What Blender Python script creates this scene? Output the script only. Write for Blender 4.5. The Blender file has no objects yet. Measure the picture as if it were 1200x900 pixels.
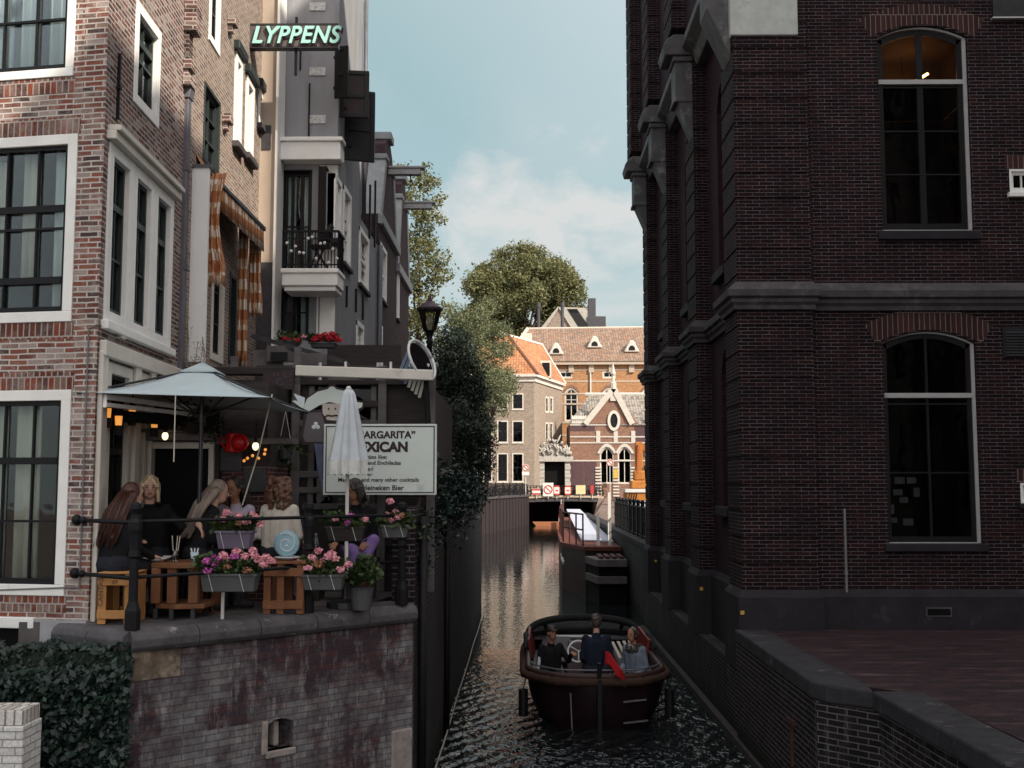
SKY_STR = .15; EXPOSURE = 0.68; SKY_HAZE = .78; SKY_VEIL = (1.58, 2.20, 2.05); SKY_SUNSIDE = (9.4, 8.7, 8.4); CLOUD_COL = (3.1, 3.1, 3.05); CLOUD_OFF = (3.1, 1.7, 0)
import bpy, bmesh, math, random
import numpy as np
from mathutils import Vector as V, Matrix
random.seed(11); RNG = np.random.default_rng(5)
SC = bpy.context.scene; COL = SC.collection
F = 1300.0; CAM = V((0, 0, 3.55))
PITCH = math.atan(118/F); YAW = math.atan(12/F)
RC = Matrix.Rotation(YAW, 3, 'Z') @ Matrix.Rotation(math.pi/2+PITCH, 3, 'X')
def ray(px, py): return RC @ V(((px-600)/F, -(py-450)/F, -1))
def W(px, py, Y):                       # photo pixel -> point at real distance Y
    d = ray(px, py); return CAM + d*(Y/d.y)
def G(px, py, z):                       # photo pixel -> point at real height z
    d = ray(px, py); return CAM + d*((z-CAM.z)/d.z)
def PL(px, py, P0, d):                  # photo pixel -> (u, z) on a vertical wall plane
    r = ray(px, py); n = V((-d[1], d[0], 0)); t = (V((P0[0], P0[1], 0))-CAM).dot(n)/r.dot(n)
    p = CAM + r*t
    return ((p.x-P0[0])*d[0]+(p.y-P0[1])*d[1], p.z)
def R(a): return math.radians(a)
UP = V((0, 0, 1))

# ---------------------------------------------------------------- mesh builder
class MB:
    def __init__(s): s.v = []; s.f = []; s.m = []
    def add(s, vs, fs, mi=0):
        o = len(s.v); s.v += [tuple(p) for p in vs]
        s.f += [tuple(i+o for i in f) for f in fs]; s.m += [mi]*len(fs); return s
    def face(s, pts, mi=0): return s.add(pts, [tuple(range(len(pts)))], mi)
    def obox(s, o, a, b, c, mi=0):
        o = V(o); a = V(a); b = V(b); c = V(c)
        return s.add([o, o+a, o+a+b, o+b, o+c, o+a+c, o+a+b+c, o+b+c],
                     [(0, 3, 2, 1), (4, 5, 6, 7), (0, 1, 5, 4), (1, 2, 6, 5), (2, 3, 7, 6), (3, 0, 4, 7)], mi)
    def box(s, x0, x1, y0, y1, z0, z1, mi=0):
        return s.obox((x0, y0, z0), (x1-x0, 0, 0), (0, y1-y0, 0), (0, 0, z1-z0), mi)
    def bar(s, p0, p1, w, h, mi=0, up=UP):   # rectangular bar between two points
        p0 = V(p0); p1 = V(p1); d = (p1-p0); x = d.cross(V(up))
        if x.length < 1e-5: x = d.cross(V((1, 0, 0)))
        x.normalize(); y = x.cross(d).normalized()
        return s.obox(p0-x*w/2-y*h/2, x*w, y*h, d, mi)
    def ring(s, c, ax, r, n):
        ax = V(ax).normalized(); x = ax.orthogonal().normalized(); y = ax.cross(x)
        return [V(c)+x*(r*math.cos(2*math.pi*k/n))+y*(r*math.sin(2*math.pi*k/n)) for k in range(n)]
    def cyl(s, p0, p1, r0, r1=None, n=10, mi=0):
        r1 = r0 if r1 is None else r1; d = V(p1)-V(p0)
        vs = s.ring(p0, d, r0, n)+s.ring(p1, d, r1, n)
        fs = [(k, (k+1) % n, n+(k+1) % n, n+k) for k in range(n)]+[tuple(range(n-1, -1, -1)), tuple(range(n, 2*n))]
        return s.add(vs, fs, mi)
    def tube(s, pts, r, n=6, mi=0):
        pts = [V(p) for p in pts]; rs = r if isinstance(r, (list, tuple)) else [r]*len(pts)
        vs = []; x = None
        for i, p in enumerate(pts):
            d = (pts[min(i+1, len(pts)-1)]-pts[max(i-1, 0)]).normalized()
            x = d.orthogonal().normalized() if x is None else (x-d*x.dot(d)).normalized()
            y = d.cross(x)
            vs += [p+x*(rs[i]*math.cos(2*math.pi*k/n))+y*(rs[i]*math.sin(2*math.pi*k/n)) for k in range(n)]
        fs = []
        for i in range(len(pts)-1):
            fs += [(i*n+k, i*n+(k+1) % n, (i+1)*n+(k+1) % n, (i+1)*n+k) for k in range(n)]
        m = (len(pts)-1)*n
        fs += [tuple(range(n-1, -1, -1)), tuple(range(m, m+n))]
        return s.add(vs, fs, mi)
    def lathe(s, c, prof, n=14, mi=0, sx=1, sy=1):
        c = V(c); vs = []
        for r, z in prof:
            vs += [c+V((r*sx*math.cos(2*math.pi*k/n), r*sy*math.sin(2*math.pi*k/n), z)) for k in range(n)]
        fs = []
        for i in range(len(prof)-1):
            fs += [(i*n+k, i*n+(k+1) % n, (i+1)*n+(k+1) % n, (i+1)*n+k) for k in range(n)]
        m = (len(prof)-1)*n
        fs += [tuple(range(n-1, -1, -1)), tuple(range(m, m+n))]
        return s.add(vs, fs, mi)
    def ell(s, c, r, n=12, m=8, mi=0, rot=None):
        rx, ry, rz = (r, r, r) if isinstance(r, (int, float)) else r
        vs = []; c = V(c)
        def P(x, y, z):
            p = V((x, y, z)); return c+(rot @ p if rot else p)
        vs.append(P(0, 0, -rz))
        for i in range(1, m):
            a = -math.pi/2+math.pi*i/m
            vs += [P(rx*math.cos(a)*math.cos(2*math.pi*k/n), ry*math.cos(a)*math.sin(2*math.pi*k/n), rz*math.sin(a)) for k in range(n)]
        vs.append(P(0, 0, rz)); fs = []
        for k in range(n): fs.append((0, 1+(k+1) % n, 1+k))
        for i in range(m-2):
            b = 1+i*n
            fs += [(b+k, b+(k+1) % n, b+n+(k+1) % n, b+n+k) for k in range(n)]
        b = 1+(m-2)*n; t = len(vs)-1
        for k in range(n): fs.append((b+k, b+(k+1) % n, t))
        return s.add(vs, fs, mi)
    def prism(s, poly, ext, mi=0):
        n = len(poly); ext = V(ext); p = [V(q) for q in poly]
        return s.add(p+[q+ext for q in p], [tuple(range(n-1, -1, -1)), tuple(range(n, 2*n))] +
                     [(k, (k+1) % n, n+(k+1) % n, n+k) for k in range(n)], mi)
    def build(s, name, mats, parent=None, smooth=False, bevel=0, fix=True, uv=True, xf=None, solid=0, local=False):
        me = bpy.data.meshes.new(name); o = bpy.data.objects.new(name, me); COL.objects.link(o)
        off = V((0, 0, 0)); q = None if local else parent
        while q is not None: off = off+q.location; q = q.parent
        vs = [xf @ V(p) for p in s.v] if xf else s.v
        me.from_pydata([(p[0]-off.x, p[1]-off.y, p[2]-off.z) for p in vs], [], s.f)
        mats = mats if isinstance(mats, (list, tuple)) else [mats]
        for m in mats: me.materials.append(m)
        me.polygons.foreach_set('material_index', s.m)
        if fix:
            bm = bmesh.new(); bm.from_mesh(me); bmesh.ops.recalc_face_normals(bm, faces=bm.faces); bm.to_mesh(me); bm.free()
        if smooth: me.polygons.foreach_set('use_smooth', [True]*len(me.polygons))
        if uv:
            L = me.uv_layers.new(name='UVMap'); data = L.data
            for p in me.polygons:
                n = p.normal
                if abs(n.z) > .75: t = V((1, 0, 0)); b = V((0, 1, 0))
                else:
                    t = V((-n.y, n.x, 0)).normalized(); b = UP
                    if abs(n.z) > .15: b = n.cross(t); b = b if b.z > 0 else -b
                for li in p.loop_indices:
                    c = V(me.vertices[me.loops[li].vertex_index].co)+off
                    data[li].uv = (c.dot(t), c.dot(b))
        o.parent = parent
        if bevel:
            bv = o.modifiers.new('bevel', 'BEVEL'); bv.width = bevel; bv.segments = 2; bv.limit_method = 'ANGLE'
        if solid:
            sd = o.modifiers.new('solid', 'SOLIDIFY'); sd.thickness = solid
        return o
def split_build(B, name, mats, parent=None, gap=.012, **kw):   # one object per separate piece
    n = len(B.v); par = list(range(n))
    def find(i):
        while par[i] != i: par[i] = par[par[i]]; i = par[i]
        return i
    for f in B.f:
        a = find(f[0])
        for j in f[1:]: par[find(j)] = a
    groups = {}
    for f, m in zip(B.f, B.m): groups.setdefault(find(f[0]), []).append((f, m))
    items = []
    for fs in groups.values():
        idx = {i for f, _ in fs for i in f}; P = [B.v[i] for i in idx]
        items.append([[min(p[k] for p in P)-gap for k in range(3)], [max(p[k] for p in P)+gap for k in range(3)], fs])
    merged = True
    while merged:
        merged = False; out = []
        for it in items:
            for o in out:
                if all(it[0][k] <= o[1][k] and o[0][k] <= it[1][k] for k in range(3)):
                    o[0] = [min(o[0][k], it[0][k]) for k in range(3)]; o[1] = [max(o[1][k], it[1][k]) for k in range(3)]; o[2] = o[2]+it[2]; merged = True; break
            else: out.append(it)
        items = out
    res = []
    for it in items:
        Q = MB()
        for f, m in it[2]: Q.add([B.v[i] for i in f], [tuple(range(len(f)))], m)
        # weld
        mp = {}; vv = []; ff = []
        for f in Q.f:
            g = []
            for i in f:
                k = tuple(round(c, 5) for c in Q.v[i])
                if k not in mp: mp[k] = len(vv); vv.append(Q.v[i])
                g.append(mp[k])
            ff.append(tuple(g))
        Q.v, Q.f = vv, ff; ok = [i for i, f in enumerate(ff) if len(set(f)) == len(f)]; Q.f = [ff[i] for i in ok]; Q.m = [Q.m[i] for i in ok]
        res.append(Q.build(name, mats, parent, **kw))
    return res
def tag(o, label=None, cat=None, group=None, kind=None):
    if label: o['label'] = label
    if cat: o['category'] = cat
    if group: o['group'] = group
    if kind: o['kind'] = kind
    return o
def thing(name, label, cat, loc=(0, 0, 0), group=None):
    o = bpy.data.objects.new(name, None); COL.objects.link(o); o.location = loc; o.empty_display_size = .1
    return tag(o, label, cat, group)
def copy_tree(o, parent=None):
    c = o.copy(); COL.objects.link(c); c.parent = parent
    for ch in list(o.children): copy_tree(ch, c)
    return c
def put(o, loc, rz=0, label=None, scale=None):
    o.location = loc; o.rotation_euler = (0, 0, rz)
    if label: o['label'] = label
    if scale: o.scale = (scale,)*3
    return o
def text(body, name, mat, parent, origin, right, up, size, extrude=.004, align='LEFT', shear=0, offset=0, sx=1.0, space=1.0):
    cu = bpy.data.curves.new(name, 'FONT'); cu.body = body; cu.size = size; cu.extrude = extrude; cu.align_x = align
    cu.shear = shear; cu.offset = offset; cu.materials.append(mat)
    o = bpy.data.objects.new(name, cu); COL.objects.link(o)
    r = V(right).normalized(); u = V(up).normalized(); n = r.cross(u)
    off = V((0, 0, 0)); q = parent
    while q is not None: off = off+q.location; q = q.parent
    m = Matrix((r, u, n)).transposed().to_4x4(); m.translation = V(origin)-off
    cu.space_character = space; bpy.context.view_layer.update()
    me = bpy.data.meshes.new_from_object(o.evaluated_get(bpy.context.evaluated_depsgraph_get())); bpy.data.objects.remove(o); bpy.data.curves.remove(cu)
    o = bpy.data.objects.new(name, me); COL.objects.link(o)
    o.matrix_basis = m @ Matrix.Diagonal((sx, 1, 1, 1)); o.parent = parent
    return o

# ---------------------------------------------------------------- materials
class NT:
    def __init__(s, name):
        s.m = bpy.data.materials.new(name); s.m.use_nodes = True; s.t = s.m.node_tree
        s.b = s.t.nodes['Principled BSDF']; s.out = s.t.nodes['Material Output']
    def n(s, typ, **kw):
        x = s.t.nodes.new(typ)
        for k, v in kw.items(): setattr(x, k, v)
        return x
    def l(s, a, b): s.t.links.new(a, b)
    def math(s, op, a, b=None):
        x = s.n('ShaderNodeMath', operation=op)
        for i, q in enumerate((a, b)):
            if q is None: continue
            if isinstance(q, (int, float)): x.inputs[i].default_value = q
            else: s.l(q, x.inputs[i])
        return x.outputs[0]
    def mix(s, f, a, b, bt='MIX'):
        x = s.n('ShaderNodeMix', data_type='RGBA', blend_type=bt)
        for sock, q in ((x.inputs[0], f), (x.inputs[6], a), (x.inputs[7], b)):
            if isinstance(q, (int, float)): sock.default_value = q
            elif isinstance(q, tuple): sock.default_value = (*q, 1)
            else: s.l(q, sock)
        return x.outputs[2]
    def noise(s, vec, scale, detail=4, rough=.6, dist=0):
        x = s.n('ShaderNodeTexNoise'); x.inputs['Scale'].default_value = scale; x.inputs['Detail'].default_value = detail
        x.inputs['Roughness'].default_value = rough; x.inputs['Distortion'].default_value = dist; s.l(vec, x.inputs['Vector']); return x.outputs['Fac']
    def ramp(s, f, stops, interp='LINEAR'):
        x = s.n('ShaderNodeValToRGB'); cr = x.color_ramp; cr.interpolation = interp
        while len(cr.elements) < len(stops): cr.elements.new(.5)
        for e, (p, c) in zip(cr.elements, stops):
            e.position = p; e.color = (*c, 1) if isinstance(c, tuple) else (c, c, c, 1)
        s.l(f, x.inputs[0]); return x.outputs[0]
    def obj(s): return s.n('ShaderNodeTexCoord').outputs['Object']
    def uv(s): return s.n('ShaderNodeTexCoord').outputs['UV']
    def scale(s, vec, sc):
        x = s.n('ShaderNodeMapping'); x.inputs['Scale'].default_value = sc; s.l(vec, x.inputs['Vector']); return x.outputs[0]
    def bump(s, h, strength, dist=.01):
        x = s.n('ShaderNodeBump'); x.inputs['Strength'].default_value = strength; x.inputs['Distance'].default_value = dist
        s.l(h, x.inputs['Height']); s.l(x.outputs[0], s.b.inputs['Normal'])
def cl(c, k): return tuple(min(1, max(0, x*k)) for x in c)
def mat(name, col, rough=.6, metal=0, var=.2, scale=6, bump=.15, bscale=40, spec=.18, island=0, stretch=(1, 1, 1), stain=None, sub=0):
    t = NT(name); b = t.b; v = t.scale(t.obj(), stretch)
    n1 = t.noise(v, scale, 6, .65)
    c = t.ramp(n1, [(.25, cl(col, 1-var)), (.5, col), (.75, cl(col, 1+var))])
    if stain:
        sc, ss, lo, hi = stain
        c = t.mix(t.ramp(t.noise(v, ss, 6, .7), [(lo, 0.), (hi, 1.)]), c, sc)
    if island:
        g = t.n('ShaderNodeNewGeometry').outputs['Random Per Island']
        c = t.mix(1., c, t.ramp(g, [(0, 1-island), (1, min(1, 1.0))]), 'MULTIPLY')
    t.l(c, b.inputs['Base Color']); b.inputs['Roughness'].default_value = rough; b.inputs['Metallic'].default_value = metal
    b.inputs['Specular IOR Level'].default_value = spec
    if sub: b.inputs['Subsurface Weight'].default_value = sub; b.inputs['Subsurface Radius'].default_value = (.02, .01, .006)
    if bump: t.bump(t.noise(v, bscale, 5, .6), bump, .01)
    return t.m
def brick(name, cols, mortar, w=.2, h=.055, ms=.006, patches=(), bump=.5, rough=.85, wob=.006, mvar=.35, tide=None, lines=0):
    t = NT(name); uv = t.uv()
    # slight waviness of hand-laid courses
    nz = t.n('ShaderNodeTexNoise'); nz.inputs['Scale'].default_value = 5; nz.inputs['Detail'].default_value = 3; t.l(uv, nz.inputs['Vector'])
    off = t.n('ShaderNodeVectorMath', operation='MULTIPLY_ADD'); t.l(nz.outputs['Color'], off.inputs[0])
    off.inputs[1].default_value = (wob*2, wob*2, 0); t.l(uv, off.inputs[2]); p = off.outputs[0]
    bt = t.n('ShaderNodeTexBrick'); t.l(p, bt.inputs['Vector']); bt.offset = .5
    for k, q in (('Scale', 1), ('Mortar Size', ms), ('Mortar Smooth', .25), ('Brick Width', w), ('Row Height', h)): bt.inputs[k].default_value = q
    sx = t.n('ShaderNodeSeparateXYZ'); t.l(p, sx.inputs[0])
    row = t.math('FLOOR', t.math('DIVIDE', sx.outputs[1], h))
    par = t.math('FLOORED_MODULO', row, 2.)
    u = t.math('ADD', sx.outputs[0], t.math('MULTIPLY', t.math('SUBTRACT', 1., par), w/2))
    cx = t.n('ShaderNodeCombineXYZ'); t.l(t.math('FLOOR', t.math('DIVIDE', u, w)), cx.inputs[0]); t.l(row, cx.inputs[1])
    wn = t.n('ShaderNodeTexWhiteNoise', noise_dimensions='2D'); t.l(cx.outputs[0], wn.inputs['Vector'])
    c = t.ramp(wn.outputs['Value'], [(i/len(cols), q) for i, q in enumerate(cols)], 'CONSTANT')
    g = t.noise(uv, 38, 5, .7)
    c = t.mix(1., c, t.ramp(g, [(.25, .62), (.75, 1.25 if True else 1)]), 'MULTIPLY')
    mo = t.mix(1., mortar, t.ramp(t.noise(uv, 2.2, 5, .7), [(.3, 1-mvar), (.7, 1.)]), 'MULTIPLY')
    f = bt.outputs['Fac']
    if wob > .004:   # worn, ragged mortar edges
        f = t.math('MINIMUM', t.math('ADD', f, t.ramp(t.noise(uv, 60, 4, .7), [(.62, 0.), (.78, .75)])), 1.)
    c = t.mix(f, c, mo)
    for (pc, ps, lo, hi, amt, st) in patches:
        k = t.ramp(t.noise(t.scale(uv, st), ps, 8, .72), [(lo, 0.), (hi, amt)])
        if lines: k = t.math('MULTIPLY', k, t.ramp(wn.outputs['Value'], [(0, .55), (1, 1.)]))   # each brick takes the bloom differently
        c = t.mix(k, c, pc)
    if lines: c = t.mix(t.math('MULTIPLY', f, lines), c, cl(mortar, .45))
    if tide:   # slimy dark band left by the water
        z = t.math('ADD', sx.outputs[1], t.math('MULTIPLY', t.noise(uv, 3, 5), .5)); c = t.mix(t.ramp(z, [(tide, .85), (tide+.22, 0.)]), c, (.010, .014, .009))
    t.l(c, t.b.inputs['Base Color']); t.b.inputs['Roughness'].default_value = rough; t.b.inputs['Specular IOR Level'].default_value = .12
    hgt = t.math('ADD', t.math('MULTIPLY', f, -1.), t.math('MULTIPLY', g, .5)); t.bump(hgt, bump, .012)
    return t.m
def plain_emit(name, col, s):
    t = NT(name); t.b.inputs['Base Color'].default_value = (*col, 1); t.b.inputs['Emission Color'].default_value = (*col, 1)
    t.b.inputs['Emission Strength'].default_value = s; return t.m
def glass(name, tint=(.9, .95, .95), refl=.16, rough=.02):
    t = NT(name); t.t.nodes.remove(t.b)
    tr = t.n('ShaderNodeBsdfTransparent'); tr.inputs[0].default_value = (*tint, 1)
    gl = t.n('ShaderNodeBsdfGlossy'); gl.inputs['Roughness'].default_value = rough; gl.inputs[0].default_value = (.95, .97, 1, 1)
    bp = t.n('ShaderNodeBump'); bp.inputs['Strength'].default_value = .06; bp.inputs['Distance'].default_value = .05
    t.l(t.noise(t.obj(), 2.5, 2), bp.inputs['Height']); t.l(bp.outputs[0], gl.inputs['Normal'])
    fr = t.n('ShaderNodeFresnel'); fr.inputs[0].default_value = 1.5
    m = t.n('ShaderNodeMixShader'); t.l(t.math('MINIMUM', t.math('ADD', fr.outputs[0], refl), 1.), m.inputs[0])
    t.l(tr.outputs[0], m.inputs[1]); t.l(gl.outputs[0], m.inputs[2]); t.l(m.outputs[0], t.out.inputs[0]); return t.m
def leafmat(name, cols, rough=.5, trans=.25):
    t = NT(name); g = t.n('ShaderNodeNewGeometry').outputs['Random Per Island']
    c = t.ramp(g, [(i/(len(cols)-1), q) for i, q in enumerate(cols)])
    t.l(c, t.b.inputs['Base Color']); t.b.inputs['Roughness'].default_value = rough; t.b.inputs['Specular IOR Level'].default_value = .3
    tl = t.n('ShaderNodeBsdfTranslucent'); t.l(c, tl.inputs[0]); m = t.n('ShaderNodeMixShader'); m.inputs[0].default_value = trans
    t.l(t.b.outputs[0], m.inputs[1]); t.l(tl.outputs[0], m.inputs[2]); t.l(m.outputs[0], t.out.inputs[0]); return t.m
# ---------------------------------------------------------------- material set
BR_OLD = brick('old_red_brick', [(.215, .078, .058), (.16, .064, .05), (.25, .10, .07), (.13, .078, .066), (.23, .155, .13), (.075, .052, .05), (.225, .083, .06), (.33, .265, .24), (.19, .085, .067)],
               (.58, .53, .49), .19, .052, .0085, [((.52, .46, .43), 3.2, .48, .70, .62, (1, 1.6, 1)), ((.07, .05, .05), 1.6, .60, .8, .5, (1, .5, 1))], bump=.7, wob=.008)
BR_SIDE = brick('weathered_side_brick', [(.14, .07, .06), (.17, .09, .078), (.10, .062, .058), (.20, .14, .125), (.07, .05, .05), (.15, .075, .066), (.28, .23, .21)],
                (.46, .41, .38), .19, .052, .0085, [((.30, .25, .22), 3.0, .5, .75, .45, (1, 1.6, 1))], bump=.7, wob=.008)
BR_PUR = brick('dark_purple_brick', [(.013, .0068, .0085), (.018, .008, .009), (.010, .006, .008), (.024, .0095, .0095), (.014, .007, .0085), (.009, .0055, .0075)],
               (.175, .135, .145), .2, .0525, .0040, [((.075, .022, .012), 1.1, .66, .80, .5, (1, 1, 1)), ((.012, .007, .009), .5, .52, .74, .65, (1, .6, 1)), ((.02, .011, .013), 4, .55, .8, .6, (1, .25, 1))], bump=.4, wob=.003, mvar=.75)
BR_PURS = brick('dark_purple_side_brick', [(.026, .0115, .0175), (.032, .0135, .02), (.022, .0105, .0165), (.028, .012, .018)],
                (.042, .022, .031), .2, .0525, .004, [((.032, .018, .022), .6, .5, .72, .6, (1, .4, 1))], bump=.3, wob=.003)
BR_QUAY = brick('limestained_quay_brick', [(.056, .036, .044), (.065, .039, .044), (.048, .034, .042), (.078, .038, .042), (.052, .037, .046)],
                (.085, .06, .07), .24, .062, .006, [((.30, .305, .305), 1.7, .44, .66, .78, (1, .75, 1)), ((.44, .44, .43), 5, .52, .72, .75, (1.8, .4, 1)), ((.045, .026, .03), 1.3, .56, .74, .7, (2, .35, 1))], bump=.8, wob=.006, lines=.5)
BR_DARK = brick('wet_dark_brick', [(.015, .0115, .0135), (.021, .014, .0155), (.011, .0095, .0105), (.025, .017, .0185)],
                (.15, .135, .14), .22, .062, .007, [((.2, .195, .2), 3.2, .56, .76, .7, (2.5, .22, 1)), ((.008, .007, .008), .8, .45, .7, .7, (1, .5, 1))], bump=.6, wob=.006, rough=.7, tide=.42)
BR_HOUSE = brick('dark_house_brick', [(.045, .024, .028), (.058, .03, .034), (.038, .021, .027)], (.075, .06, .062), .2, .055, .005, bump=.3, wob=.003)
BR_ORANGE = brick('orange_brick', [(.34, .17, .08), (.37, .185, .09), (.30, .145, .07), (.40, .215, .11)], (.48, .32, .2), .22, .07, .006, bump=.2, wob=.002)
BR_TAN = brick('tan_house_brick', [(.25, .20, .16), (.29, .235, .19), (.215, .17, .14)], (.32, .28, .24), .22, .065, .006, bump=.2, wob=.002)
BR_CHURCH = brick('brown_gate_brick', [(.20, .105, .07), (.25, .13, .085), (.17, .085, .06)], (.3, .24, .2), .22, .065, .006, bump=.2, wob=.002)
BR_CHURCHD = brick('plum_gate_brick', [(.075, .042, .048), (.09, .05, .055)], (.12, .1, .1), .22, .065, .006, bump=.2, wob=.002)
BR_WHITE = brick('whitewashed_brick', [(.66, .65, .62), (.72, .71, .68), (.6, .58, .55)], (.42, .41, .40), .2, .062, .006, [((.28, .17, .13), 5, .64, .76, .7, (1, 1, 1))], bump=.9, wob=.008)
BR_PAVE = brick('red_brick_paving', [(.030, .018, .022), (.038, .021, .024), (.026, .017, .021), (.044, .023, .025)], (.03, .022, .026), .2, .07, .006,
                [((.135, .095, .095), 2.2, .54, .70, .7, (.45, 2.4, 1)), ((.018, .011, .013), .8, .55, .75, .6, (1, 1, 1))], bump=.5)
BR_STREET = brick('clinker_street', [(.16, .12, .10), (.19, .14, .12), (.14, .11, .095)], (.1, .08, .07), .2, .1, .008, bump=.3)
STONE = mat('grey_plinth_stone', (.022, .0195, .023), .8, var=.3, scale=3, bump=.3, stain=((.085, .078, .08), 1.6, .60, .8))
STONE_L = mat('grey_ledge_stone', (.060, .055, .060), .8, var=.35, scale=4, bump=.35, stain=((.14, .132, .135), 2, .55, .78))
STONE_P = mat('pale_stone', (.46, .43, .39), .75, var=.15, scale=5, bump=.2)
CORB = mat('weathered_corbel_stone', (.085, .082, .084), .7, var=.3, scale=4, bump=.3, stain=((.27, .27, .26), 2.2, .55, .75))
BLOCK = mat('light_grey_stone_block', (.44, .46, .44), .8, var=.16, scale=5, bump=.2, stain=((.22, .22, .21), 3, .58, .8))
COPE = mat('bluestone_coping', (.085, .08, .086), .75, var=.45, scale=5, bump=.5, stain=((.36, .35, .34), 6, .60, .76))
COPE_D = mat('mossy_granite_coping', (.030, .028, .032), .8, var=.4, scale=5, bump=.5, stain=((.20, .17, .165), 2.2, .60, .76))
RUBBLE = mat('sandstone_block', (.27, .235, .215), .85, var=.35, scale=9, bump=.6, bscale=18)
WHITE = mat('white_window_paint', (.79, .785, .76), .5, var=.08, scale=4, bump=.05, stain=((.56, .54, .50), 5, .62, .8))
OFFW = mat('cream_paint', (.60, .57, .51), .55, var=.1, scale=3, bump=.05, stain=((.36, .33, .29), 4, .6, .8))
BLACK = mat('black_sash_paint', (.010, .010, .012), .4, var=.2, bump=.05)
BLACKG = mat('dark_green_sash_paint', (.028, .036, .036), .4, var=.2, bump=.05)
IRON = mat('black_cast_iron', (.009, .0088, .011), .5, 0, var=.3, scale=12, bump=.2, bscale=70)
IRON_R = mat('rusty_iron', (.065, .03, .026), .7, .1, var=.4, scale=9, bump=.2)
GREYP = mat('grey_render', (.27, .275, .295), .85, var=.14, scale=2.2, bump=.2, bscale=22, stretch=(1.6, 1.6, .35), stain=((.175, .175, .19), 1.6, .5, .78))
GREYP2 = mat('dark_grey_render', (.20, .20, .22), .85, var=.12, scale=1.3, bump=.12, bscale=25)
BEIGE = mat('beige_render', (.42, .345, .28), .85, var=.08, scale=2, bump=.1)
LEAD = mat('grey_lead_pipe', (.135, .13, .15), .5, .3, var=.2, bump=.1)
BOARD = mat('white_painted_board', (.82, .83, .82), .6, var=.05, scale=3, bump=.04, stain=((.5, .5, .47), 2, .62, .85))
TIMB = mat('dark_timber', (.04, .033, .033), .75, var=.4, scale=5, bump=.3, stretch=(1, 1, 6))
TIMB2 = mat('grey_weathered_timber', (.12, .11, .11), .8, var=.4, scale=4, bump=.3)
CRATE = mat('orange_pine_crate', (.42, .205, .075), .6, var=.25, scale=6, bump=.15, stretch=(1, 1, .3))
WOODT = mat('reddish_table_wood', (.17, .075, .036), .6, var=.35, scale=6, bump=.15, stretch=(1, 1, .3))
PALLET = mat('brown_pallet_wood', (.20, .085, .042), .7, var=.35, scale=6, bump=.2)
TILE_O = mat('orange_roof_tile', (.48, .175, .055), .7, var=.2, scale=3, bump=.1)
SLATE = mat('dark_slate', (.06, .06, .067), .6, var=.3, scale=6, bump=.2)
GREYROOF = mat('grey_roof', (.33, .31, .28), .7, var=.2, scale=2, bump=.1)
def tiles(name, cols, w=.24, h=.3):
    t = NT(name); uv = t.uv(); bt = t.n('ShaderNodeTexBrick'); bt.offset = 0; t.l(uv, bt.inputs['Vector'])
    for k, q in (('Scale', 1), ('Mortar Size', .022), ('Mortar Smooth', .6), ('Brick Width', w), ('Row Height', h)): bt.inputs[k].default_value = q
    sx = t.n('ShaderNodeSeparateXYZ'); t.l(uv, sx.inputs[0]); cx = t.n('ShaderNodeCombineXYZ')
    t.l(t.math('FLOOR', t.math('DIVIDE', sx.outputs[0], w)), cx.inputs[0]); t.l(t.math('FLOOR', t.math('DIVIDE', sx.outputs[1], h)), cx.inputs[1])
    wn = t.n('ShaderNodeTexWhiteNoise', noise_dimensions='2D'); t.l(cx.outputs[0], wn.inputs['Vector'])
    c = t.ramp(wn.outputs['Value'], [(i/len(cols), q) for i, q in enumerate(cols)], 'CONSTANT')
    c = t.mix(bt.outputs['Fac'], c, cl(cols[0], .35)); c = t.mix(t.ramp(t.noise(uv, .7, 4), [(.45, 0.), (.75, .4)]), c, (.16, .13, .11))
    t.l(c, t.b.inputs['Base Color']); t.b.inputs['Roughness'].default_value = .75
    t.bump(t.math('MULTIPLY', bt.outputs['Fac'], -1.), .8, .04); return t.m
TILE_B = tiles('brown_pantiles', [(.21, .13, .09), (.26, .16, .105), (.16, .11, .085), (.27, .19, .14), (.23, .125, .08)], .27, .33)
TILE_R = tiles('orange_pantiles', [(.38, .155, .062), (.43, .19, .08), (.30, .12, .052)], .27, .33)
TILE_G = tiles('grey_pantiles', [(.19, .17, .15), (.25, .225, .195), (.14, .125, .115), (.28, .25, .21)], .27, .33)
GLASS = glass('window_glass', refl=-.015)
GLASS_D = glass('dim_window_glass', (.5, .5, .5), refl=-.025)
GLASS_C = glass('clear_glass', (.93, .96, .95), refl=.03)
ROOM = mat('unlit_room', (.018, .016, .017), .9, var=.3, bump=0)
ROOM_W = mat('room_plaster', (.13, .105, .095), .9, var=.1, bump=0)
CURT = mat('white_net_curtain', (.60, .63, .61), .9, var=.15, scale=3, bump=.2, stretch=(1, 1, .1))
CURT_C = mat('cream_curtain', (.50, .46, .39), .9, var=.1, scale=3, bump=.2, stretch=(1, 1, .1))
MUTED = mat('muted_lining_fabric', (.30, .26, .24), .9, var=.1, bump=.1)  # muted brown-grey fabric tone
def checks(name):
    t = NT(name); uv = t.uv(); sx = t.n('ShaderNodeSeparateXYZ'); t.l(uv, sx.inputs[0])
    a = t.math('LESS_THAN', t.math('FRACT', t.math('MULTIPLY', sx.outputs[0], 3.4)), .5)
    b = t.math('LESS_THAN', t.math('FRACT', t.math('MULTIPLY', sx.outputs[1], 3.4)), .5)
    c = t.ramp(t.math('MULTIPLY', t.math('ADD', a, b), .5), [(0, (.62, .56, .48)), (.5, (.40, .19, .085)), (1, (.30, .095, .03))])
    t.l(c, t.b.inputs['Base Color']); t.b.inputs['Roughness'].default_value = .9; return t.m
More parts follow.
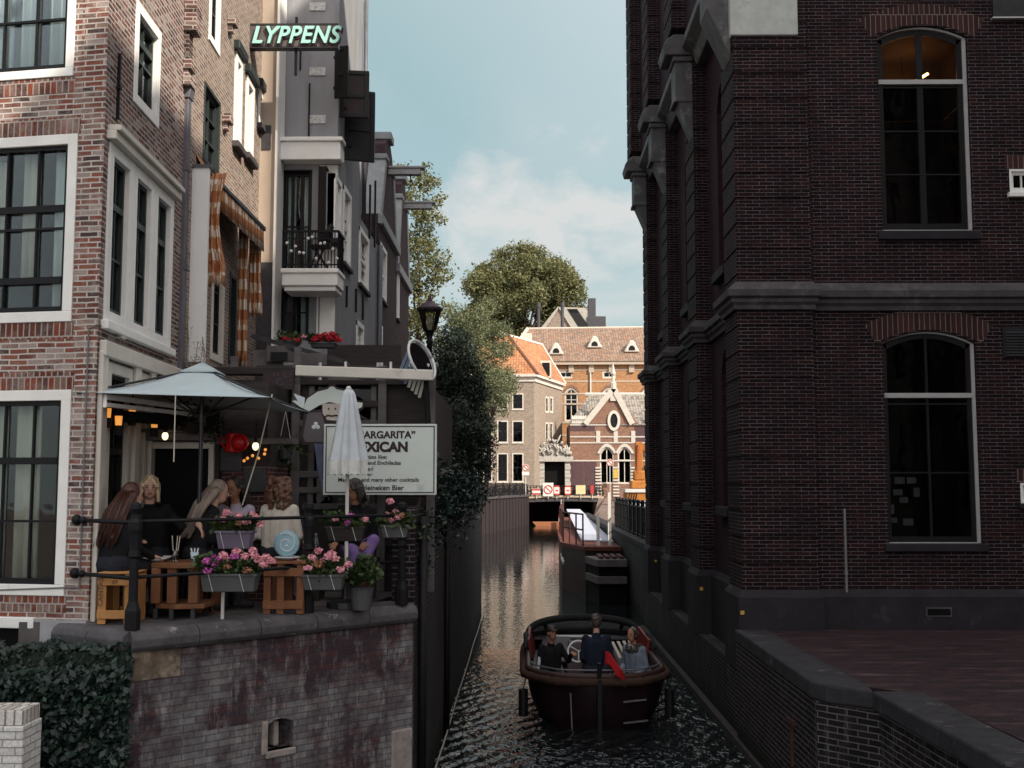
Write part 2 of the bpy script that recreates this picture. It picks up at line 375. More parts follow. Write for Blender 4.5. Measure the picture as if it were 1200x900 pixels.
CHECK = checks('orange_checked_fabric')
PARA = mat('blue_grey_canvas', (.40, .475, .50), .85, var=.10, scale=3, bump=.12, bscale=120)
PARA_W = mat('pale_parasol_canvas', (.50, .54, .57), .9, var=.14, scale=4, bump=.2, bscale=90)
FRINGE = mat('cream_valance', (.60, .61, .58), .9, var=.15, scale=9, bump=.2)
STEEL = mat('pale_painted_metal', (.55, .56, .55), .4, .2, var=.08, bump=.03)
STEEL_D = mat('dark_metal', (.055, .055, .06), .4, .5, var=.2, bump=.05)
SIGNW = mat('sign_panel_white', (.62, .68, .64), .5, var=.07, scale=2, bump=.03, stain=((.42, .45, .41), 3.5, .56, .8))
INK = mat('dark_sign_paint', (.045, .03, .035), .6, var=.1, bump=0)
SIGNG = mat('grey_painted_panel', (.115, .105, .115), .6, var=.1, bump=.03)
NAVY = mat('navy_cloth', (.012, .016, .03), .9, var=.25, scale=9, bump=.3, bscale=22)
BLK_C = mat('black_cloth', (.009, .0088, .0105), .9, var=.4, scale=9, bump=.8, bscale=11)
DENIM = mat('faded_denim', (.15, .175, .22), .9, var=.25, scale=9, bump=.4, bscale=22)
CREAM_C = mat('cream_sweater', (.50, .46, .40), .95, var=.1, scale=9, bump=.5, bscale=16)
LILAC_C = mat('pale_lilac_shirt', (.42, .38, .46), .9, var=.15, scale=9, bump=.3, bscale=18)
PURP_C = mat('lilac_trousers', (.25, .16, .40), .9, var=.2, scale=9, bump=.4, bscale=18)
JEAN = mat('dark_trousers', (.02, .022, .03), .9, var=.25, scale=9, bump=.3)
SKIN1 = mat('fair_skin', (.52, .31, .235), .55, var=.08, scale=15, bump=.05, sub=.1)
SKIN2 = mat('tanned_skin', (.33, .165, .105), .55, var=.08, scale=15, bump=.05, sub=.1)
LIP = mat('lips', (.32, .10, .09), .45, var=.1, bump=0)
TEETH = mat('teeth', (.7, .66, .6), .4, var=.05, bump=0)
EYE = mat('eye_and_brow', (.03, .022, .02), .3, var=.1, bump=0)  # dark tone shared by eyes and brows
def hairm(n, c): return mat(n, c, .45, var=.45, scale=16, bump=.9, bscale=26, stretch=(3, 3, .35), spec=.5)
H_RED = hairm('auburn_hair', (.06, .02, .013)); H_BLO = hairm('blonde_hair', (.55, .42, .27)); H_ASH = hairm('ash_streaked_hair', (.25, .195, .16))
H_DRK = hairm('dark_brown_hair', (.025, .016, .013)); H_CUR = hairm('curly_brown_hair', (.11, .052, .03)); H_GRY = hairm('short_grey_brown_hair', (.07, .055, .048))
SHOE = mat('dark_shoes', (.02, .018, .018), .6, bump=.05)
PINK = leafmat('pink_petals', [(.72, .28, .35), (.82, .38, .44), (.86, .48, .52), (.62, .20, .29)], .7, .2)
MAG = leafmat('magenta_petals', [(.55, .10, .42), (.66, .18, .52)], .7, .2)
REDP = leafmat('red_petals', [(.50, .02, .035), (.62, .04, .07), (.38, .012, .025)], .7, .2)
BROWNP = leafmat('withered_petals', [(.26, .12, .06), (.38, .2, .11)], .8, .1)
GERL = leafmat('geranium_leaves', [(.028, .05, .02), (.05, .085, .03), (.075, .11, .04), (.035, .05, .018)])
IVY = leafmat('dark_ivy_leaves', [(.006, .014, .011), (.011, .024, .018), (.008, .018, .015), (.026, .05, .036), (.009, .019, .013)], .32, .08)
FERN = leafmat('fern_leaves', [(.03, .055, .02), (.06, .09, .03), (.045, .07, .03)])
TREE1 = leafmat('olive_tree_leaves', [(.10, .108, .045), (.17, .175, .08), (.22, .215, .10), (.08, .09, .04), (.15, .155, .068)], .6, .3)
TREE2 = leafmat('grey_green_leaves', [(.085, .105, .055), (.14, .16, .085), (.19, .205, .11), (.07, .086, .046)], .6, .25)
TREE3 = leafmat('yellow_green_leaves', [(.14, .135, .04), (.2, .17, .055), (.075, .085, .03), (.11, .115, .04)], .6, .3)
TREE4 = leafmat('dark_evergreen_leaves', [(.008, .014, .010), (.014, .023, .015), (.022, .034, .02)], .6, .1)
DRYP = leafmat('dry_seed_heads', [(.32, .27, .2), (.26, .21, .15), (.2, .18, .12)], .9, .2)
BARK = mat('grey_brown_bark', (.07, .055, .045), .9, var=.4, scale=6, bump=.5)
PLAST = mat('dark_grey_planter_plastic', (.085, .087, .09), .5, var=.15, bump=.05)
PLAST_L = mat('lilac_grey_planter', (.14, .115, .165), .5, var=.15, bump=.05)
REDE = mat('red_enamel', (.52, .012, .014), .25, var=.1, bump=.02)
CHINA = mat('white_china', (.68, .70, .70), .25, var=.04, bump=0)
SKYB = mat('sky_blue_plastic', (.28, .45, .52), .4, var=.08, bump=0)
TEALN = mat('mint_neon_tube', (.36, .66, .62), .3, var=.05, bump=0)
AMBER = plain_emit('amber_lamp_glow', (1., .40, .08), .42)
BULB = plain_emit('warm_bulb', (1., .78, .5), 1.1)
HULL = mat('dark_maroon_hull', (.013, .006, .0075), .35, var=.2, scale=3, bump=.05)
HULLIN = mat('grey_boat_deck', (.075, .07, .074), .7, var=.2, bump=.1)
DKVINYL = mat('plum_vinyl', (.06, .036, .042), .45, var=.15, bump=.05)
REDV = mat('red_vinyl', (.15, .022, .018), .45, var=.15, bump=.05)
ROPE = mat('coir_rope', (.045, .024, .018), .9, var=.3, scale=30, bump=.6, bscale=60)
REDF = mat('red_flag_cloth', (.36, .014, .02), .85, var=.1, bump=.2)
FARW = mat('weathered_white_trim', (.52, .48, .43), .7, var=.15, scale=2, stain=((.33, .29, .25), 3, .55, .8))
ORNG = mat('machine_orange', (.32, .125, .03), .5, var=.25, scale=4, bump=.05)
BLUEP = mat('pale_blue_pontoon', (.36, .42, .5), .6, var=.15, bump=.05)
YEL = mat('yellow_marker', (.5, .33, .05), .5, bump=0)
SIGNR = mat('traffic_red', (.42, .05, .045), .5, bump=0); SIGNWH = mat('traffic_white', (.62, .60, .56), .5, var=.06, bump=0)
DECKW = mat('pale_ramp_board', (.40, .42, .50), .7, var=.12, bump=.1)
PAPER = mat('note_paper', (.8, .78, .8), .8, var=.1, bump=0)
CONC = mat('weathered_concrete', (.027, .0205, .022), .85, var=.2, scale=2, bump=.2, stretch=(3, 3, .25), stain=((.02, .016, .018), 3, .5, .75))
DKREC = mat('recess_shade_black', (.004, .0035, .004), .9, var=.2, bump=0)  # near-black colour stands in for the shade inside openings and gaps
GREYPIP = mat('grey_conduit', (.16, .155, .16), .5, bump=0)
# ---------------------------------------------------------------- facades
class Face:                      # a vertical wall plane: origin P0 (x,y), direction d, outward normal n
    def __init__(s, P0, d, flip=False):
        s.P = V((P0[0], P0[1], 0)); s.d = V((d[0], d[1], 0)).normalized()
        s.n = V((s.d.y, -s.d.x, 0)); s.n = -s.n if flip else s.n
    def at(s, u, z, w=0): return s.P+s.d*u+s.n*w+UP*z
    def ob(s, B, u0, u1, z0, z1, w0, w1, mi=0): return B.obox(s.at(u0, z0, w0), s.d*(u1-u0), s.n*(w1-w0), UP*(z1-z0), mi)
    def px(s, px, py): return PL(px, py, s.P, s.d)
    def rect(s, x0, y0, x1, y1):  # pixel corners -> u0,u1,z0,z1
        ym = (y0+y1)/2; u0 = s.px(x0, ym)[0]; u1 = s.px(x1, ym)[0]; xm = (x0+x1)/2
        return (min(u0, u1), max(u0, u1), s.px(xm, y1)[1], s.px(xm, y0)[1])
def arc(u0, u1, zs, rise, n=10):
    return [(u0+(u1-u0)*k/n, zs+rise*(1-(2*k/n-1)**2)) for k in range(n+1)]
def wall(B, fc, u0, u1, z0, z1, ops, depth=.2, mi=0, mr=None):
    """wall sheet with real openings and reveals; ops = (u0,u1,z0,z1,rise)"""
    mr = mi if mr is None else mr
    us = sorted({u0, u1, *[min(max(q, u0), u1) for o in ops for q in o[:2]]}); zs = sorted({z0, z1, *[min(max(q, z0), z1) for o in ops for q in o[2:4]]})
    for i in range(len(us)-1):
        for j in range(len(zs)-1):
            a, b, c, d = us[i], us[i+1], zs[j], zs[j+1]; m, k = (a+b)/2, (c+d)/2
            if any(o[0] < m < o[1] and o[2] < k < o[3] for o in ops): continue
            B.face([fc.at(a, c), fc.at(b, c), fc.at(b, d), fc.at(a, d)], mi)
    for o in ops:
        a, b, c, d, rise = (*o, 0)[:5]; zsp = d-rise
        for u in (a, b): B.face([fc.at(u, c), fc.at(u, c, -depth), fc.at(u, zsp, -depth), fc.at(u, zsp)], mr)
        B.face([fc.at(a, c), fc.at(b, c), fc.at(b, c, -depth), fc.at(a, c, -depth)], mr)
        if rise:
            pts = arc(a, b, zsp, rise)
            for (p, q), (r, t) in zip(pts, pts[1:]):
                B.face([fc.at(p, q), fc.at(r, t), fc.at(r, d), fc.at(p, d)], mi)
                B.face([fc.at(p, q), fc.at(r, t), fc.at(r, t, -depth), fc.at(p, q, -depth)], mr)
        else: B.face([fc.at(a, d), fc.at(b, d), fc.at(b, d, -depth), fc.at(a, d, -depth)], mr)
def window(par, fc, u0, u1, z0, z1, fw=.09, cols=2, rows=(.5,), frame=None, bar=None, depth=.1, sash=.04, thick=(), curtain=None,
           sill=None, rise=0, glassm=None, room=None, proud=.015, roomd=.7, name='window', trans=None, fsides=(1, 1, 1, 1), bw=.018, pad=.3):
    frame = frame or WHITE; bar = bar or BLACK; glassm = glassm or GLASS; room = room or ROOM
    B = MB(); L, Rr, Bt, T = [fw*k for k in fsides]
    fc.ob(B, u0, u0+L, z0+Bt, z1-rise, -depth, proud); fc.ob(B, u1-Rr, u1, z0+Bt, z1-rise, -depth, proud)
    fc.ob(B, u0, u1, z0, z0+Bt, -depth, proud+.002)
    if rise:
        o = arc(u0, u1, z1-rise, rise); i_ = arc(u0+L, u1-Rr, z1-rise-T*.3, rise-T*.7)
        for k in range(len(o)-1):
            q = [o[k], o[k+1], i_[k+1], i_[k]]
            B.prism([fc.at(a, b, -depth) for a, b in q], fc.n*(depth+proud))
    else: fc.ob(B, u0+L*0, u1, z1-T, z1, -depth, proud+.001)
    w = B.build(name, frame, par, bevel=.006)
    a, b, c, d = u0+L, u1-Rr, z0+Bt, z1-T
    # glass
    g = MB(); gd = -depth*.62
    if rise:
        pts = [(a, c), (b, c)]+arc(a, b, d-rise+T*.7, rise-T*.7)[::-1]
        g.prism([fc.at(p, q, gd) for p, q in pts], fc.n*-.006)
    else: fc.ob(g, a, b, c, d, gd-.006, gd)
    g.build('pane', glassm, w)
    # sash bars
    s = MB(); w0, w1 = gd+.001, gd+.04; dt = d-(rise*.25 if rise else 0)
    s0 = sash
    fc.ob(s, a, a+s0, c, d-rise*.9, w0, w1); fc.ob(s, b-s0, b, c, d-rise*.9, w0, w1); fc.ob(s, a+s0, b-s0, c, c+s0*1.3, w0, w1)
    if not rise: fc.ob(s, a+s0, b-s0, d-s0, d, w0, w1)
    else:
        o = arc(a, b, d-rise*.95, rise*.9); i_ = arc(a+s0, b-s0, d-rise*.95-s0, rise*.9)
        for k in range(len(o)-1):
            s.prism([fc.at(p, q, w0) for p, q in (o[k], o[k+1], i_[k+1], i_[k])], fc.n*(w1-w0))
    for k in range(1, cols):
        t = bw if not isinstance(bw, tuple) else bw[0]
        u = a+(b-a)*k/cols; fc.ob(s, u-t/2, u+t/2, c+s0*1.3, dt-(0 if rise else s0), w0, w1-.006)
    for r in rows:
        z = c+(d-c)*r; hh = .032 if r in thick else .011
        fc.ob(s, a+s0, b-s0, z-hh, z+hh, w0, w1-.003 if r not in thick else w1+.008)
    s.build('sash', bar, w)
    if trans is not None:
        q = MB(); z = c+(d-c)*trans; fc.ob(q, u0+L*.5, u1-Rr*.5, z-.035, z+.035, -depth*.6, proud-.004); q.build('transom', frame, w, bevel=.005)
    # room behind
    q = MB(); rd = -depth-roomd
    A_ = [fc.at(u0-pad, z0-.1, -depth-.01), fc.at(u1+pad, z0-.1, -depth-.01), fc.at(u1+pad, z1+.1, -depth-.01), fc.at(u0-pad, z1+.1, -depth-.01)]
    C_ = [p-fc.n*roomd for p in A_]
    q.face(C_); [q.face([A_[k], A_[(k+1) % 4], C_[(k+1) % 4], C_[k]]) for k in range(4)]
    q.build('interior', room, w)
    if curtain:
        for (ca, cb, ch, cm, cz0) in curtain:     # from, to (0..1 of width), top (0..1), material, bottom (0..1)
            q = MB(); n = max(10, int(abs(cb-ca)*30)); vs = []
            for k in range(n+1):
                f = ca+(cb-ca)*k/n; u = a+(b-a)*f; ww = -depth-min(.10, roomd*.6)+(.022 if roomd > .2 else .006)*math.sin(k*1.7)+.012*math.sin(k*.9+1)
                vs += [fc.at(u, c+(d-c)*cz0, ww), fc.at(u, c+(d-c)*ch, ww*.9-.01)]
            q.add(vs, [(2*k, 2*k+2, 2*k+3, 2*k+1) for k in range(n)]); q.build('curtain', cm, w, smooth=True, solid=.004)
    if sill:
        q = MB(); fc.ob(q, u0-.04, u1+.04, z0-.07, z0-.002, -.05, .07); q.build('sill', sill, w, bevel=.008)
    return w
# ---------------------------------------------------------------- leaves
def leaves(name, mats, pts, size, parent=None, up=.25, aspect=.5, weights=None, jit=.4, nrm=None):
    pts = np.asarray(pts, float); n = len(pts)
    nv = RNG.normal(size=(n, 3)); nv[:, 2] = np.abs(nv[:, 2])*.8+up
    if nrm is not None: nv = nv*.75+np.asarray(nrm)*1.1
    nv /= np.linalg.norm(nv, axis=1)[:, None]
    t = np.cross(nv, RNG.normal(size=(n, 3))); t /= np.linalg.norm(t, axis=1)[:, None]; b = np.cross(nv, t)
    s = size*(1-jit+2*jit*RNG.random(n))[:, None]
    q = np.stack([pts-t*s*.5, pts+b*s*aspect*.5-nv*s*.08, pts+t*s*.5-nv*s*.16, pts-b*s*aspect*.5-nv*s*.08], 1).reshape(-1, 3)
    off = np.zeros(3); p = parent
    while p is not None: off += np.array(p.location); p = p.parent
    me = bpy.data.meshes.new(name); me.vertices.add(4*n); me.vertices.foreach_set('co', (q-off).ravel())
    me.loops.add(4*n); me.loops.foreach_set('vertex_index', np.arange(4*n)); me.polygons.add(n)
    me.polygons.foreach_set('loop_start', np.arange(n)*4); me.polygons.foreach_set('loop_total', np.full(n, 4))
    mats = mats if isinstance(mats, (list, tuple)) else [mats]
    for m in mats: me.materials.append(m)
    if len(mats) > 1: me.polygons.foreach_set('material_index', RNG.choice(len(mats), n, p=weights))
    me.update(calc_edges=True); me.validate()
    o = bpy.data.objects.new(name, me); COL.objects.link(o); o.parent = parent; return o
def clump_pts(cs, per, shell=.55, flat=.85):
    out = []
    for (c, r) in cs:
        n = max(3, int(per*r*r)); d = RNG.normal(size=(n, 3)); d /= np.linalg.norm(d, axis=1)[:, None]
        rr = r*(shell+(1-shell)*RNG.random(n))[:, None]*(1+.22*RNG.normal(size=(n, 1)))
        out.append(np.array(c)+d*rr*np.array([1, 1, flat]))
    return np.concatenate(out)
def tree(name, label, base, crown_c, crown_r, nclump, clump_r, per, leaf, mats, trunk_r=.35, group=None, limb=8, weights=None, gaps=.0, seed=0, shape=None):
    rnd = random.Random(seed); base = V(base); cc = V(crown_c); rx, ry, rz = crown_r
    th = thing(name, label, 'tree', base, group)
    cs = []
    while len(cs) < nclump:
        p = V((rnd.uniform(-1, 1), rnd.uniform(-1, 1), rnd.uniform(-1, 1)))
        if .3 < p.length < 1.0 and (shape is None or shape(p)): cs.append((cc+V((p.x*rx, p.y*ry, p.z*rz)), clump_r*rnd.uniform(.55, 1.25)))
    B = MB(); top = cc-V((0, 0, rz*.55))
    B.tube([base, base.lerp(top, .5)+V((trunk_r*.4, 0, 0)), top], [trunk_r, trunk_r*.8, trunk_r*.6], 9)
    B.build('trunk', BARK, th, smooth=True)
    B = MB()
    for c, r in cs[::max(1, len(cs)//limb)]:
        m = top.lerp(c, .5)+V((rnd.uniform(-.3, .3), rnd.uniform(-.3, .3), .2))
        B.tube([top-V((0, 0, .1)), m, c], [trunk_r*.5, trunk_r*.28, trunk_r*.08], 6)
    B.build('limb', BARK, th, smooth=True)
    leaves('crown', mats, clump_pts(cs, per), leaf, th, weights=weights)
    return th
# ---------------------------------------------------------------- people
def remesh(name, prims, mats, voxel, smooth_it, parent):
    """one continuous skin grown round a list of limbs; each face takes the material of the limb it covers"""
    B = MB()
    for p in prims:
        if p[0] == 'c':
            _, a, ra, b, rb, m = p; a = V(a); b = V(b)
            B.ell(a, ra, 12, 8); B.ell(b, rb, 12, 8)
            if (b-a).length > 1e-4: B.cyl(a, b, ra, rb, 12)
        else: B.ell(p[1], p[2], 16, 12, 0, p[3])
    o = B.build('tmp', [], None, uv=False)
    r = o.modifiers.new('r', 'REMESH'); r.mode = 'VOXEL'; r.voxel_size = voxel
    if smooth_it:
        sm = o.modifiers.new('s', 'SMOOTH'); sm.factor = .5; sm.iterations = smooth_it
    dg = bpy.context.evaluated_depsgraph_get(); dg.update()
    me = bpy.data.meshes.new_from_object(o.evaluated_get(dg)); me.name = name
    old = o.data; bpy.data.objects.remove(o); bpy.data.meshes.remove(old)
    n = len(me.polygons); c = np.empty(n*3); me.polygons.foreach_get('center', c); c = c.reshape(-1, 3)
    best = np.full(n, 1e9); idx = np.zeros(n, int)
    for p in prims:
        if p[0] == 'c':
            a = np.array(p[1]); b = np.array(p[3]); ab = b-a; L = max(1e-9, ab@ab)
            t = np.clip(((c-a)@ab)/L, 0, 1); d = np.linalg.norm(c-a-t[:, None]*ab, axis=1)-(p[2]+(p[4]-p[2])*t); mi = p[5]
        else:
            q = c-np.array(p[1])
            if p[3]: q = q@np.array(p[3])
            k = np.linalg.norm(q/np.array(p[2]), axis=1); d = (k-1)*min(p[2]); mi = p[4]
        s = d < best; best[s] = d[s]; idx[s] = mi
    me.materials.clear()
    for m in mats: me.materials.append(m)
    me.polygons.foreach_set('material_index', idx); me.polygons.foreach_set('use_smooth', [True]*n)
    ob = bpy.data.objects.new(name, me); COL.objects.link(ob); ob.parent = parent; return ob
def person(label, loc, rz, seat=.45, lean=0, yaw=0, pitch=0, side=0, armL=None, armR=None, shirt=None, trousers=None, skin=None,
           hairmat=None, hair='long', sleeve=1.0, smile=False, group=None, k=.95, legs=None, extra=None, voxel=.0085):
    """local frame: faces -Y, +X is the figure's left. armL/armR = (elbow, hand, hand direction) offsets from the shoulder"""
    th = thing('person', label, 'person', loc, group)
    mats = [shirt, trousers, skin, LIP, EYE, SHOE, TEETH]; P = []
    pz = seat+.10; pel = V((0, 0, pz)); la = R(lean); sd = R(side)
    u = V((math.sin(sd), -math.sin(la), math.cos(la))).normalized(); fw = V((0, -math.cos(la), -math.sin(la)))
    at = lambda h, x=0, f=0: pel+u*h*k+V((x*k, 0, 0))+fw*f*k
    c = lambda a, ra, b, rb, m: P.append(('c', V(a), ra*k, V(b), rb*k, m))
    c(at(0, -.085), .125, at(0, .085), .125, 1)                 # hips
    for s in (-1, 1):
        c(at(.03, s*.065), .118, at(.36, s*.085), .112, 0)
        c(at(.36, s*.07), .10, at(.455, s*.165), .062, 0)       # shoulder slope
    c(at(.10), .125, at(.36), .125, 0)
    c(at(.40, 0, -.02), .085, at(.50), .062, 0)                 # collar
    c(at(.47), .055, at(.58, 0, .015), .050, 2)                 # neck
    # head
    hc = at(.685, 0, .03); H = (Matrix.Rotation(R(yaw), 3, 'Z') @ Matrix.Rotation(R(pitch), 3, 'X'))
    h = lambda x, y, z: hc+(H @ V((x*k, y*k, z*k)))
    P.append(('e', h(0, .005, .02), (.074*k, .094*k, .108*k), H, 2))
    P.append(('e', h(0, -.028, -.05), (.054*k, .056*k, .066*k), H, 2))
    c(h(0, -.084, .012), .010, h(0, -.101, -.022), .0145, 2)    # nose
    for s in (-1, 1):
        P.append(('e', h(s*.03, -.079, .014), (.012*k, .009*k, .0065*k), H, 4))
        c(h(s*.018, -.0825, .034), .0045, h(s*.042, -.074, .034), .004, 4)   # brows
        P.append(('e', h(s*.074, .012, .0), (.012*k, .022*k, .03*k), H, 2))
    if smile:
        c(h(-.027, -.076, -.050), .008, h(.027, -.076, -.050), .008, 3); c(h(-.02, -.081, -.052), .0065, h(.02, -.081, -.052), .0065, 6)
    else: c(h(-.02, -.080, -.054), .0075, h(.02, -.080, -.054), .0075, 3)
    # arms with five fingers
    for s, arm in ((1, armL), (-1, armR)):
        sh = at(.44, s*.17); el, ha, hd = arm or ((s*.05, .02, -.27), (s*.0, -.2, -.36), (0, -1, -.2))
        e = sh+V(el)*k; w = sh+V(ha)*k; hd = V(hd).normalized()
        c(sh, .058, e, .046, 0)
        wr = e.lerp(w, sleeve); c(e, .045, wr, .037, 0)
        if sleeve < 1: c(wr, .034, w, .027, 2)
        c(w, .027, w+hd*.02, .028, 2)
        sx = hd.cross(UP); sx = sx.normalized() if sx.length > .1 else V((1, 0, 0)); dn = sx.cross(hd); dn = dn if dn.z < 0 else -dn
        c(w+hd*.03*k-sx*.018*k, .020, w+hd*.075*k-sx*.025*k, .014, 2); c(w+hd*.03*k+sx*.018*k, .020, w+hd*.075*k+sx*.025*k, .014, 2)
        for q, ln in zip((-1.5, -.5, .5, 1.5), (.068, .08, .076, .06)):
            a0 = w+hd*.075*k+sx*q*.0205*k; a1 = a0+(hd+dn*.22)*ln*.55*k; a2 = a1+(hd+dn*.85).normalized()*ln*.5*k
            c(a0, .0105, a1, .0098, 2); c(a1, .0098, a2, .0088, 2)
        t0 = w+hd*.02*k-sx*s*.026*k; t1 = t0+(hd*.6-sx*s*.9).normalized()*.035*k; c(t0, .013, t1, .0115, 2); c(t1, .0115, t1+(hd+dn*.3-sx*s*.2).normalized()*.03*k, .0098, 2)
    # legs
    L = legs or (((.09, -.43, seat+.05), (.10, -.42, .09)), ((-.09, -.43, seat+.05), (-.10, -.40, .09)))
    for s, (kn, an) in zip((1, -1), L):
        hp = pel+V((s*.085, 0, -.01)); kn = V(kn); an = V(an)
        c(hp, .105, kn, .066, 1); c(kn, .066, kn.lerp(an, .35), .062, 1); c(kn.lerp(an, .35), .06, an, .043, 1)
        ft = an+V(((kn.x-hp.x)*.15, -.15*k, -.045)); c(an+V((0, .02, -.03)), .042, ft, .036, 5)
    if extra: extra(P, c, at, h)
    B = remesh('body', P, mats, voxel, 3, th)
    # hair
    Q = []; rnd = random.Random(sum(map(ord, label)) % 999)
    q = lambda a, ra, b, rb: Q.append(('c', V(a), ra*k, V(b), rb*k, 0))
    if hair != 'cap':
        Q.append(('e', h(0, .022, .032), (.084*k, .096*k, .108*k), H, 0))
    if hair == 'long':
        for j in range(26):
            a = math.pi*(j/25)-0*math.pi; x = .08*math.cos(a); y = .03+.075*math.sin(a)
            st = h(x, y, .01); en = at(.36-.22*rnd.random(), x*1.45+.015*rnd.uniform(-1, 1), -.135-.035*math.sin(a)-.015*rnd.random())
            mid = st.lerp(en, .5)+V((x*.25, .02, 0)); q(st, .030, mid, .026); q(mid, .026, en, .011+.008*rnd.random())
    elif hair == 'bob':
        for j in range(22):
            a = math.pi*1.24*(j/21)-math.pi*.12; x = .083*math.cos(a); y = .02+.075*math.sin(a)
            st = h(x, y, .03); en = h(x*1.1, y*1.05-.004, -.125-.02*rnd.random()); q(st, .024, en, .016)
        for s in (-1, 1): q(h(0, -.045, .122), .02, h(s*.07, -.058, .02), .016)
    elif hair == 'curly':
        for j in range(110):
            a = rnd.uniform(-.35, math.pi+.35); zz = rnd.uniform(-.22, .12); rr = .085+.065*(1-abs(zz+.06)/.25)
            p = h(rr*math.cos(a)*1.15, .03+rr*math.sin(a)*.85, zz); Q.append(('e', p, (.03*k*rnd.uniform(.6, 1.1),)*3, None, 0))
    elif hair == 'short':
        for j in range(40):
            a = rnd.uniform(0, 2*math.pi); t = rnd.uniform(.2, 1.2)
            p = h(.08*math.cos(a)*math.sin(t), .025+.09*math.sin(a)*math.sin(t), .035+.105*math.cos(t)); Q.append(('e', p, (.02*k,)*3, None, 0))
    elif hair == 'cap':
        Q.append(('e', h(0, .012, .052), (.083*k, .10*k, .085*k), H, 0)); q(h(-.04, -.09, .052), .016, h(.04, -.09, .052), .016); q(h(-.025, -.125, .04), .012, h(.025, -.125, .04), .012)
    elif hair == 'scarf':
        Q.append(('e', h(0, .025, .02), (.088*k, .096*k, .115*k), H, 0)); c2 = at(.50)
        for a in range(10): x = math.cos(a*.628); y = math.sin(a*.628); q(c2+V((x*.09, y*.08, .0)), .045, c2+V((x*.11, y*.1, -.06)), .04)
    remesh('cap' if hair == 'cap' else 'headscarf' if hair == 'scarf' else 'hair', Q, [hairmat], .0085, 1, th)
    if hair in ('long', 'bob'):      # loose strands over the mass of the hair
        S = MB()
        for j in range(150):
            if hair == 'long':
                a = math.pi*rnd.random(); x = .09*math.cos(a); y = .035+.088*math.sin(a); f = rnd.uniform(.2, 1)
                st = h(x*.92, y, .06*rnd.random()); en = at(.36-.25*f, x*1.5+.02*rnd.uniform(-1, 1), -.15-.04*math.sin(a)-.02*rnd.random())
                mid = st.lerp(en, .45)+V((x*.3+.006*rnd.uniform(-1, 1), .035, 0))
            else:
                a = math.pi*1.2*rnd.random()-math.pi*.1; x = .096*math.cos(a); y = .02+.09*math.sin(a)
                st = h(x*.8, y*.8, .10); mid = h(x, y, .02); en = h(x*1.14, y*1.06, -.13-.035*rnd.random())
            S.tube([st, mid, en], [.0035, .0045, .0018], 4)
        S.build('loose_hair', hairmat, th, uv=False, smooth=True, local=True)
    th.rotation_euler = (0, 0, rz)
    return th
T = 2.30                                   # terrace level above the water
K = V((-3.39, 9.7, 0)); E = V((-1.16, 11.9, 0)); CA = V((-3.95, 10.2, 0))
# ---------------------------------------------------------------- ground, water, banks
def slab(name, poly, z0, z1, m, label=None):
    B = MB(); B.prism([(x, y, z0) for x, y in poly], (0, 0, z1-z0)); o = B.build(name, m); o['kind'] = 'structure'; return o
def water_mat():
    t = NT('canal_water'); t.b.inputs['Base Color'].default_value = (.008, .010, .011, 1); t.b.inputs['Roughness'].default_value = .015
    t.b.inputs['IOR'].default_value = 1.42; t.b.inputs['Specular IOR Level'].default_value = .5
    o = t.obj(); a = t.noise(t.scale(o, (1, .8, 1)), 2.9, 3, .5, .5); b = t.noise(t.scale(o, (1, .7, 1)), 9, 2, .55, .3)
    mp = t.n('ShaderNodeMapping'); mp.inputs['Rotation'].default_value = (0, 0, .55); t.l(o, mp.inputs['Vector'])
    wv = t.n('ShaderNodeTexWave'); wv.inputs['Scale'].default_value = 1.1; wv.inputs['Distortion'].default_value = 3.5; wv.inputs['Detail'].default_value = 3; wv.inputs['Detail Scale'].default_value = 1.6; t.l(mp.outputs[0], wv.inputs['Vector'])
    sx = t.n('ShaderNodeSeparateXYZ'); t.l(o, sx.inputs[0])
    near = t.n('ShaderNodeMapRange'); near.inputs[1].default_value = 24; near.inputs[2].default_value = 15; t.l(sx.outputs[1], near.inputs[0])
    far = t.n('ShaderNodeMapRange'); far.inputs[1].default_value = 16.5; far.inputs[2].default_value = 25; far.inputs[3].default_value = 1; far.inputs[4].default_value = .055; t.l(sx.outputs[1], far.inputs[0])
    hsum = t.math('ADD', t.math('MULTIPLY', a, .55), t.math('MULTIPLY', b, .22))
    hsum = t.math('ADD', hsum, t.math('MULTIPLY', t.math('MULTIPLY', wv.outputs['Fac'], near.outputs[0]), .13))
    bp = t.n('ShaderNodeBump'); bp.inputs['Distance'].default_value = .19; t.l(hsum, bp.inputs['Height']); t.l(far.outputs[0], bp.inputs['Strength'])
    t.l(bp.outputs[0], t.b.inputs['Normal']); return t.m
B = MB(); B.face([(-40, -40, 0), (40, -40, 0), (40, 135, 0), (-40, 135, 0)]); B.build('canal_water', water_mat())['kind'] = 'structure'
slab('left_bank', [(-90, 13.25), (-1.33, 13.25), (-1.33, 31), (-2.2, 31), (-4, 40), (-2.95, 79), (.5, 100), (.5, 140), (-90, 140)], -1.5, 2.28, BR_STREET)
slab('terrace_floor', [(K.x-.12, K.y+.5), (E.x-.45, E.y+.15), (-1.34, 13.24), (-4.4, 13.24), (-4.6, 10.25), (-4.13, 10.25)], -1.5, T, mat("terrace_flagstone", (.10, .09, .09), .85, var=.3, bump=.3))
slab('right_bank', [(3.45, 15.7), (90, 15.7), (90, 140), (7.0, 140), (7.0, 99), (3.35, 50), (3.35, 27.4)], -1.5, 1.98, BR_STREET)
slab('brick_pavement', [(3.35, 15.74), (3.35, 11.35), (3.85, 10.85), (3.98, 7.8), (4.1, -30), (90, -30), (90, 15.74)], -1.5, 1.55, BR_PAVE)
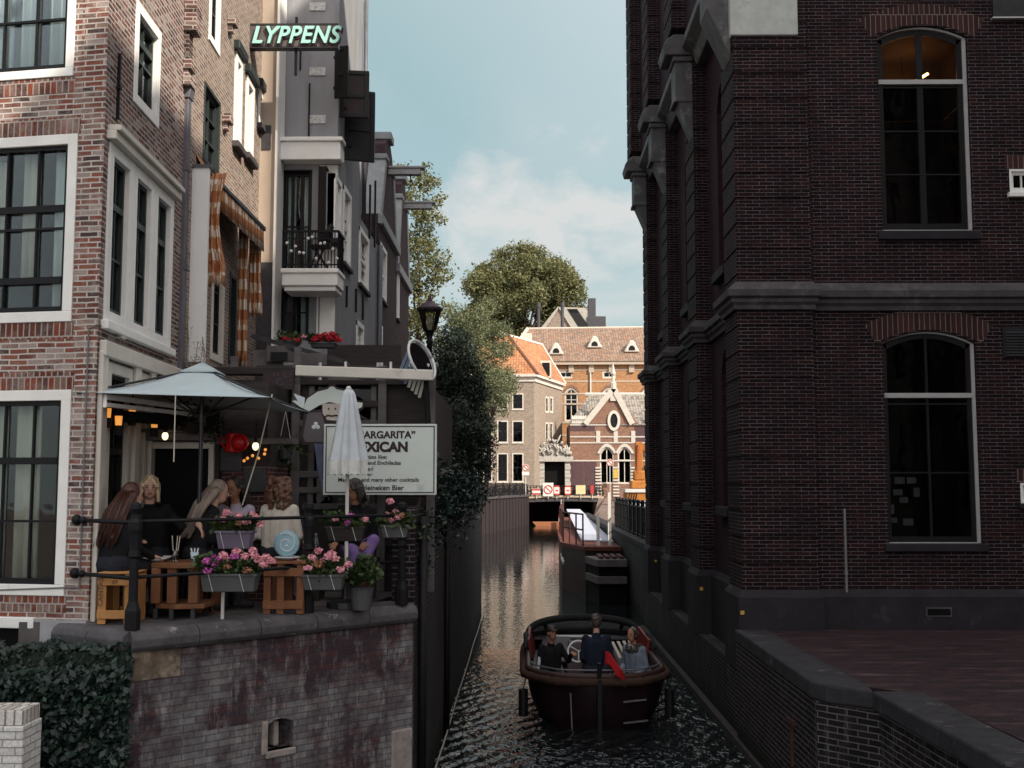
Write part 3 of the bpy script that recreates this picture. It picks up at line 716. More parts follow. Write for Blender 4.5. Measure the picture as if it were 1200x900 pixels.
slab('street', [(-400, 118.0), (400, 118.0), (400, 2500), (-400, 2500)], -1.6, 2.40, BR_STREET)
slab('near_street', [(-90, -60), (-4.9, -60), (-4.9, 9.0), (-90, 9.0)], -1.5, 1.35, BR_STREET)
# ---------------------------------------------------------------- terrace quay wall
tw = thing('terrace_wall', 'curving brick quay wall streaked with white limescale below the cafe terrace', 'quay wall', (K.x, K.y, 0))
B = MB(); d = (E-K).normalized(); fk = Face((K.x, K.y), (d.x, d.y)); L = (E-K).length
hole = (.0, 0, 0, 0)
h0 = fk.rect(312, 842, 344, 878)
wall(B, fk, 0, L, -1.5, T-.18, [(h0[0], h0[1], h0[2], h0[3], .05)], .25)
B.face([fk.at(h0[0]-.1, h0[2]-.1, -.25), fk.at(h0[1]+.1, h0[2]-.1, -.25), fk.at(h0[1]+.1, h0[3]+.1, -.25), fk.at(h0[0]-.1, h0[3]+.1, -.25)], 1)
J = V((-4.13, 10.2, 0)); fj = Face((J.x, J.y), ((K-J).x, (K-J).y)); fj.ob(B, 0, (K-J).length, -1.5, T-.18, -.3, 0, 2)
fe = Face((E.x, E.y), (0, 1)); fe.ob(B, 0, 1.4, -1.5, T-.18, -.2, 0)
B.build('brickwork', [BR_QUAY, DKREC, mat('pale_cement_edge', (.42, .40, .38), .85, var=.35, scale=4, bump=.3)], tw)
B = MB(); fk.ob(B, (h0[0]+h0[1])/2-.03, (h0[0]+h0[1])/2+.03, h0[2]+.02, h0[3]-.03, -.16, -.06)
fk.ob(B, h0[0]-.05, h0[0]+.02, h0[2]-.03, h0[3], -.1, .012); fk.ob(B, h0[0], h0[1]+.03, h0[2]-.07, h0[2], -.1, .015); B.build('drain_stone', RUBBLE, tw, bevel=.015)
B = MB(); fk.ob(B, L-.27, L+.004, .35, 1.02, -.1, .015); fk.ob(B, L-.42, L+.004, -.4, .34, -.1, .018)
split_build(B, 'quoin_stone', RUBBLE, tw, gap=0, bevel=.02)
fk2 = fk.rect(160, 762, 206, 790); B = MB(); fk.ob(B, .012, .48, 1.86, T-.185, -.05, .006); B.build('mortar_patch', mat('stained_cement_patch', (.13, .10, .075), .9, var=.6, scale=7, bump=.4, stain=((.4, .33, .25), 4, .5, .7)), tw)
def coping(par, P, Q, name, m, stones, back=.34, front=.07, zt=T, h=.19, skew=(0, 0)):
    d = (Q-P); Lq = d.length; fc = Face((P.x, P.y), (d.x, d.y)); B = MB()
    for i in range(stones):
        a = Lq*i/stones+.004; b = Lq*(i+1)/stones-.004
        prof = [(-back, zt-h), (front-.03, zt-h), (front, zt-h+.04), (front+.005, zt-h*.45), (front-.02, zt-.035), (front-.075, zt-.004), (-back, zt+.004)]
        B.prism([fc.at(a, z, w) for w, z in prof], fc.d*(b-a))
    return B.build(name, m, par, bevel=.008)
coping(tw, K, E+(E-K).normalized()*.02, 'coping', COPE, 5); coping(tw, J+V((-.1, .02, 0)), K, 'coping', COPE, 2)
# ---------------------------------------------------------------- canal-side wall on the left
cw = thing('canal_wall', 'tall dark herringbone brick wall rising from the left side of the water', 'canal wall', (-1.2, 20, 0))
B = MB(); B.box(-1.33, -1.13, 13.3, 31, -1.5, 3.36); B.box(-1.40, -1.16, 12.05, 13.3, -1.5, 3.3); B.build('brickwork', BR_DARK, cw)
B = MB()
for i in range(14): B.box(-1.38, -1.09, 13.3+i*1.26, 13.3+i*1.26+1.24, 3.36, 3.45)
B.build('capping', TIMB, cw, bevel=.02)
B = MB(); B.cyl((-1.09, 12.3, -.5), (-1.09, 12.3, 3.2), .05); B.cyl((-1.09, 16.3, -.5), (-1.09, 16.3, 3.3), .045); split_build(B, 'drainpipe', IRON, cw, smooth=True)
B = MB(); B.tube([(-1.07, 12+i*.8, .07+.02*math.sin(i*.9)) for i in range(25)], .012); tag(B.build('mooring_line', mat('pale_mooring_rope', (.34, .31, .27), .8)), 'thin pale rope stretched along the waterline of the left wall', 'rope')
# ---------------------------------------------------------------- corner brick house
ah = thing('brick_house', 'old red brick corner house with big white framed windows at left', 'house', CA)
fa = Face((CA.x, CA.y), (-math.cos(R(10)), math.sin(R(10))), True); fs = Face((CA.x, CA.y), (-.04, 1))
w1 = fa.rect(-78, -125, 90, 95); w2 = fa.rect(-78, 162, 88, 379); w3 = fa.rect(-78, 458, 80, 697)
B = MB(); wall(B, fa, 0, 6.5, 1.1, 12.5, [w1, w2, w3], .12)
s1 = fs.rect(157, 16, 187, 137); st = fs.rect(123, 197, 201, 393)
g1 = (.30, 1.05, 2.55, 4.72); g2 = (1.28, 1.62, 2.55, 4.72)
wall(B, fs, 0, 2.84, 1.1, 12.5, [s1, st, g1, g2], .14, 1)
B.face([fa.at(6.5, 1.1), fa.at(6.5, 12.5), fa.at(6.5, 12.5, -6), fa.at(6.5, 1.1, -6)]); q = [fa.at(0, 12.5), fa.at(6.5, 12.5), fa.at(6.5, 12.5, -7), fs.at(2.84, 12.5)]; B.face(q)
B.face([fa.at(6.5, 1.1, -6), fa.at(6.5, 12.5, -6), fs.at(2.84, 12.5), fs.at(2.84, 1.1)])
B.build('wall', [BR_OLD, BR_SIDE], ah)
# soldier courses over and under the windows
SOLD = brick('soldier_course_brick', [(.22, .055, .032), (.14, .045, .03), (.20, .12, .10), (.10, .05, .042)], (.42, .36, .33), .062, .19, .008, [((.42, .37, .34), 3.2, .5, .72, .6, (1, 1, 1))], bump=.6, wob=.006)
B = MB()
for w in (w1, w2, w3):
    fa.ob(B, w[0]-.02, w[1]+.2, w[3]+.004, w[3]+.17, -.05, .004)
    if w is not w3: fa.ob(B, w[0]-.02, w[1]+.2, w[2]-.16, w[2]-.004, -.05, .004)
fa.ob(B, w3[0]-.02, w3[1]+.2, w3[2]-.15, w3[2]-.004, -.05, .004); split_build(B, 'soldier_course', SOLD, ah)
window(ah, fa, *w1, .085, 4, (.29, .62), pad=0, roomd=.5, bar=BLACK, thick=(.62,), curtain=[(.02, .24, 1, CURT, 0), (.29, .46, 1, CURT, 0), (.5, .74, 1, CURT, 0), (.78, .97, 1, CURT, 0)])
window(ah, fa, *w2, .10, 4, (.19, .50, .62), pad=0, roomd=.5, bar=BLACK, thick=(.19, .62), curtain=[(0.01, .20, 1, CURT, .04), (.30, .46, 1, CURT_C, .2), (.56, .66, .95, CURT_C, .2), (.75, .99, .95, CURT_C, .2)])
window(ah, fa, *w3, .10, 4, (.34, .67), pad=0, roomd=.5, bar=BLACK, thick=(.67,), curtain=[(.26, .5, 1, CURT_C, 0), (.55, .9, 1, CURT_C, 0), (.0, .03, 1, CURT_C, 0)])
window(ah, fs, *s1, .11, 2, (.5, .72), pad=.02, roomd=.09, bar=BLACKG, thick=(.72,), depth=.13, curtain=[(.1, .9, 1, CURT, 0)], room=ROOM_W)
u0, u1, z0, z1 = st; a = (u1-u0)/3
for i in range(3):
    window(ah, fs, u0+a*i+.001, u0+a*(i+1)-.001, z0, z1, .13, 2, (.36, .70), pad=0, roomd=.09, bar=BLACKG, thick=(.70,), depth=.12, proud=.02, fsides=(1, 1, .8, .9), curtain=[(.1, .9, 1, CURT, 0)] if i < 2 else None, room=ROOM_W)
B = MB(); fs.ob(B, u0-.06, u1+.06, z1+.003, z1+.09, -.02, .09); fs.ob(B, u0-.04, u1+.04, z1+.093, z1+.15, -.02, .13); B.build('window_cornice', OFFW, ah, bevel=.01)
B = MB(); fs.ob(B, u0-.05, u1+.05, z0-.09, z0-.002, -.05, .07); B.build('window_sill', WHITE, ah, bevel=.01)
for g in (g1, g2): window(ah, fs, *g, .10, 2, (.3, .62), pad=.02, roomd=.09, bar=BLACK, thick=(.62,), depth=.12, frame=OFFW, curtain=[(.0, .4, 1, CURT_C, 0)])
B = MB()
for u in (.12, 1.16, 1.72): fs.ob(B, u-.08, u+.08, T, 4.8, .0, .05)
fs.ob(B, .05, 2.8, 4.75, 4.9, 0, .07); split_build(B, 'cream_pilaster', OFFW, ah, bevel=.012)
B = MB(); p = W(52, 96, 10.1)
B.tube([fa.at(.08, 5.0, .02), fa.at(.085, 2.6, .02)], .008); B.tube([fa.at(.085, 2.62, .02), fa.at(.9, 2.58, .02)], .008); B.tube([fa.at(.08, 5.0, .02), fa.at(0, 5.03, .02), fs.at(.25, 5.05, .02), fs.at(.6, 4.98, .03)], .008); B.build('conduit', GREYPIP, ah)
B = MB(); fs.ob(B, .52, .66, 4.98, 5.1, 0, .06); B.build('junction_box', OFFW, ah, bevel=.008)
for (x, y0, y1) in ((136, 60, 140),):
    B = MB(); u, z0 = fs.px(x, y1); z1 = fs.px(x, y0)[1]; fs.ob(B, u-.012, u+.012, z0, z1, 0, .03); fs.ob(B, u-.03, u+.03, z0+.3, z0+.34, 0, .04); B.build('wall_anchor', IRON, ah)
wb = fa.rect(-60, 722, 42, 760)
B = MB(); fa.ob(B, wb[0], wb[1], wb[3]-.1, wb[3], -.03, .05); fa.ob(B, wb[0], wb[0]+.09, wb[2]-.5, wb[3]-.1, -.03, .04); B.build('cellar_window_frame', WHITE, ah, bevel=.008)
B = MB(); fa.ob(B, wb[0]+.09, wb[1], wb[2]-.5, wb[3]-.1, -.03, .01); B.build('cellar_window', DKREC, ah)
B = MB(); fa.ob(B, -.0, wb[0], 1.1, T+.02, -.05, .03); B.build('cement_plinth', mat('pale_cement_plinth', (.33, .33, .34), .85, var=.2, scale=3, bump=.2), ah)
# downpipe
dp = W(213, 260, 13.0)
B = MB(); zt = W(214, 118, 13.05).z; B.box(dp.x-.06, dp.x+.06, dp.y-.05, dp.y+.07, 2.35, zt); zb = W(214, 99, 13.05).z
o = thing('downpipe', 'square grey lead downpipe with hopper head between the two brick houses', 'downpipe', (dp.x, dp.y, 2.3)); B.build('pipe', LEAD, o, bevel=.01)
B = MB(); B.prism([(dp.x-.07, dp.y-.07, zt), (dp.x+.07, dp.y-.07, zt), (dp.x+.10, dp.y-.07, zb), (dp.x-.10, dp.y-.07, zb)], (0, .18, 0)); B.build('hopper', LEAD, o, bevel=.01)
B = MB(); B.cyl((dp.x, dp.y, zb), (dp.x, dp.y, zb+.2), .055); B.build('collar', STONE_P, o, smooth=True)
B = MB(); [B.box(dp.x-.068, dp.x+.068, dp.y-.058, dp.y+.08, z, z+.07) for z in (3.6, 4.9, 6.1, 7.3)]; split_build(B, 'bracket', LEAD, o)
# ---------------------------------------------------------------- second brick house with the awning
bh = thing('brick_house', 'narrow brown brick house with a checked awning and projecting sign', 'house', (-4.1, 13.1, 0))
fb = Face((-4.065, 13.05), (-.04, 1)); ops = {}
ops['a'] = fb.rect(238, 106, 257, 199); ops['b'] = fb.rect(245, -30, 258, 58); ops['c'] = fb.rect(274, 64, 282, 172); ops['d'] = fb.rect(287, 92, 296, 186); ops['e'] = fb.rect(302, 108, 309, 150)
ops['f'] = fb.rect(247, 300, 262, 425); ops['g'] = fb.rect(268, 320, 276, 425)
B = MB(); wall(B, fb, -.16, 4.75, 2.2, 13.0, list(ops.values()), .14)
B.face([fb.at(-.16, 13), fb.at(4.75, 13), fb.at(4.75, 13, -6), fb.at(-.16, 13, -6)]); B.face([fb.at(4.75, 2.2), fb.at(4.75, 13), fb.at(4.75, 13, -6), fb.at(4.75, 2.2, -6)]); B.face([fb.at(-.16, 12.2), fb.at(-.16, 13), fb.at(-.16, 13, -6), fb.at(-.16, 12.2, -6)])
BR_TANS = brick('tan_side_brick', [(.20, .14, .115), (.24, .165, .135), (.15, .11, .092), (.28, .21, .18)], (.44, .40, .36), .19, .052, .008, [((.4, .35, .3), 3, .52, .75, .4, (1, 1, 1))], bump=.6, wob=.008)
B.build('wall', BR_TANS, bh)
window(bh, fb, *ops['a'], .05, 2, (.33, .66), frame=BLACKG, bar=BLACKG, depth=.12); window(bh, fb, *ops['b'], .1, 2, (.5,), depth=.12, curtain=[(.1, .9, 1, CURT, 0)])
for k in 'cde':
    window(bh, fb, *ops[k], .12, 1, (.5,), depth=.13, curtain=[(.1, .9, 1, CURT, 0)], proud=.03)
    B = MB(); o = ops[k]; fb.ob(B, o[0]-.08, o[1]+.08, o[3]+.004, o[3]+.14, -.02, .09); B.build('window_hood', BLACKG, bh, bevel=.015)
    B = MB(); fb.ob(B, o[0]-.06, o[1]+.06, o[2]-.1, o[2]-.004, -.02, .1); B.build('window_sill', STONE_L, bh, bevel=.015)
window(bh, fb, *ops['f'], .1, 2, (.35, .7), depth=.13, frame=OFFW); window(bh, fb, *ops['g'], .07, 1, (.5,), depth=.13, frame=BLACKG)
B = MB()   # brick corbels and iron anchors on the upper wall
for (x, y, s) in ((268, 26, .12), (262, 140, .1)):
    u, z = fb.px(x, y); fb.ob(B, u-.1, u+.1, z-.06, z+.06, 0, .12); fb.ob(B, u-.06, u+.06, z-.16, z-.06, 0, .07)
for (x, y) in ((214, 28), (214, 8)):
    u, z = fb.px(x, y); u = max(u, -.1); fb.ob(B, u-.13, u+.13, z-.05, z+.25, 0, .15); fb.ob(B, u-.09, u+.09, z-.6, z-.05, 0, .06); fb.ob(B, u-.12, u+.12, z-.72, z-.6, 0, .1)
split_build(B, 'brick_bracket', BR_SIDE, bh, bevel=.01)
# white wind board + awning
p0 = W(211, 300, 13.42); p1 = W(243, 300, 13.42); zt = W(225, 197, 13.42).z; zb = W(225, 424, 13.42).z
B = MB(); B.box(p0.x, p1.x, 13.4, 13.46, zb, zt); B.box(p0.x-.01, p1.x+.02, 13.38, 13.48, zt, zt+.04, 1); tag(B.build('wind_board', [BOARD, LEAD]), 'tall plain white screen board standing between downpipe and checked awning', 'screen')
aw = thing('awning', 'orange and white checked awning with tied side curtains on the brick house', 'awning', (-3.9, 14.5, 7.2))
b0 = W(246, 203, 13.55); b1 = W(309, 268, 15.9); n = 24; vs = []
for i in range(n+1):
    f = i/n; p = b0.lerp(b1, f); w0 = fb.at(0, 0); xw = -4.09-.04*(p.y-13.5)
    for j in range(5):
        g = j/4; vs.append((xw+(p.x-xw)*g, p.y, p.z+.28*(1-g)-.05*math.sin(g*3.14)))
    vs.append((p.x+.01+.012*math.sin(i*2.1), p.y, p.z-.30-.06*abs(math.sin(i*1.57/1.0+.8))))
B = MB(); B.add(vs, [(i*6+j, (i+1)*6+j, (i+1)*6+j+1, i*6+j+1) for i in range(n) for j in range(5)]); B.build('canopy', CHECK, aw, smooth=True, solid=.006)
B = MB(); B.bar(b0-V((0, .05, 0)), b1+V((0, .05, 0)), .05, .06); B.build('front_bar', STEEL_D, aw, bevel=.01)
def drape(par, x0, x1, Y, z0, z1, m, folds, taper=0, amp=.035, name='side_curtain'):
    B = MB(); n = 26; mrows = 10; vs = []
    for j in range(mrows+1):
        g = j/mrows
        for i in range(n+1):
            f = i/n; mid = (x0+x1)/2; x = x0+(x1-x0)*f; k = 1-taper*math.sin(min(1, g*1.25)*math.pi)*.6
            x = x0+(x-x0)*k
            vs.append((x, Y+amp*math.sin(f*folds*6.28+g*1.2)*(.5+g), z1+(z0-z1)*g+(.05*abs(math.sin(f*9.4)) if j == mrows else 0)))
    B.add(vs, [(j*(n+1)+i, j*(n+1)+i+1, (j+1)*(n+1)+i+1, (j+1)*(n+1)+i) for j in range(mrows) for i in range(n)])
    return B.build(name, m, par, smooth=True, solid=.006)
drape(aw, W(236, 270, 13.5).x, W(263, 270, 13.5).x, 13.55, W(245, 336, 13.55).z, b0.z-.0, CHECK, 3, .5)
drape(aw, W(278, 350, 15.6).x, W(290, 350, 15.6).x, 15.6, W(285, 432, 15.6).z, b1.z, CHECK, 2, .2)
drape(aw, W(291, 330, 15.9).x, W(307, 330, 15.9).x, 15.9, W(300, 372, 15.9).z, b1.z, CHECK, 3, .25)
# neon sign
sg = thing('neon_sign', 'dark projecting sign with mint neon letters LYPPENS high on the brick house', 'sign', (-3.6, 16.6, 9.9))
q0 = W(289, 57, 16.6); q1 = W(396, 57, 16.6); zt = W(340, 30, 16.6).z
B = MB(); B.box(q0.x, q1.x, 16.55, 16.67, q0.z, zt); B.build('panel', mat('brown_grey_sign_panel', (.11, .095, .09), .6), sg, bevel=.006)
B = MB(); [B.box(q0.x-.01, q1.x+.01, 16.54, 16.68, z-.012, z+.012) for z in (q0.z, zt)]; B.box(q1.x-.01, q1.x+.01, 16.54, 16.68, q0.z, zt); B.box(q0.x-.3, q0.x, 16.59, 16.63, q0.z+.04, q0.z+.08); B.box(q0.x-.3, q0.x, 16.59, 16.63, zt-.08, zt-.04); B.build('frame', STEEL_D, sg)
hh = zt-q0.z
lt = text('LYPPENS', 'lettering', TEALN, sg, (q0.x+.09, 16.52, q0.z+.055), (1, 0, 0), (0, 0, 1), hh*1.03, .022, shear=.28, offset=.008, sx=.86, space=1.10)
lt2 = text('LYPPENS', 'letter_shadow', INK, sg, (q0.x+.10, 16.54, q0.z+.038), (1, 0, 0), (0, 0, 1), hh*1.03, .012, shear=.28, offset=.022, sx=.86, space=1.10)
B = MB(); x = W(347, 40, 16.6).x; B.box(x-.02, x+.02, 16.60, 16.64, q0.z-.42, zt+.14); B.build('hanger_rod', IRON, sg)
# beige pier
B = MB(); p = W(302, 150, 17.5); p2 = W(325, 150, 17.5); B.box(p.x, p2.x-.02, 17.5, 17.95, 2.3, 13, 0); B.box(p2.x-.018, p2.x+.02, 17.44, 17.95, 3.0, 13, 1); B.box(p.x-.004, p2.x-.03, 17.49, 17.52, 5.2, 7.1, 2); B.box(p.x+.08, p2.x-.1, 17.48, 17.5, 8.95, 9.35, 2)
tag(B.build('chimney_pier', [BEIGE, WHITE, SLATE]), 'beige rendered pier rising between the brick house and the grey house', 'chimney')
# ---------------------------------------------------------------- grey house
gh = thing('grey_house', 'grey rendered house with balcony and black shutters on its canal side', 'house', (-3.4, 18, 0))
gf = Face((-3.07, 18.0), (-1, 0), True); gs = Face((-3.07, 18.0), (0, 1))
od = gf.rect(328, 199, 365, 330); ol = gf.rect(328, 338, 362, 398)
zl = W(350, 193, 18).z
B = MB(); wall(B, gf, 0, .98, 2.2, 13, [od, ol], .25)
gw = [gs.rect(391, 208, 399, 286), gs.rect(401, 222, 410, 312), gs.rect(420, 272, 431, 338), gs.rect(417, 378, 425, 424), gs.rect(419, 165, 425, 215), gs.rect(409, 170, 414, 200)]
wall(B, gs, 0, 5.2, 2.2, 8.6, gw[:4], .14); wall(B, gs, 0, 2.75, 8.6, 13, [], .14)
B.face([gs.at(2.75, 8.6), gs.at(2.75, 13), gs.at(2.75, 13, -5), gs.at(2.75, 8.6, -5)]); B.face([gs.at(2.75, 8.6), gs.at(5.2, 8.6), gs.at(5.2, 8.6, -5), gs.at(2.75, 8.6, -5)]); B.face([gs.at(0, 13), gs.at(2.75, 13), gs.at(2.75, 13, -5), gs.at(0, 13, -5)]); B.face([gs.at(5.2, 2.2), gs.at(5.2, 8.6), gs.at(5.2, 8.6, -5), gs.at(5.2, 2.2, -5)])
B.build('wall', GREYP, gh)
window(gh, gf, *od, .03, 3, (.5,), bar=BLACK, frame=BLACK, depth=.22, sash=.05, bw=.05, curtain=[(.05, .35, 1, CURT, 0), (.62, .95, 1, CURT, 0)], name='french_window')
window(gh, gf, *ol, .03, 2, (.55,), bar=BLACK, frame=BLACK, depth=.22, curtain=[(.02, .4, 1, CURT, 0)])
for w in gw[:4]: window(gh, gs, *w, .10, 2, (.33, .5, .66), thick=(.5,), depth=.11, proud=.03, bar=WHITE, pad=.04, roomd=.13, curtain=[(.1, .9, 1, CURT, 0)], sill=STONE_L)
B = MB(); gf.ob(B, -.02, .28, od[2], zl-.02, 0, .05); gf.ob(B, .27, .30, ol[2], ol[3]+.1, 0, .05); gf.ob(B, .0, .25, ol[2]-.1, ol[3]+.15, 0, .04); split_build(B, 'white_pilaster', WHITE, gh, bevel=.012)
B = MB(); gf.ob(B, -.10, .99, zl, zl+.30, 0, .30); gf.ob(B, -.14, .99, zl+.30, zl+.37, 0, .35); gs.ob(B, 0, .35, zl+.12, zl+.32, 0, .06); B.build('cornice', BOARD, gh, bevel=.015)
B = MB()
for (x, y0, y1) in ((352, 30, 82), (362, 98, 162)): u, za = gf.px(x, y1); zb = gf.px(x, y0)[1]; gf.ob(B, u-.012, u+.012, za, zb, 0, .03)
for (x, y0, y1) in ((405, 335, 360), (416, 338, 366), (424, 345, 375), (432, 215, 280), (438, 130+80, 290)): u, za = gs.px(x, y1); zb = gs.px(x, y0)[1]; gs.ob(B, min(u, 5)-.02, min(u, 5)+.02, za, zb, 0, .04)
split_build(B, 'wall_anchor', IRON, gh)
B = MB()
for y in (8, 84, 140): u, z = gf.px(372, y); gf.ob(B, u-.14, u+.13, z-.07, z+.07, 0, .02)
split_build(B, 'lattice_stone', mat('pale_lattice_stone', (.5, .5, .5), .8, var=.5, scale=30, bump=.6), gh)
B = MB(); B.cyl(gs.at(5.12, 2.4, .07), gs.at(5.12, 8.6, .07), .05); B.cyl(gs.at(2.7, 8.6, .06), gs.at(2.7, 12.9, .06), .04); split_build(B, 'drainpipe', LEAD, gh, smooth=True)
# balcony (part of the grey house)
bz = W(360, 316, 17.4).z; bt = W(360, 271, 17.4).z; x0 = W(331, 300, 17.4).x; x1 = W(396, 300, 17.4).x
B = MB(); B.box(x0, x1, 17.38, 18.0, bz-.26, bz); B.box(x0-.02, x1+.02, 17.35, 18.0, bz-.06, bz+.015); B.box(x0+.03, x1-.03, 17.42, 18, bz-.34, bz-.26); B.build('balcony', WHITE, gh, bevel=.015)
B = MB(); r = .009
B.bar((x0, 17.4, bt), (x1, 17.4, bt), .045, .03); B.bar((x1, 17.4, bt), (x1, 17.99, bt), .045, .03); B.bar((x0, 17.4, bz+.08), (x1, 17.4, bz+.08), .02, .02); B.bar((x0, 17.4, bt-.12), (x1, 17.4, bt-.12), .02, .02)
n = 17
for i in range(n+1): x = x0+(x1-x0)*i/n; B.cyl((x, 17.4, bz), (x, 17.4, bt), r, n=6)
for i in range(1, 6): B.cyl((x1, 17.4+.1*i, bz), (x1, 17.4+.1*i, bt), r, n=6)
B.build('balcony_railing', IRON, gh)
o = thing('string_light', 'string of small white globe lights hung along the balcony railing', 'string lights', (x0, 17.35, bt)); B = MB()
rnd = random.Random(3)
for i in range(13): B.ell((x0+.08+(x1-x0)*.9*i/12, 17.36, bt-.1-.42*rnd.random()), .027, 8, 6)
split_build(B, 'globe', CHINA, o, gap=-.004, smooth=True)
ch = thing('folding_chair', 'black folding chair standing on the white balcony', 'chair', (x1-.28, 17.65, bz)); B = MB(); c = V((x1-.28, 17.65, bz))
B.bar(c+V((-.2, -.15, 0)), c+V((.12, -.15, .75)), .025, .025); B.bar(c+V((-.2, .15, 0)), c+V((.12, .15, .75)), .025, .025); B.build('backrest_frame', IRON, ch)
B = MB(); B.bar(c+V((.12, -.15, 0)), c+V((-.16, -.15, .42)), .022, .022); B.bar(c+V((.12, .15, 0)), c+V((-.16, .15, .42)), .022, .022); split_build(B, 'leg', IRON, ch)
B = MB(); B.obox(c+V((-.2, -.17, .40)), (.32, 0, .02), (0, .34, 0), (0, 0, .025)); B.build('seat', TIMB, ch); B = MB(); B.obox(c+V((.05, -.17, .55)), (.09, 0, .22), (0, .34, 0), (.02, 0, -.01)); B.build('backrest', TIMB, ch)
# shutters
for i, (a, b, c_, d_, Y, lb) in enumerate(((383, 55, 409, 115, 17.62, 'black open shutter highest and nearest on the grey house'), (391, 82, 432, 137, 18.15, 'dark panelled open shutter between the two other shutters of the grey house'), (393, 104, 438, 187, 18.7, 'largest black shutter, hanging lowest and farthest back on the grey house'))):
    p = W(a, d_, Y); q = W(b if False else c_, b, Y); x0s = max(-3.07, p.x) if i == 0 else -3.07
    sh = thing('shutter', lb, 'shutter', (x0s, Y, p.z), 'open loading shutters')
    dy = .12*(i-.5); B = MB(); B.obox((x0s, Y, p.z), (q.x-x0s, dy, 0), (0, .05, 0), (0, 0, q.z-p.z)); B.build('leaf', [STEEL_D, TIMB, BLACK][i] if i else BLACK, sh, bevel=.01)
    B = MB(); e = .07; w_, h_ = q.x-x0s, q.z-p.z
    for (a0, a1, c0, c1) in ((0, w_, 0, e), (0, w_, h_-e, h_), (0, e, e, h_-e), (w_-e, w_, e, h_-e), (e, w_-e, h_*.42, h_*.42+e)):
        B.obox((x0s+a0, Y-.018+dy*a0/w_, p.z+c0), (a1-a0, dy*(a1-a0)/w_, 0), (0, .017, 0), (0, 0, c1-c0))
    B.build('rail', BLACK, sh, bevel=.005)
    B = MB(); [B.box(-3.09, x0s+.12, Y-.01, Y+.04, p.z+h_*f-.02, p.z+h_*f+.02) for f in (.2, .8)]; split_build(B, 'hinge', IRON, sh)
# ---------------------------------------------------------------- dark gabled houses
def gabled(label, y0, L, zt, zp, wins, m, xw=-3.05, loc=None):
    th = thing('gabled_house', label, 'house', (xw, y0, 0)); fc = Face((xw, y0), (0, 1)); B = MB()
    wr = [fc.rect(*w) for w in wins]; wr = [(max(.1, w[0]), min(L-.1, w[1]), w[2], w[3]) for w in wr]; wr = [w for w in wr if w[1]-w[0] > .15]
    wall(B, fc, 0, L, 2.2, zt, wr, .14)
    B.face([fc.at(0, 2.2), fc.at(0, zt), fc.at(0, zt, -5), fc.at(0, 2.2, -5)]); B.face([fc.at(L, 2.2), fc.at(L, zt), fc.at(L, zt, -5), fc.at(L, 2.2, -5)])
    n0, n1 = L*.30, L*.70
    B.prism([fc.at(u, z) for u, z in ((0, zt), (L, zt), (n1+.15, zp-.6), (n1, zp-.2), ((n0+n1)/2, zp+.15), (n0, zp-.2), (n0-.15, zp-.6))], fc.n*-.3)
    B.build('wall', m, th)
    for w in wr: window(th, fc, *w, .09, 2, (.33, .5, .66), thick=(.5,), bar=WHITE, depth=.11, proud=.03, curtain=[(.1, .9, 1, CURT, 0)], sill=STONE_L)
    B = MB()
    for s, (u, v) in ((1, (0, n0-.15)), (-1, (L, n1+.15))):
        B.prism([fc.at(u, zt, .04), fc.at(u+s*.32, zt, .04), fc.at(v+s*.22, zp-.55, .04), fc.at(v-s*.02, zp-.55, .04)], fc.n*-.38)
        B.obox(fc.at(min(v-.1*s, v+.3*s), zp-.62, .07), fc.d*.4, fc.n*-.42, UP*.12)
    fc.ob(B, (n0+n1)/2-.28, (n0+n1)/2+.28, zp+.02, zp+.2, -.34, .08); fc.ob(B, -.05, L+.05, zt-.22, zt, -.02, .1)
    B.build('gable_coping', mat('gable_stone_'+str(int(y0)), (.30, .31, .32), .8, var=.2, bump=.2), th, bevel=.02)
    B = MB(); B.prism([fc.at(-.05, zt, -.3), fc.at(L/2, zp-.4, -.3), fc.at(L+.05, zt, -.3)], fc.n*-4.7); B.build('roof', SLATE, th)
    B = MB(); um = (n0+n1)/2; bz = 10.68; fc.ob(B, um-.09, um+.09, bz-.07, bz+.07, -.3, .74); fc.ob(B, um-.12, um+.12, bz+.07, bz+.12, -.3, .82); hb = B.build('hoist_beam', mat('pale_beam_'+str(int(y0)), (.36, .36, .36), .7, var=.2), th, bevel=.01)
    B = MB(); B.tube([fc.at(um, bz-.07, .5), fc.at(um, bz-.2, .5), fc.at(um, bz-.26, .56), fc.at(um, bz-.32, .5), fc.at(um, bz-.27, .44)], .015); B.build('hook', IRON, hb)
    return th
gabled('dark brick gabled house with a hoist beam just beyond the grey house', 23.2, 3.3, 9.3, 11.35, [(441, 286, 452, 350), (439, 378, 447, 424)], BR_HOUSE)
gabled('farthest dark gabled house on the left bank with a hoist beam', 26.5, 3.0, 8.9, 11.3, [(461, 305, 467, 372), (457, 396, 462, 424)], BR_HOUSE)
DULLW = mat('dull_white_window_paint', (.36, .35, .35), .5, var=.12)
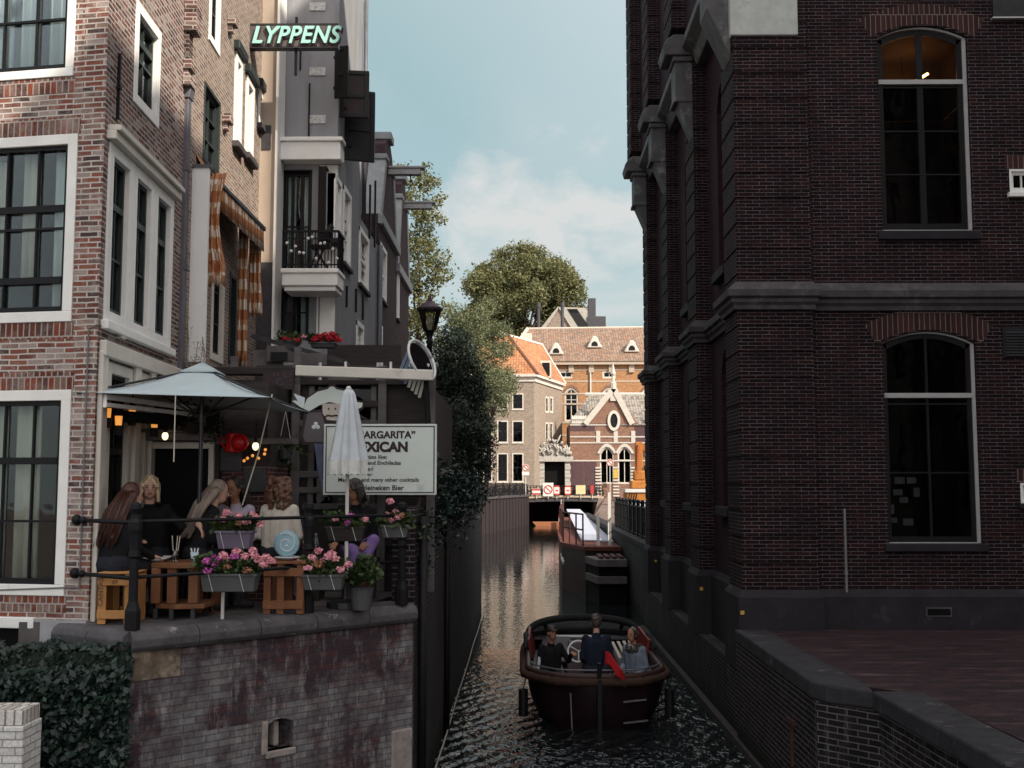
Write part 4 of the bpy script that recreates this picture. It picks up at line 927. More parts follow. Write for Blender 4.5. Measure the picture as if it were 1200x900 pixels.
# ---------------------------------------------------------------- big dark brick building on the right
rb = thing('brick_building', 'huge dark purple brick building with stone ledges along the right of the canal', 'building', (3.3, 15.7, 0))
YF = 15.72; rf = Face((4.12, YF), (1, 0)); rs = Face((3.3, 15.6), (0, 1), True)
u1 = rf.rect(1031, 30, 1137, 271); u2 = rf.rect(1038, 388, 1147, 637)
us = rf.rect(1183, 198, 1215, 226); ul = rf.rect(1196, 566, 1240, 590)
B = MB(); wall(B, rf, 0, 9, 1.4, 17.5, [(*u1, .17), (*u2, .17), us, ul], .22)
PY = [15.6, 19.3, 23.0, 26.7]; PW = .95; HT = 17.5
B.face([(13.12, YF, 1.4), (13.12, YF, HT), (13.12, 27.5, HT), (13.12, 27.5, 1.4)]); B.face([(3.3, 27.6, 1.4), (3.3, 27.6, HT), (13.12, 27.6, HT), (13.12, 27.6, 1.4)]); B.face([(2.95, YF, HT), (13.12, YF, HT), (13.12, 27.6, HT), (2.95, 27.6, HT)])
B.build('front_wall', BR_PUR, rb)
B = MB(); so = []
for i in range(3):
    c = PY[i]-15.6+PW+ (PY[i+1]-PY[i]-PW)*.5
    so += [(c-.42, c+.42, 7.05, 10.2, .38), (c-.4, c+.4, 3.2, 5.75, .38)]
wall(B, rs, .9, 12, 1.4, 11.2, so, .3); rs.ob(B, .5, 12, 11.4, HT, -.3, .36)
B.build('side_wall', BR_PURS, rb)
for o in so: window(rb, rs, *o[:4], .05, 2, (.33, .66), frame=BLACK, bar=BLACK, depth=.28, rise=.38, glassm=GLASS_D, proud=-.16); 
B = MB()
for o in so: rs.ob(B, o[0]-.12, o[1]+.12, o[2]-.16, o[2], -.2, .12)
split_build(B, 'side_sill', STONE, rb, bevel=.02)
# buttresses with grooved courses
for i, y in enumerate(PY):
    B = MB(); z = 2.1
    while z < 17.3:
        top = min(z+.37, HT); x1 = 4.12 if i == 0 else 3.32; xs = 3.05 if z < 11.5 else (3.05 if i == 0 else 2.68)
        B.box(xs, x1, y, y+PW, z, top-.055); B.box(xs+.016, x1-.012, y+.016, y+PW-.016, top-.055, top)
        z = top
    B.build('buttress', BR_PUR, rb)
ARCHV = brick('dark_arch_brick', [(.035, .017, .017), (.045, .02, .019), (.055, .025, .022)], (.2, .16, .15), .075, .4, .006, bump=.4)
B = MB()
for u in (u1, u2):
    zsp = u[3]-.17; a = arc(u[0]-.10, u[1]+.10, zsp, .19, 16); b = arc(u[0]-.26, u[1]+.26, zsp+.26, .24, 16)
    for k in range(16): B.prism([rf.at(p, q, .004) for p, q in (a[k], a[k+1], b[k+1], b[k])], rf.n*-.05)
split_build(B, 'window_arch', ARCHV, rb)
B = MB(); rf.ob(B, us[0]-.05, us[1]+.05, us[3]+.004, us[3]+.2, -.05, .004); rf.ob(B, ul[0]-.05, ul[1]+.05, ul[3]+.004, ul[3]+.2, -.05, .004); split_build(B, 'small_window_arch', ARCHV, rb)
def strip(pts, prof, name, m, cap=True):   # sweep a moulding profile (out, z) along an outline of (x, y, nx, ny)
    B = MB(); n = len(prof); vs = []
    for (x, y, nx, ny) in pts: vs += [(x+nx*w, y+ny*w, z) for w, z in prof]
    fs = [(i*n+j, i*n+(j+1) % n, (i+1)*n+(j+1) % n, (i+1)*n+j) for i in range(len(pts)-1) for j in range(n)]
    fs += [tuple(range(n)), tuple(range((len(pts)-1)*n, len(pts)*n))]
    B.add(vs, fs); return B.build(name, m, rb)
out = [(13.1, YF, 0, -1), (4.12, YF, 0, -1), (4.12, 15.6, .6, -1), (3.05, 15.6, -1, -1)]
for i, y in enumerate(PY):
    if i: out += [(3.3, y, -1, -1), (3.05, y, -1, -1)]
    out += [(3.05, y+PW, -1, 1), (3.3, y+PW, -1, 1)]
out2 = out
strip(out, [(-.1, 6.02), (.05, 6.02), (.06, 6.08), (.10, 6.12), (.10, 6.17), (.15, 6.2), (.155, 6.29), (.02, 6.42), (-.1, 6.42)], 'string_course', STONE_L)
strip(out, [(-.1, 1.0), (.07, 1.0), (.07, 2.0), (.0, 2.1), (-.1, 2.1)], 'plinth', STONE)
# corbels
B = MB(); D = MB()
for i, y in enumerate(PY):
    if i == 0:
        B.prism([(3.05, y+.1, 9.75), (2.7, y+.1, 10.5), (2.7, y+.1, 11.2), (3.06, y+.1, 11.2)], (0, .6, 0)); B.prism([(3.06, y+.06, 11.2), (2.56, y+.06, 11.2), (2.52, y+.06, 11.36), (2.7, y+.06, 11.56), (3.06, y+.06, 11.56)], (0, .7, 0)); continue
    B.prism([(3.06, y+.02, 9.75), (2.80, y+.02, 10.35), (2.74, y+.02, 10.42), (2.74, y+.02, 11.2), (3.06, y+.02, 11.2)], (0, .5, 0))
    B.prism([(3.06, y-.03, 11.1), (2.70, y-.03, 11.1), (2.70, y-.03, 11.2), (3.06, y-.03, 11.2)], (0, .6, 0)); B.prism([(3.06, y-.0, 10.36), (2.71, y-.0, 10.36), (2.71, y-.0, 10.44), (3.06, y-.0, 10.44)], (0, .54, 0))
    B.prism([(3.06, y-.07, 11.2), (2.56, y-.07, 11.2), (2.52, y-.07, 11.36), (2.6, y-.07, 11.5), (2.72, y-.07, 11.58), (3.06, y-.07, 11.58)], (0, .75, 0))
for i in range(3):
    y0 = PY[i]+.7; y1 = PY[i+1]-.05
    pr = [(3.32, 11.02), (3.12, 11.02), (3.04, 11.2), (2.86, 11.32), (2.86, 11.46), (3.32, 11.46)]
    B.prism([(x, y0, z) for x, z in pr], (0, y1-y0, 0))
B.build('corbel', CORB, rb, bevel=.02)
B = MB(); B.box(3.02, 4.0, 15.565, 16.3, 10.03, 12.0); B.build('corner_block', BLOCK, rb, bevel=.02)
# front windows
wu = window(rb, rf, *u1, .055, 2, (.275, .49, .71), bar=BLACK, depth=.19, rise=.17, glassm=GLASS_D, proud=-.05, sash=.075, bw=.085, trans=.735, frame=DULLW, fsides=(.22, 1.0, .6, .6), room=ROOM_W, roomd=1.6, thick=())
wl = window(rb, rf, *u2, .05, 2, (.33, .66), bar=BLACK, depth=.19, rise=.17, glassm=GLASS_D, proud=-.05, sash=.06, bw=.03, trans=.70, frame=DULLW, fsides=(.2, 1.0, .3, .55), roomd=1.4)
window(rb, rf, *us, .035, 2, (), bar=WHITE, depth=.14, glassm=GLASS_D, proud=.0, sill=WHITE); window(rb, rf, *ul, .035, 2, (), bar=WHITE, depth=.14, glassm=GLASS_D, proud=.0, sill=STONE)
B = MB(); rf.ob(B, u1[0]-.08, u1[1]+.08, u1[2]-.13, u1[2]-.002, -.1, .07); rf.ob(B, u2[0]-.06, u2[1]+.06, u2[2]-.11, u2[2]-.002, -.1, .06); split_build(B, 'front_sill', STONE, rb, bevel=.012)
B = MB(); zt_ = u1[2]+(u1[3]-u1[2])*.735; rf.ob(B, u1[0]-.25, u1[1]+.25, zt_-.04, zt_, -1.75, -.22); B.build('light_block_slab', ROOM_W, wu)  # slab added to keep the lamp's light out of the lower panes
# lit room behind the upper window
zc = u1[3]-.12; lp = thing('pendant_lamp', 'warm lit lamp hanging in the upper window of the dark building', 'lamp', rf.at((u1[0]+u1[1])/2+.3, zc, -1.3)); B = MB()
B.bar(rf.at(u1[0]+.70, zc-.42, -1.3), rf.at(u1[1]-.2, zc-.22, -1.0), .05, .03); B.build('diffuser', plain_emit('warm_room_lamp', (1., .42, .12), 30.0), lp, bevel=.01)
B = MB(); B.tube([rf.at(u1[0]+.75, zc-.2, -1.15), rf.at(u1[0]+.75, zc+.1, -1.15)], .006); B.build('cord', BLACK, lp)
# paper notes stuck inside the lower window
cnt = 0
for (x, y, w, h) in ((1058, 563, 12, 8), (1072, 563, 11, 7), (1056, 577, 11, 7), (1078, 577, 7, 11), (1063, 586, 10, 7), (1048, 597, 7, 11), (1050, 610, 10, 6), (1068, 612, 12, 8)):
    a = rf.rect(x-w/2, y-h/2, x+w/2, y+h/2); B = MB(); rf.ob(B, *a, -.132, -.128)
    lb = ['topmost left note card in the dark lower window', 'topmost right note card in the dark lower window', 'note below the topmost left card in the lower window', 'upright note at right of the cluster in the lower window', 'small note in the middle of the cluster in the lower window', 'upright note at left of the cluster in the lower window', 'lowest left note in the dark lower window', 'lowest right tilted note in the dark lower window'][cnt]; cnt += 1
    tag(B.build('paper_note', PAPER), lb, 'note', 'paper notes in the dark window')
B = MB(); x = rf.px(992, 700)[0]; rf.ob(B, x-.014, x+.014, 1.6, rf.px(992, 596)[1], .0, .03); rf.ob(B, x-.02, x+.02, 2.3, 2.34, .0, .04); tag(B.build('wall_conduit', GREYPIP), 'thin grey cable pipe rising from the plinth of the dark building', 'pipe')
a = rf.rect(1175, 383, 1215, 419); v = thing('wall_vent', 'dark louvred vent under the stone ledge at the right edge', 'vent', rf.at(a[0], a[2])); B = MB(); rf.ob(B, *a, 0, .025); B.build('frame', STONE, v, bevel=.006); B = MB()
for k in range(9): z = a[2]+.04+(a[3]-a[2]-.08)*k/9; B.obox(rf.at(a[0]+.03, z, .026), rf.d*(a[1]-a[0]-.06), rf.n*.02-UP*.02, UP*.012)
B.build('louvre', STEEL_D, v)
a = rf.rect(1083, 711, 1113, 722); B = MB(); rf.ob(B, *a, .07, .078); rf.ob(B, a[0]+.02, a[1]-.02, a[2]+.02, a[3]-.02, .078, .082, 1); tag(B.build('air_brick', [STONE_L, DKREC]), 'small rectangular air grille low in the grey stone plinth', 'vent')
a = rf.rect(1161, -40, 1240, 22); B = MB(); rf.ob(B, *a, 0, .06); rf.ob(B, a[0]-.015, a[1], a[2]-.02, a[2], 0, .08, 1); tag(B.build('wall_panel', [STEEL_D, STEEL]), 'dark blank panel on the brick at the top right corner', 'panel')
for i, (x, y, Y, lb) in enumerate(((870, 718, 15.52, 'yellow marker square on the nearest corner of the stone plinth'), (822, 690, 19.22, 'yellow marker square on the second buttress plinth'), (768.5, 657.5, 26.62, 'yellow marker square on the farthest buttress plinth'))):
    p = W(x, y, Y); B = MB(); B.box(p.x-.026, p.x+.026, Y-.004, Y+.02, p.z-.026, p.z+.026); tag(B.build('marker_plate', YEL), lb, 'marker', 'yellow markers on the plinth')
# ---------------------------------------------------------------- right quay
qw = thing('quay_wall', 'dark wet brick quay wall under the big building, right side of the water', 'quay wall', (3.05, 20, 0))
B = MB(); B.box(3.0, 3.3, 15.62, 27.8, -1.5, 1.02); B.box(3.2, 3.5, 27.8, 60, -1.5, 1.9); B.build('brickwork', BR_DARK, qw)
B = MB()
for i in range(26): B.box(3.12, 3.6, 27.8+i*1.25, 27.8+i*1.25+1.24, 1.9, 2.04)
B.build('coping', STONE, qw, bevel=.02)
B = MB(); B.box(2.9, 3.0, 11, 27.8, -.5, .1); B.build('waling_beam', TIMB, qw)
nq = thing('quay_wall', 'low brick quay wall with wide stone coping in the right foreground', 'quay wall', (3.4, 10, 0))
B = MB(); pts = [(2.95, 15.62), (2.95, 11.4), (3.42, 10.9), (3.54, 7.8), (3.62, 3)]
B.prism([(x, y, -1.5) for x, y in pts]+[(4.2, 3, -1.5), (4.2, 15.62, -1.5)], (0, 0, 1.5+1.38)); B.build('brickwork', BR_DARK, nq)
B = MB(); zt = 1.565
def slabc(pl): B.prism([(x, y, 1.38) for x, y in pl], (0, 0, zt-1.38))
slabc([(2.93, 15.58), (2.93, 13.3), (3.38, 13.3), (3.38, 15.58)]); slabc([(2.93, 13.29), (2.93, 11.55), (3.02, 11.32), (3.4, 11.0), (3.44, 11.3), (3.38, 13.29)])
n = 5
for i in range(n):
    y0 = 10.98-i*1.6; y1 = y0-1.59; f = lambda y: 3.40+(10.9-y)*.028
    if i == 0: slabc([(f(y0)-.02, y0), (f(y1)-.02, y1), (f(y1)+.44, y1), (f(y0)+.46, y0-.12), (f(y0)+.3, y0)])
    else: slabc([(f(y0)-.02, y0), (f(y1)-.02, y1), (f(y1)+.44, y1), (f(y0)+.44, y0)])
B.build('coping', COPE_D, nq, bevel=.025)
B = MB(); B.box(2.92, 2.95, 12.4, 12.45, .5, 1.0); B.box(2.91, 2.95, 12.3, 12.55, .95, 1.0); B.build('mooring_iron', IRON_R, nq)
# iron fence along the far part of the right quay
fc_ = thing('iron_fence', 'black cast iron fence on the right quay past the dark building', 'fence', (3.4, 28, 2.0)); B = MB(); Q = MB(); y = 27.9; i = 0
while y < 41:
    if i % 6 == 0: Q.box(3.34, 3.44, y-.05, y+.05, 2.0, 3.0); Q.ell((3.39, y, 3.05), .07, 8, 6)
    else: B.cyl((3.39, y, 2.05), (3.39, y, 2.9), .016, n=6); B.ell((3.39, y, 2.5), (.035, .035, .05), 6, 4)
    y += .2; i += 1
B.bar((3.39, 27.9, 2.92), (3.39, 41, 2.92), .05, .04); B.bar((3.39, 27.9, 2.12), (3.39, 41, 2.12), .04, .03); B.build('bar', IRON, fc_); split_build(Q, 'post', IRON, fc_)
# town houses added unseen beyond the right edge, heights set to shade this corner
for lbl, y1, y0, ht, m in (('unseen tall tan brick house added to cast shade, nearest the dark building', 9.0, 6.75, 21.6, BR_TAN), ('unseen narrow very tall brown house added to cast shade, second along', 6.7, 5.2, 25.0, BR_CHURCH), ('unseen lower plum brick house added to cast shade, third along', 5.16, 2.3, 20.9, BR_CHURCHD), ('unseen broad tan house added to cast shade, fourth along', 2.26, -12, 21.6, BR_TAN)):
    tn = thing('shade_town_house', lbl, 'house', (10.3, y0, 1.5)); B = MB(); ft = Face((10.3, y0), (0, 1), True); Lh = y1-y0; k = max(1, int(Lh/1.6))
    op = [(Lh*(i+.28)/k, Lh*(i+.72)/k, 3+3.4*j, 5.2+3.4*j) for i in range(k) for j in range(5)]
    wall(B, ft, 0, Lh, 1.5, ht, op, .15); B.face([ft.at(0, 1.5), ft.at(0, ht), ft.at(0, ht, -26), ft.at(0, 1.5, -26)]); B.face([ft.at(Lh, 1.5), ft.at(Lh, ht), ft.at(Lh, ht, -26), ft.at(Lh, 1.5, -26)]); B.face([ft.at(0, ht), ft.at(Lh, ht), ft.at(Lh, ht, -26), ft.at(0, ht, -26)]); B.face([ft.at(0, 1.5, -26), ft.at(0, ht, -26), ft.at(Lh, ht, -26), ft.at(Lh, 1.5, -26)])
    B.build('wall', m, tn); [(lambda Q: (ft.ob(Q, *o, -.16, -.12), Q.build('window', BLACK, tn)))(MB()) for o in op]
# ---------------------------------------------------------------- far quay, bridge and houses
fq = thing('quay_wall', 'streaked grey concrete quay wall below the bicycle railing by the bridge', 'quay wall', (-2.8, 79, 0))
f1 = Face((-2.9, 79), (3.5, 21)); Lq = math.hypot(3.5, 21); B = MB(); f1.ob(B, 0, Lq, -1, 2.5, -.4, .0); f1.ob(B, -3, 0, -1, 2.5, -.4, -.02)
for i in range(15): f1.ob(B, i*1.42, i*1.42+.09, 0, 2.45, .0, .05)
B.build('pile_wall', CONC, fq); B = MB(); f1.ob(B, -.5, Lq+.1, 2.5, 2.68, -.6, .1); B.build('coping', STONE_L, fq)
B = MB(); P = MB()
fr = thing('iron_railing', 'black iron quay railing crowded with parked bicycles left of the bridge', 'railing', (-2, 85, 2.6))
for i in range(70):
    u = Lq*i/69; P_ = f1.at(u, 2.68, -.15); (P if i % 10 == 0 else B).cyl(P_, P_+UP*(1.05 if i % 10 == 0 else .92), .05 if i % 10 == 0 else .022, n=6)
for z in (3.6, 2.85): B.bar(f1.at(0, z, -.15), f1.at(Lq, z, -.15), .05, .05)
B.build('bar', IRON, fr); split_build(P, 'post', IRON, fr)
br = thing('canal_bridge', 'low flat pale bridge over the canal in the distance', 'bridge', (3.8, 100, 2.4)); B = MB()
n = 12; a = [(0.4+6.9*k/n, 2.22+.10*(1-(2*k/n-1)**2)) for k in range(n+1)]
for (x0, z0), (x1, z1) in zip(a, a[1:]): B.prism([(x0, 100, z0-.25), (x1, 100, z1-.25), (x1, 100, z1+.12), (x0, 100, z0+.12)], (0, 6, 0))
B.build('deck', STONE_L, br); B = MB()
for (x0, z0), (x1, z1) in zip(a, a[1:]): B.prism([(x0, 99.9, z0+.10), (x1, 99.9, z1+.10), (x1, 99.9, z1+.28), (x0, 99.9, z0+.28)], (0, .3, 0))
B.build('parapet_edge', mat('cream_bridge_edge', (.40, .33, .24), .7), br)
B = MB()
for i in range(27): x = .5+6.7*i/26; B.cyl((x, 100.1, 2.4), (x, 100.1, 3.45), .03, n=6)
B.bar((.5, 100.1, 3.45), (7.2, 100.1, 3.45), .06, .05); B.bar((.5, 100.1, 2.95), (7.2, 100.1, 2.95), .04, .04); B.build('railing', IRON, br)
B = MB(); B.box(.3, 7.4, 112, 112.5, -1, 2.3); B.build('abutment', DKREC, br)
B = MB(); B.prism([(6.8, 99.5, 2.35), (7.6, 99.5, 2.35), (4.0, 58, -.6), (3.0, 58, -.6)], (0, 0, -.8)); B.prism([(6.5, 99.0, -.5), (7.4, 99.2, 2.4), (3.9, 60, 1.9), (3.2, 60, -.5)], (.6, 0, 0)); tag(B.build('sloping_bank', mat('brown_bank', (.16, .11, .095), .9, var=.3, scale=2, bump=.3)), kind='structure')
bikes = []
def bike():
    B = MB()
    for x in (-.52, .52):
        c = V((x, 0, .34)); vs = []
        B.tube([c+V((.33*math.cos(a), 0, .33*math.sin(a))) for a in [6.2832*k/14 for k in range(15)]], .03, 5)
        for k in range(4): B.tube([c, c+V((.33*math.cos(k*1.57), 0, .33*math.sin(k*1.57)))], .01, 4)
    for a, b in (((-.52, 0, .34), (-.12, 0, .30)), ((-.12, 0, .30), (-.22, 0, .85)), ((-.12, 0, .3), (.38, 0, .78)), ((-.2, 0, .72), (.36, 0, .82)), ((.52, 0, .34), (.36, 0, .95)), ((-.52, 0, .34), (-.2, 0, .72)), ((.36, -.27, 1.0), (.36, .27, 1.0))): B.tube([a, b], .025, 5)
    B.ell((-.23, 0, .9), (.13, .08, .04), 8, 5); return B.build('bicycle', IRON)
b0 = bike(); rnd = random.Random(4)
blk = 'black bicycle leaning on the railing in the distance by the bridge'
tag(b0, blk, 'bicycle', 'bicycles along the far railings'); first = True
for i in range(30):
    o = b0 if first else b0.copy()
    if not first: COL.objects.link(o)
    first = False
    if i < 17: p = f1.at(1+i*1.2, 2.28 if False else 2.5, -.55-.3*(i % 2)); put(o, (p.x, p.y, 2.5), rnd.uniform(-.5, .8)+.6)
    else: put(o, (.9+(i-17)*.5+rnd.uniform(-.1, .1), 100.75+.4*(i % 2), 2.4), rnd.uniform(-.5, .5))
def board(label, px, Y, w, h, z, m, name='sign_board', round_=False, mark=None, cat='sign', post=True, group=None):
    x = W(px, 580, Y).x; th = thing(name, label, cat, (x, Y, 2.4), group); B = MB()
    if round_: B.cyl((x, Y, z), (x, Y-.03, z), w/2, n=20)
    else: B.box(x-w/2, x+w/2, Y-.04, Y, z-h/2, z+h/2)
    B.build('panel', m, th)
    if post: B = MB(); B.cyl((x, Y+.04, 2.3), (x, Y+.04, z), .035, n=8); B.build('post', STEEL, th)
    if mark: B = MB(); mark(B, x, Y-.05, z); B.build('mark', SIGNR, th)
    return th
def ringm(r, bar=True):
    def f(B, x, y, z):
        B.tube([(x+r*math.cos(a), y, z+r*math.sin(a)) for a in [6.2832*k/20 for k in range(21)]], r*.13, 5)
        if bar: B.bar((x-r*.7, y, z+r*.7), (x+r*.7, y, z-r*.7), r*.22, .02, up=V((0, 1, 0)))
    return f
def bars(w, h):
    def f(B, x, y, z): [B.box(x-w/2, x+w/2, y, y+.02, z+q*h-h*.13, z+q*h+h*.13) for q in (-.33, .33)]
    return f
def frame(w, h):
    def f(B, x, y, z):
        for q in (-1, 1): B.box(x-w/2, x+w/2, y, y+.02, z+q*h*.42-h*.08, z+q*h*.42+h*.08); B.box(x+q*w*.44-w*.06, x+q*w*.44+w*.06, y, y+.02, z-h/2, z+h/2)
        B.box(x-w*.2, x+w*.2, y, y+.02, z-h*.1, z+h*.05)
    return f
board('white bridge sign with a red ring and diagonal bar', 642.5, 99.8, .92, 1.2, 3.12, SIGNWH, mark=ringm(.36))
board('red and white striped barrier board left of the ring sign', 628.5, 99.8, .72, .55, 2.92, SIGNWH, mark=bars(.72, .55), name='barrier_board')
board('red framed white board directly right of the ring sign', 652.5, 99.8, .6, .85, 3.05, SIGNWH, mark=frame(.6, .85))
board('red framed white board nearest the yellowish panel', 665.5, 99.8, .62, .85, 3.05, SIGNWH, mark=frame(.62, .85))
board('plain yellowish panel on the bridge railing', 680.5, 99.8, .86, .8, 3.1, mat('faded_yellow_board', (.55, .47, .27), .7), name='notice_board')
board('red post box shape on the bridge right of the yellowish panel', 694, 99.8, .28, .75, 3.1, SIGNR, name='red_panel')
board('round red and white road sign above the quay railing', 616, 99, .62, 0, 5.05, SIGNWH, name='road_sign', round_=True, mark=ringm(.25, True))
board('small white plate under the round red road sign', 616, 98.9, .62, .3, 4.55, SIGNWH, name='sign_plate', post=False)
board('round white and red road sign in front of the arched doors', 715, 104, .68, 0, 5.6, SIGNWH, name='road_sign', round_=True, mark=ringm(.27, True))
board('yellow notice on the pillar between the arched doors', 721.5, 107.2, .38, .85, 4.6, YEL, name='notice', post=False)
board('red and white channel marker standing in the water under the bridge', 657.5, 96, .42, .75, .55, SIGNWH, name='channel_marker', mark=bars(.42, .8), cat='marker')
# low moored flatboat under the bridge
o = thing('flat_boat', 'low orange brown boat hull lying under the distant bridge', 'boat', (3.2, 97, 0)); B = MB(); B.prism([(1.2, 96.5, 0), (5.8, 96.5, 0), (6, 96.5, .32), (.9, 96.5, .32)], (0, 1.6, 0)); B.build('hull', mat('orange_brown_hull', (.3, .12, .06), .6), o)
# ---- corner house
hs = thing('corner_house', 'tan corner house with orange tiled roof beside the far bridge', 'house', (1.1, 105, 2.4))
c = V((W(626, 500, 105).x, 105, 0)); hf = Face((c.x, c.y), (-1, .05), True); hd = Face((c.x, c.y), (.30, 1)); ez = W(626, 441, 105).z
rows = ((461, 480), (493, 519), (531, 565)); wf = []
for (y0, y1) in rows:
    for (x0, x1) in ((600, 613.5), (582.5, 595.5), (566, 577)):
        wf.append(hf.rect(x0, y0, x1, y1))
Lf = 6.2; Ls = 10.5; B = MB(); wall(B, hf, 0, Lf, 2.3, ez-.5, wf, .2)
sl = [hd.rect(x0, y0, x1, y1) for (y0, y1) in ((465, 484), (495, 517)) for (x0, x1) in ((639, 643), (644, 648))]
wall(B, hd, 0, Ls, 2.3, ez-.5, sl, .15)
B.face([hf.at(Lf, 2.3), hf.at(Lf, ez), hf.at(Lf, ez, -10), hf.at(Lf, 2.3, -10)]); B.build('wall', BR_TAN, hs)
for w in wf: window(hs, hf, *w, .11, 2, (.5,), thick=(.5,), depth=.15, proud=.04, bar=BLACK, sill=FARW, frame=FARW, glassm=GLASS_D)
for w in sl: window(hs, hd, *w, .16, 1, (.5,), depth=.1, proud=.03, bar=FARW, frame=FARW, glassm=GLASS_D)
B = MB()
for (fc, L) in ((hf, Lf), (hd, Ls)):
    fc.ob(B, -.05, L, ez-.5, ez-.05, -.1, .12); fc.ob(B, -.3, L, ez-.05, ez+.2, -.1, .38)
B.build('cornice', FARW, hs)
top = W(0, 394, 108).z; A_ = hf.at(-.35, ez+.2, .35); B_ = hf.at(Lf, ez+.2, .35); C_ = hd.at(Ls, ez+.2, .35); D_ = hf.at(Lf, ez+.2, -9)
r0 = V((W(596, 396, 108).x, 108, top)); r1 = V((-3.8, 108, top+.1)); r2 = V((2.0, 113.5, top-.2)); r3 = V((-3.8, 114, top))
B = MB(); B.face([A_, r0, r1, B_]); B.face([A_, C_, r2, r0]); B.face([r0, r2, r3, r1]); B.face([C_, D_, r3, r2]); B.build('roof', TILE_R, hs)
B = MB(); B.tube([A_, r0, r1], .16, 6); B.build('ridge_tile', mat('dark_ridge', (.16, .07, .04)), hs); B = MB(); B.tube([r0, r2], .17, 6); B.tube([r0+V((-.3, -.1, .1)), r1], .16, 6); B.tube([r2, C_], .15, 6); B.build('white_ridge', FARW, hs)
p = W(640, 432, 109); B = MB(); B.box(p.x-.6, p.x+.5, 108.6, 110.4, ez+.2, ez+1.9); B.build('dormer', FARW, hs)
B = MB(); B.box(p.x-.4, p.x+.35, 108.57, 108.6, ez+.4, ez+1.7); B.build('dormer_window', GLASS_D, hs)
p = W(612, 398, 113); B = MB(); B.box(p.x-.1, p.x+1.0, 112.6, 113.8, top-3.5, W(612, 391, 113).z); B.build('chimney', FARW, hs)
# ---- ornate gate
gt = thing('ornate_gate', 'pale stone gateway with scrolled crest around a dark passage', 'gate', (4, 107, 2.4)); xa = W(629, 540, 107).x; xb = W(668, 540, 107).x; g0 = W(638, 540, 107).x; g1_ = W(662, 540, 107).x
zt = W(0, 541, 107).z; zc = W(0, 536, 107).z; gz = 2.3
GW = mat('carved_gate_stone', (.36, .34, .31), .8, var=.4, scale=7, bump=.5); B = MB(); 
for k in range(9):
    z = gz+(zt-gz)*k/9; e = .06 if k % 2 else 0
    B.box(xa-e, g0, 106.9-e, 107.6, z, z+(zt-gz)/9-.02); B.box(g1_, xb+e, 106.9-e, 107.6, z, z+(zt-gz)/9-.02)
split_build(B, 'pillar', GW, gt, gap=.03); B = MB(); B.box(xa-.3, xb+.3, 106.7, 107.6, zt, zc+.12); xm = (xa+xb)/2
B.prism([(xa-.1, 106.8, zc+.1), (xb+.1, 106.8, zc+.1), (xm+.5, 106.8, zc+1.3), (xm-.5, 106.8, zc+1.3)], (0, .7, 0)); B.build('lintel', GW, gt)
B = MB(); rnd = random.Random(8)
for k in range(46):
    f = rnd.uniform(-1, 1); z = zc+.15+(1-abs(f))*1.9*rnd.random(); x = xm+f*(xb-xa)*.52; B.tube([(x, 106.7, z), (x+rnd.uniform(-.25, .25), 106.65, z+.25), (x+rnd.uniform(-.4, .4), 106.7, z+rnd.uniform(.2, .7))], [.13, .1, .03], 6)
B.build('scroll_crest', GW, gt, smooth=True)
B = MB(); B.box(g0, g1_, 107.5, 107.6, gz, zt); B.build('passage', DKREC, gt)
# ---- orange building
ob_ = thing('orange_brick_building', 'large orange brick building with brown tiled roof and three white dormers', 'building', (6, 118, 2.4))
of = Face((W(600, 480, 118).x, 118.6), (1, -.03)); oz = W(700, 424, 118).z; Lo = 24
ow = []
for x in (663, 714, 758.5, 800): ow.append((*of.rect(x-8, 435, x+8, 443.5), 0))
for x in (669.5, 714, 760): ow.append((*of.rect(x-8, 454.5, x+8, 494), .55))
for x in (669.5, 714): ow.append((*of.rect(x-7.5, 517, x+7.5, 545), .5))
B = MB(); wall(B, of, -.5, Lo, 2.3, oz, ow, .25); B.face([of.at(-.5, 2.3), of.at(-.5, oz), of.at(-.5, oz, -14), of.at(-.5, 2.3, -14)]); B.build('wall', BR_ORANGE, ob_)
for w in ow: window(ob_, of, *w[:4], .15, 2, (.66,) if w[4] else (), depth=.18, proud=-.03, rise=w[4], bar=FARW, frame=FARW, glassm=GLASS_D, thick=(.66,) if w[4] else (), bw=.09)
B = MB()
for y in (446.5, 461, 473, 495, 510): z = W(690, y, 118).z; of.ob(B, -.5, Lo, z-.09, z+.09, -.02, .035)
z = W(690, 433, 118).z; of.ob(B, -.5, Lo, z-.08, z+.08, -.02, .05)
for i in range(10): u = 4.2+i*2.15; of.ob(B, u-.28, u+.28, z-.3, oz-.3, -.02, .22)
of.ob(B, -.8, Lo, oz-.3, oz+.05, -.1, .5); B.build('stone_band', mat('cream_stone_band', (.40, .33, .26), .7), ob_)
B = MB()
for w in ow[4:]:
    a = arc(w[0]-.25, w[1]+.25, w[3]-w[4], w[4]+.35, 10); b = arc(w[0]-.02, w[1]+.02, w[3]-w[4], w[4]+.03, 10)
    for k in range(10): B.prism([of.at(p, q, .03) for p, q in (a[k], a[k+1], b[k+1], b[k])], of.n*-.06)
split_build(B, 'window_arch', BR_CHURCH, ob_)
u = of.px(692, 470)[0]; B = MB(); B.cyl(of.at(u, 2.4, .12), of.at(u, oz, .12), .09); B.build('drainpipe', STEEL, ob_)
rz = W(700, 385, 126).z; ra = [of.at(-.8, oz+.05, .6), of.at(Lo, oz+.05, .6)]; x0 = W(618, 386, 126).x
rr = [V((x0, 126.3, rz)), V((of.at(Lo, 0).x, 126, rz+.2))]
B = MB(); B.face([ra[0], ra[1], rr[1], rr[0]]); B.face([ra[0], rr[0], of.at(-.8, oz, -15)]); B.face([rr[0], rr[1], of.at(Lo, oz, -15), of.at(-.8, oz, -15)]); B.build('roof', TILE_B, ob_)
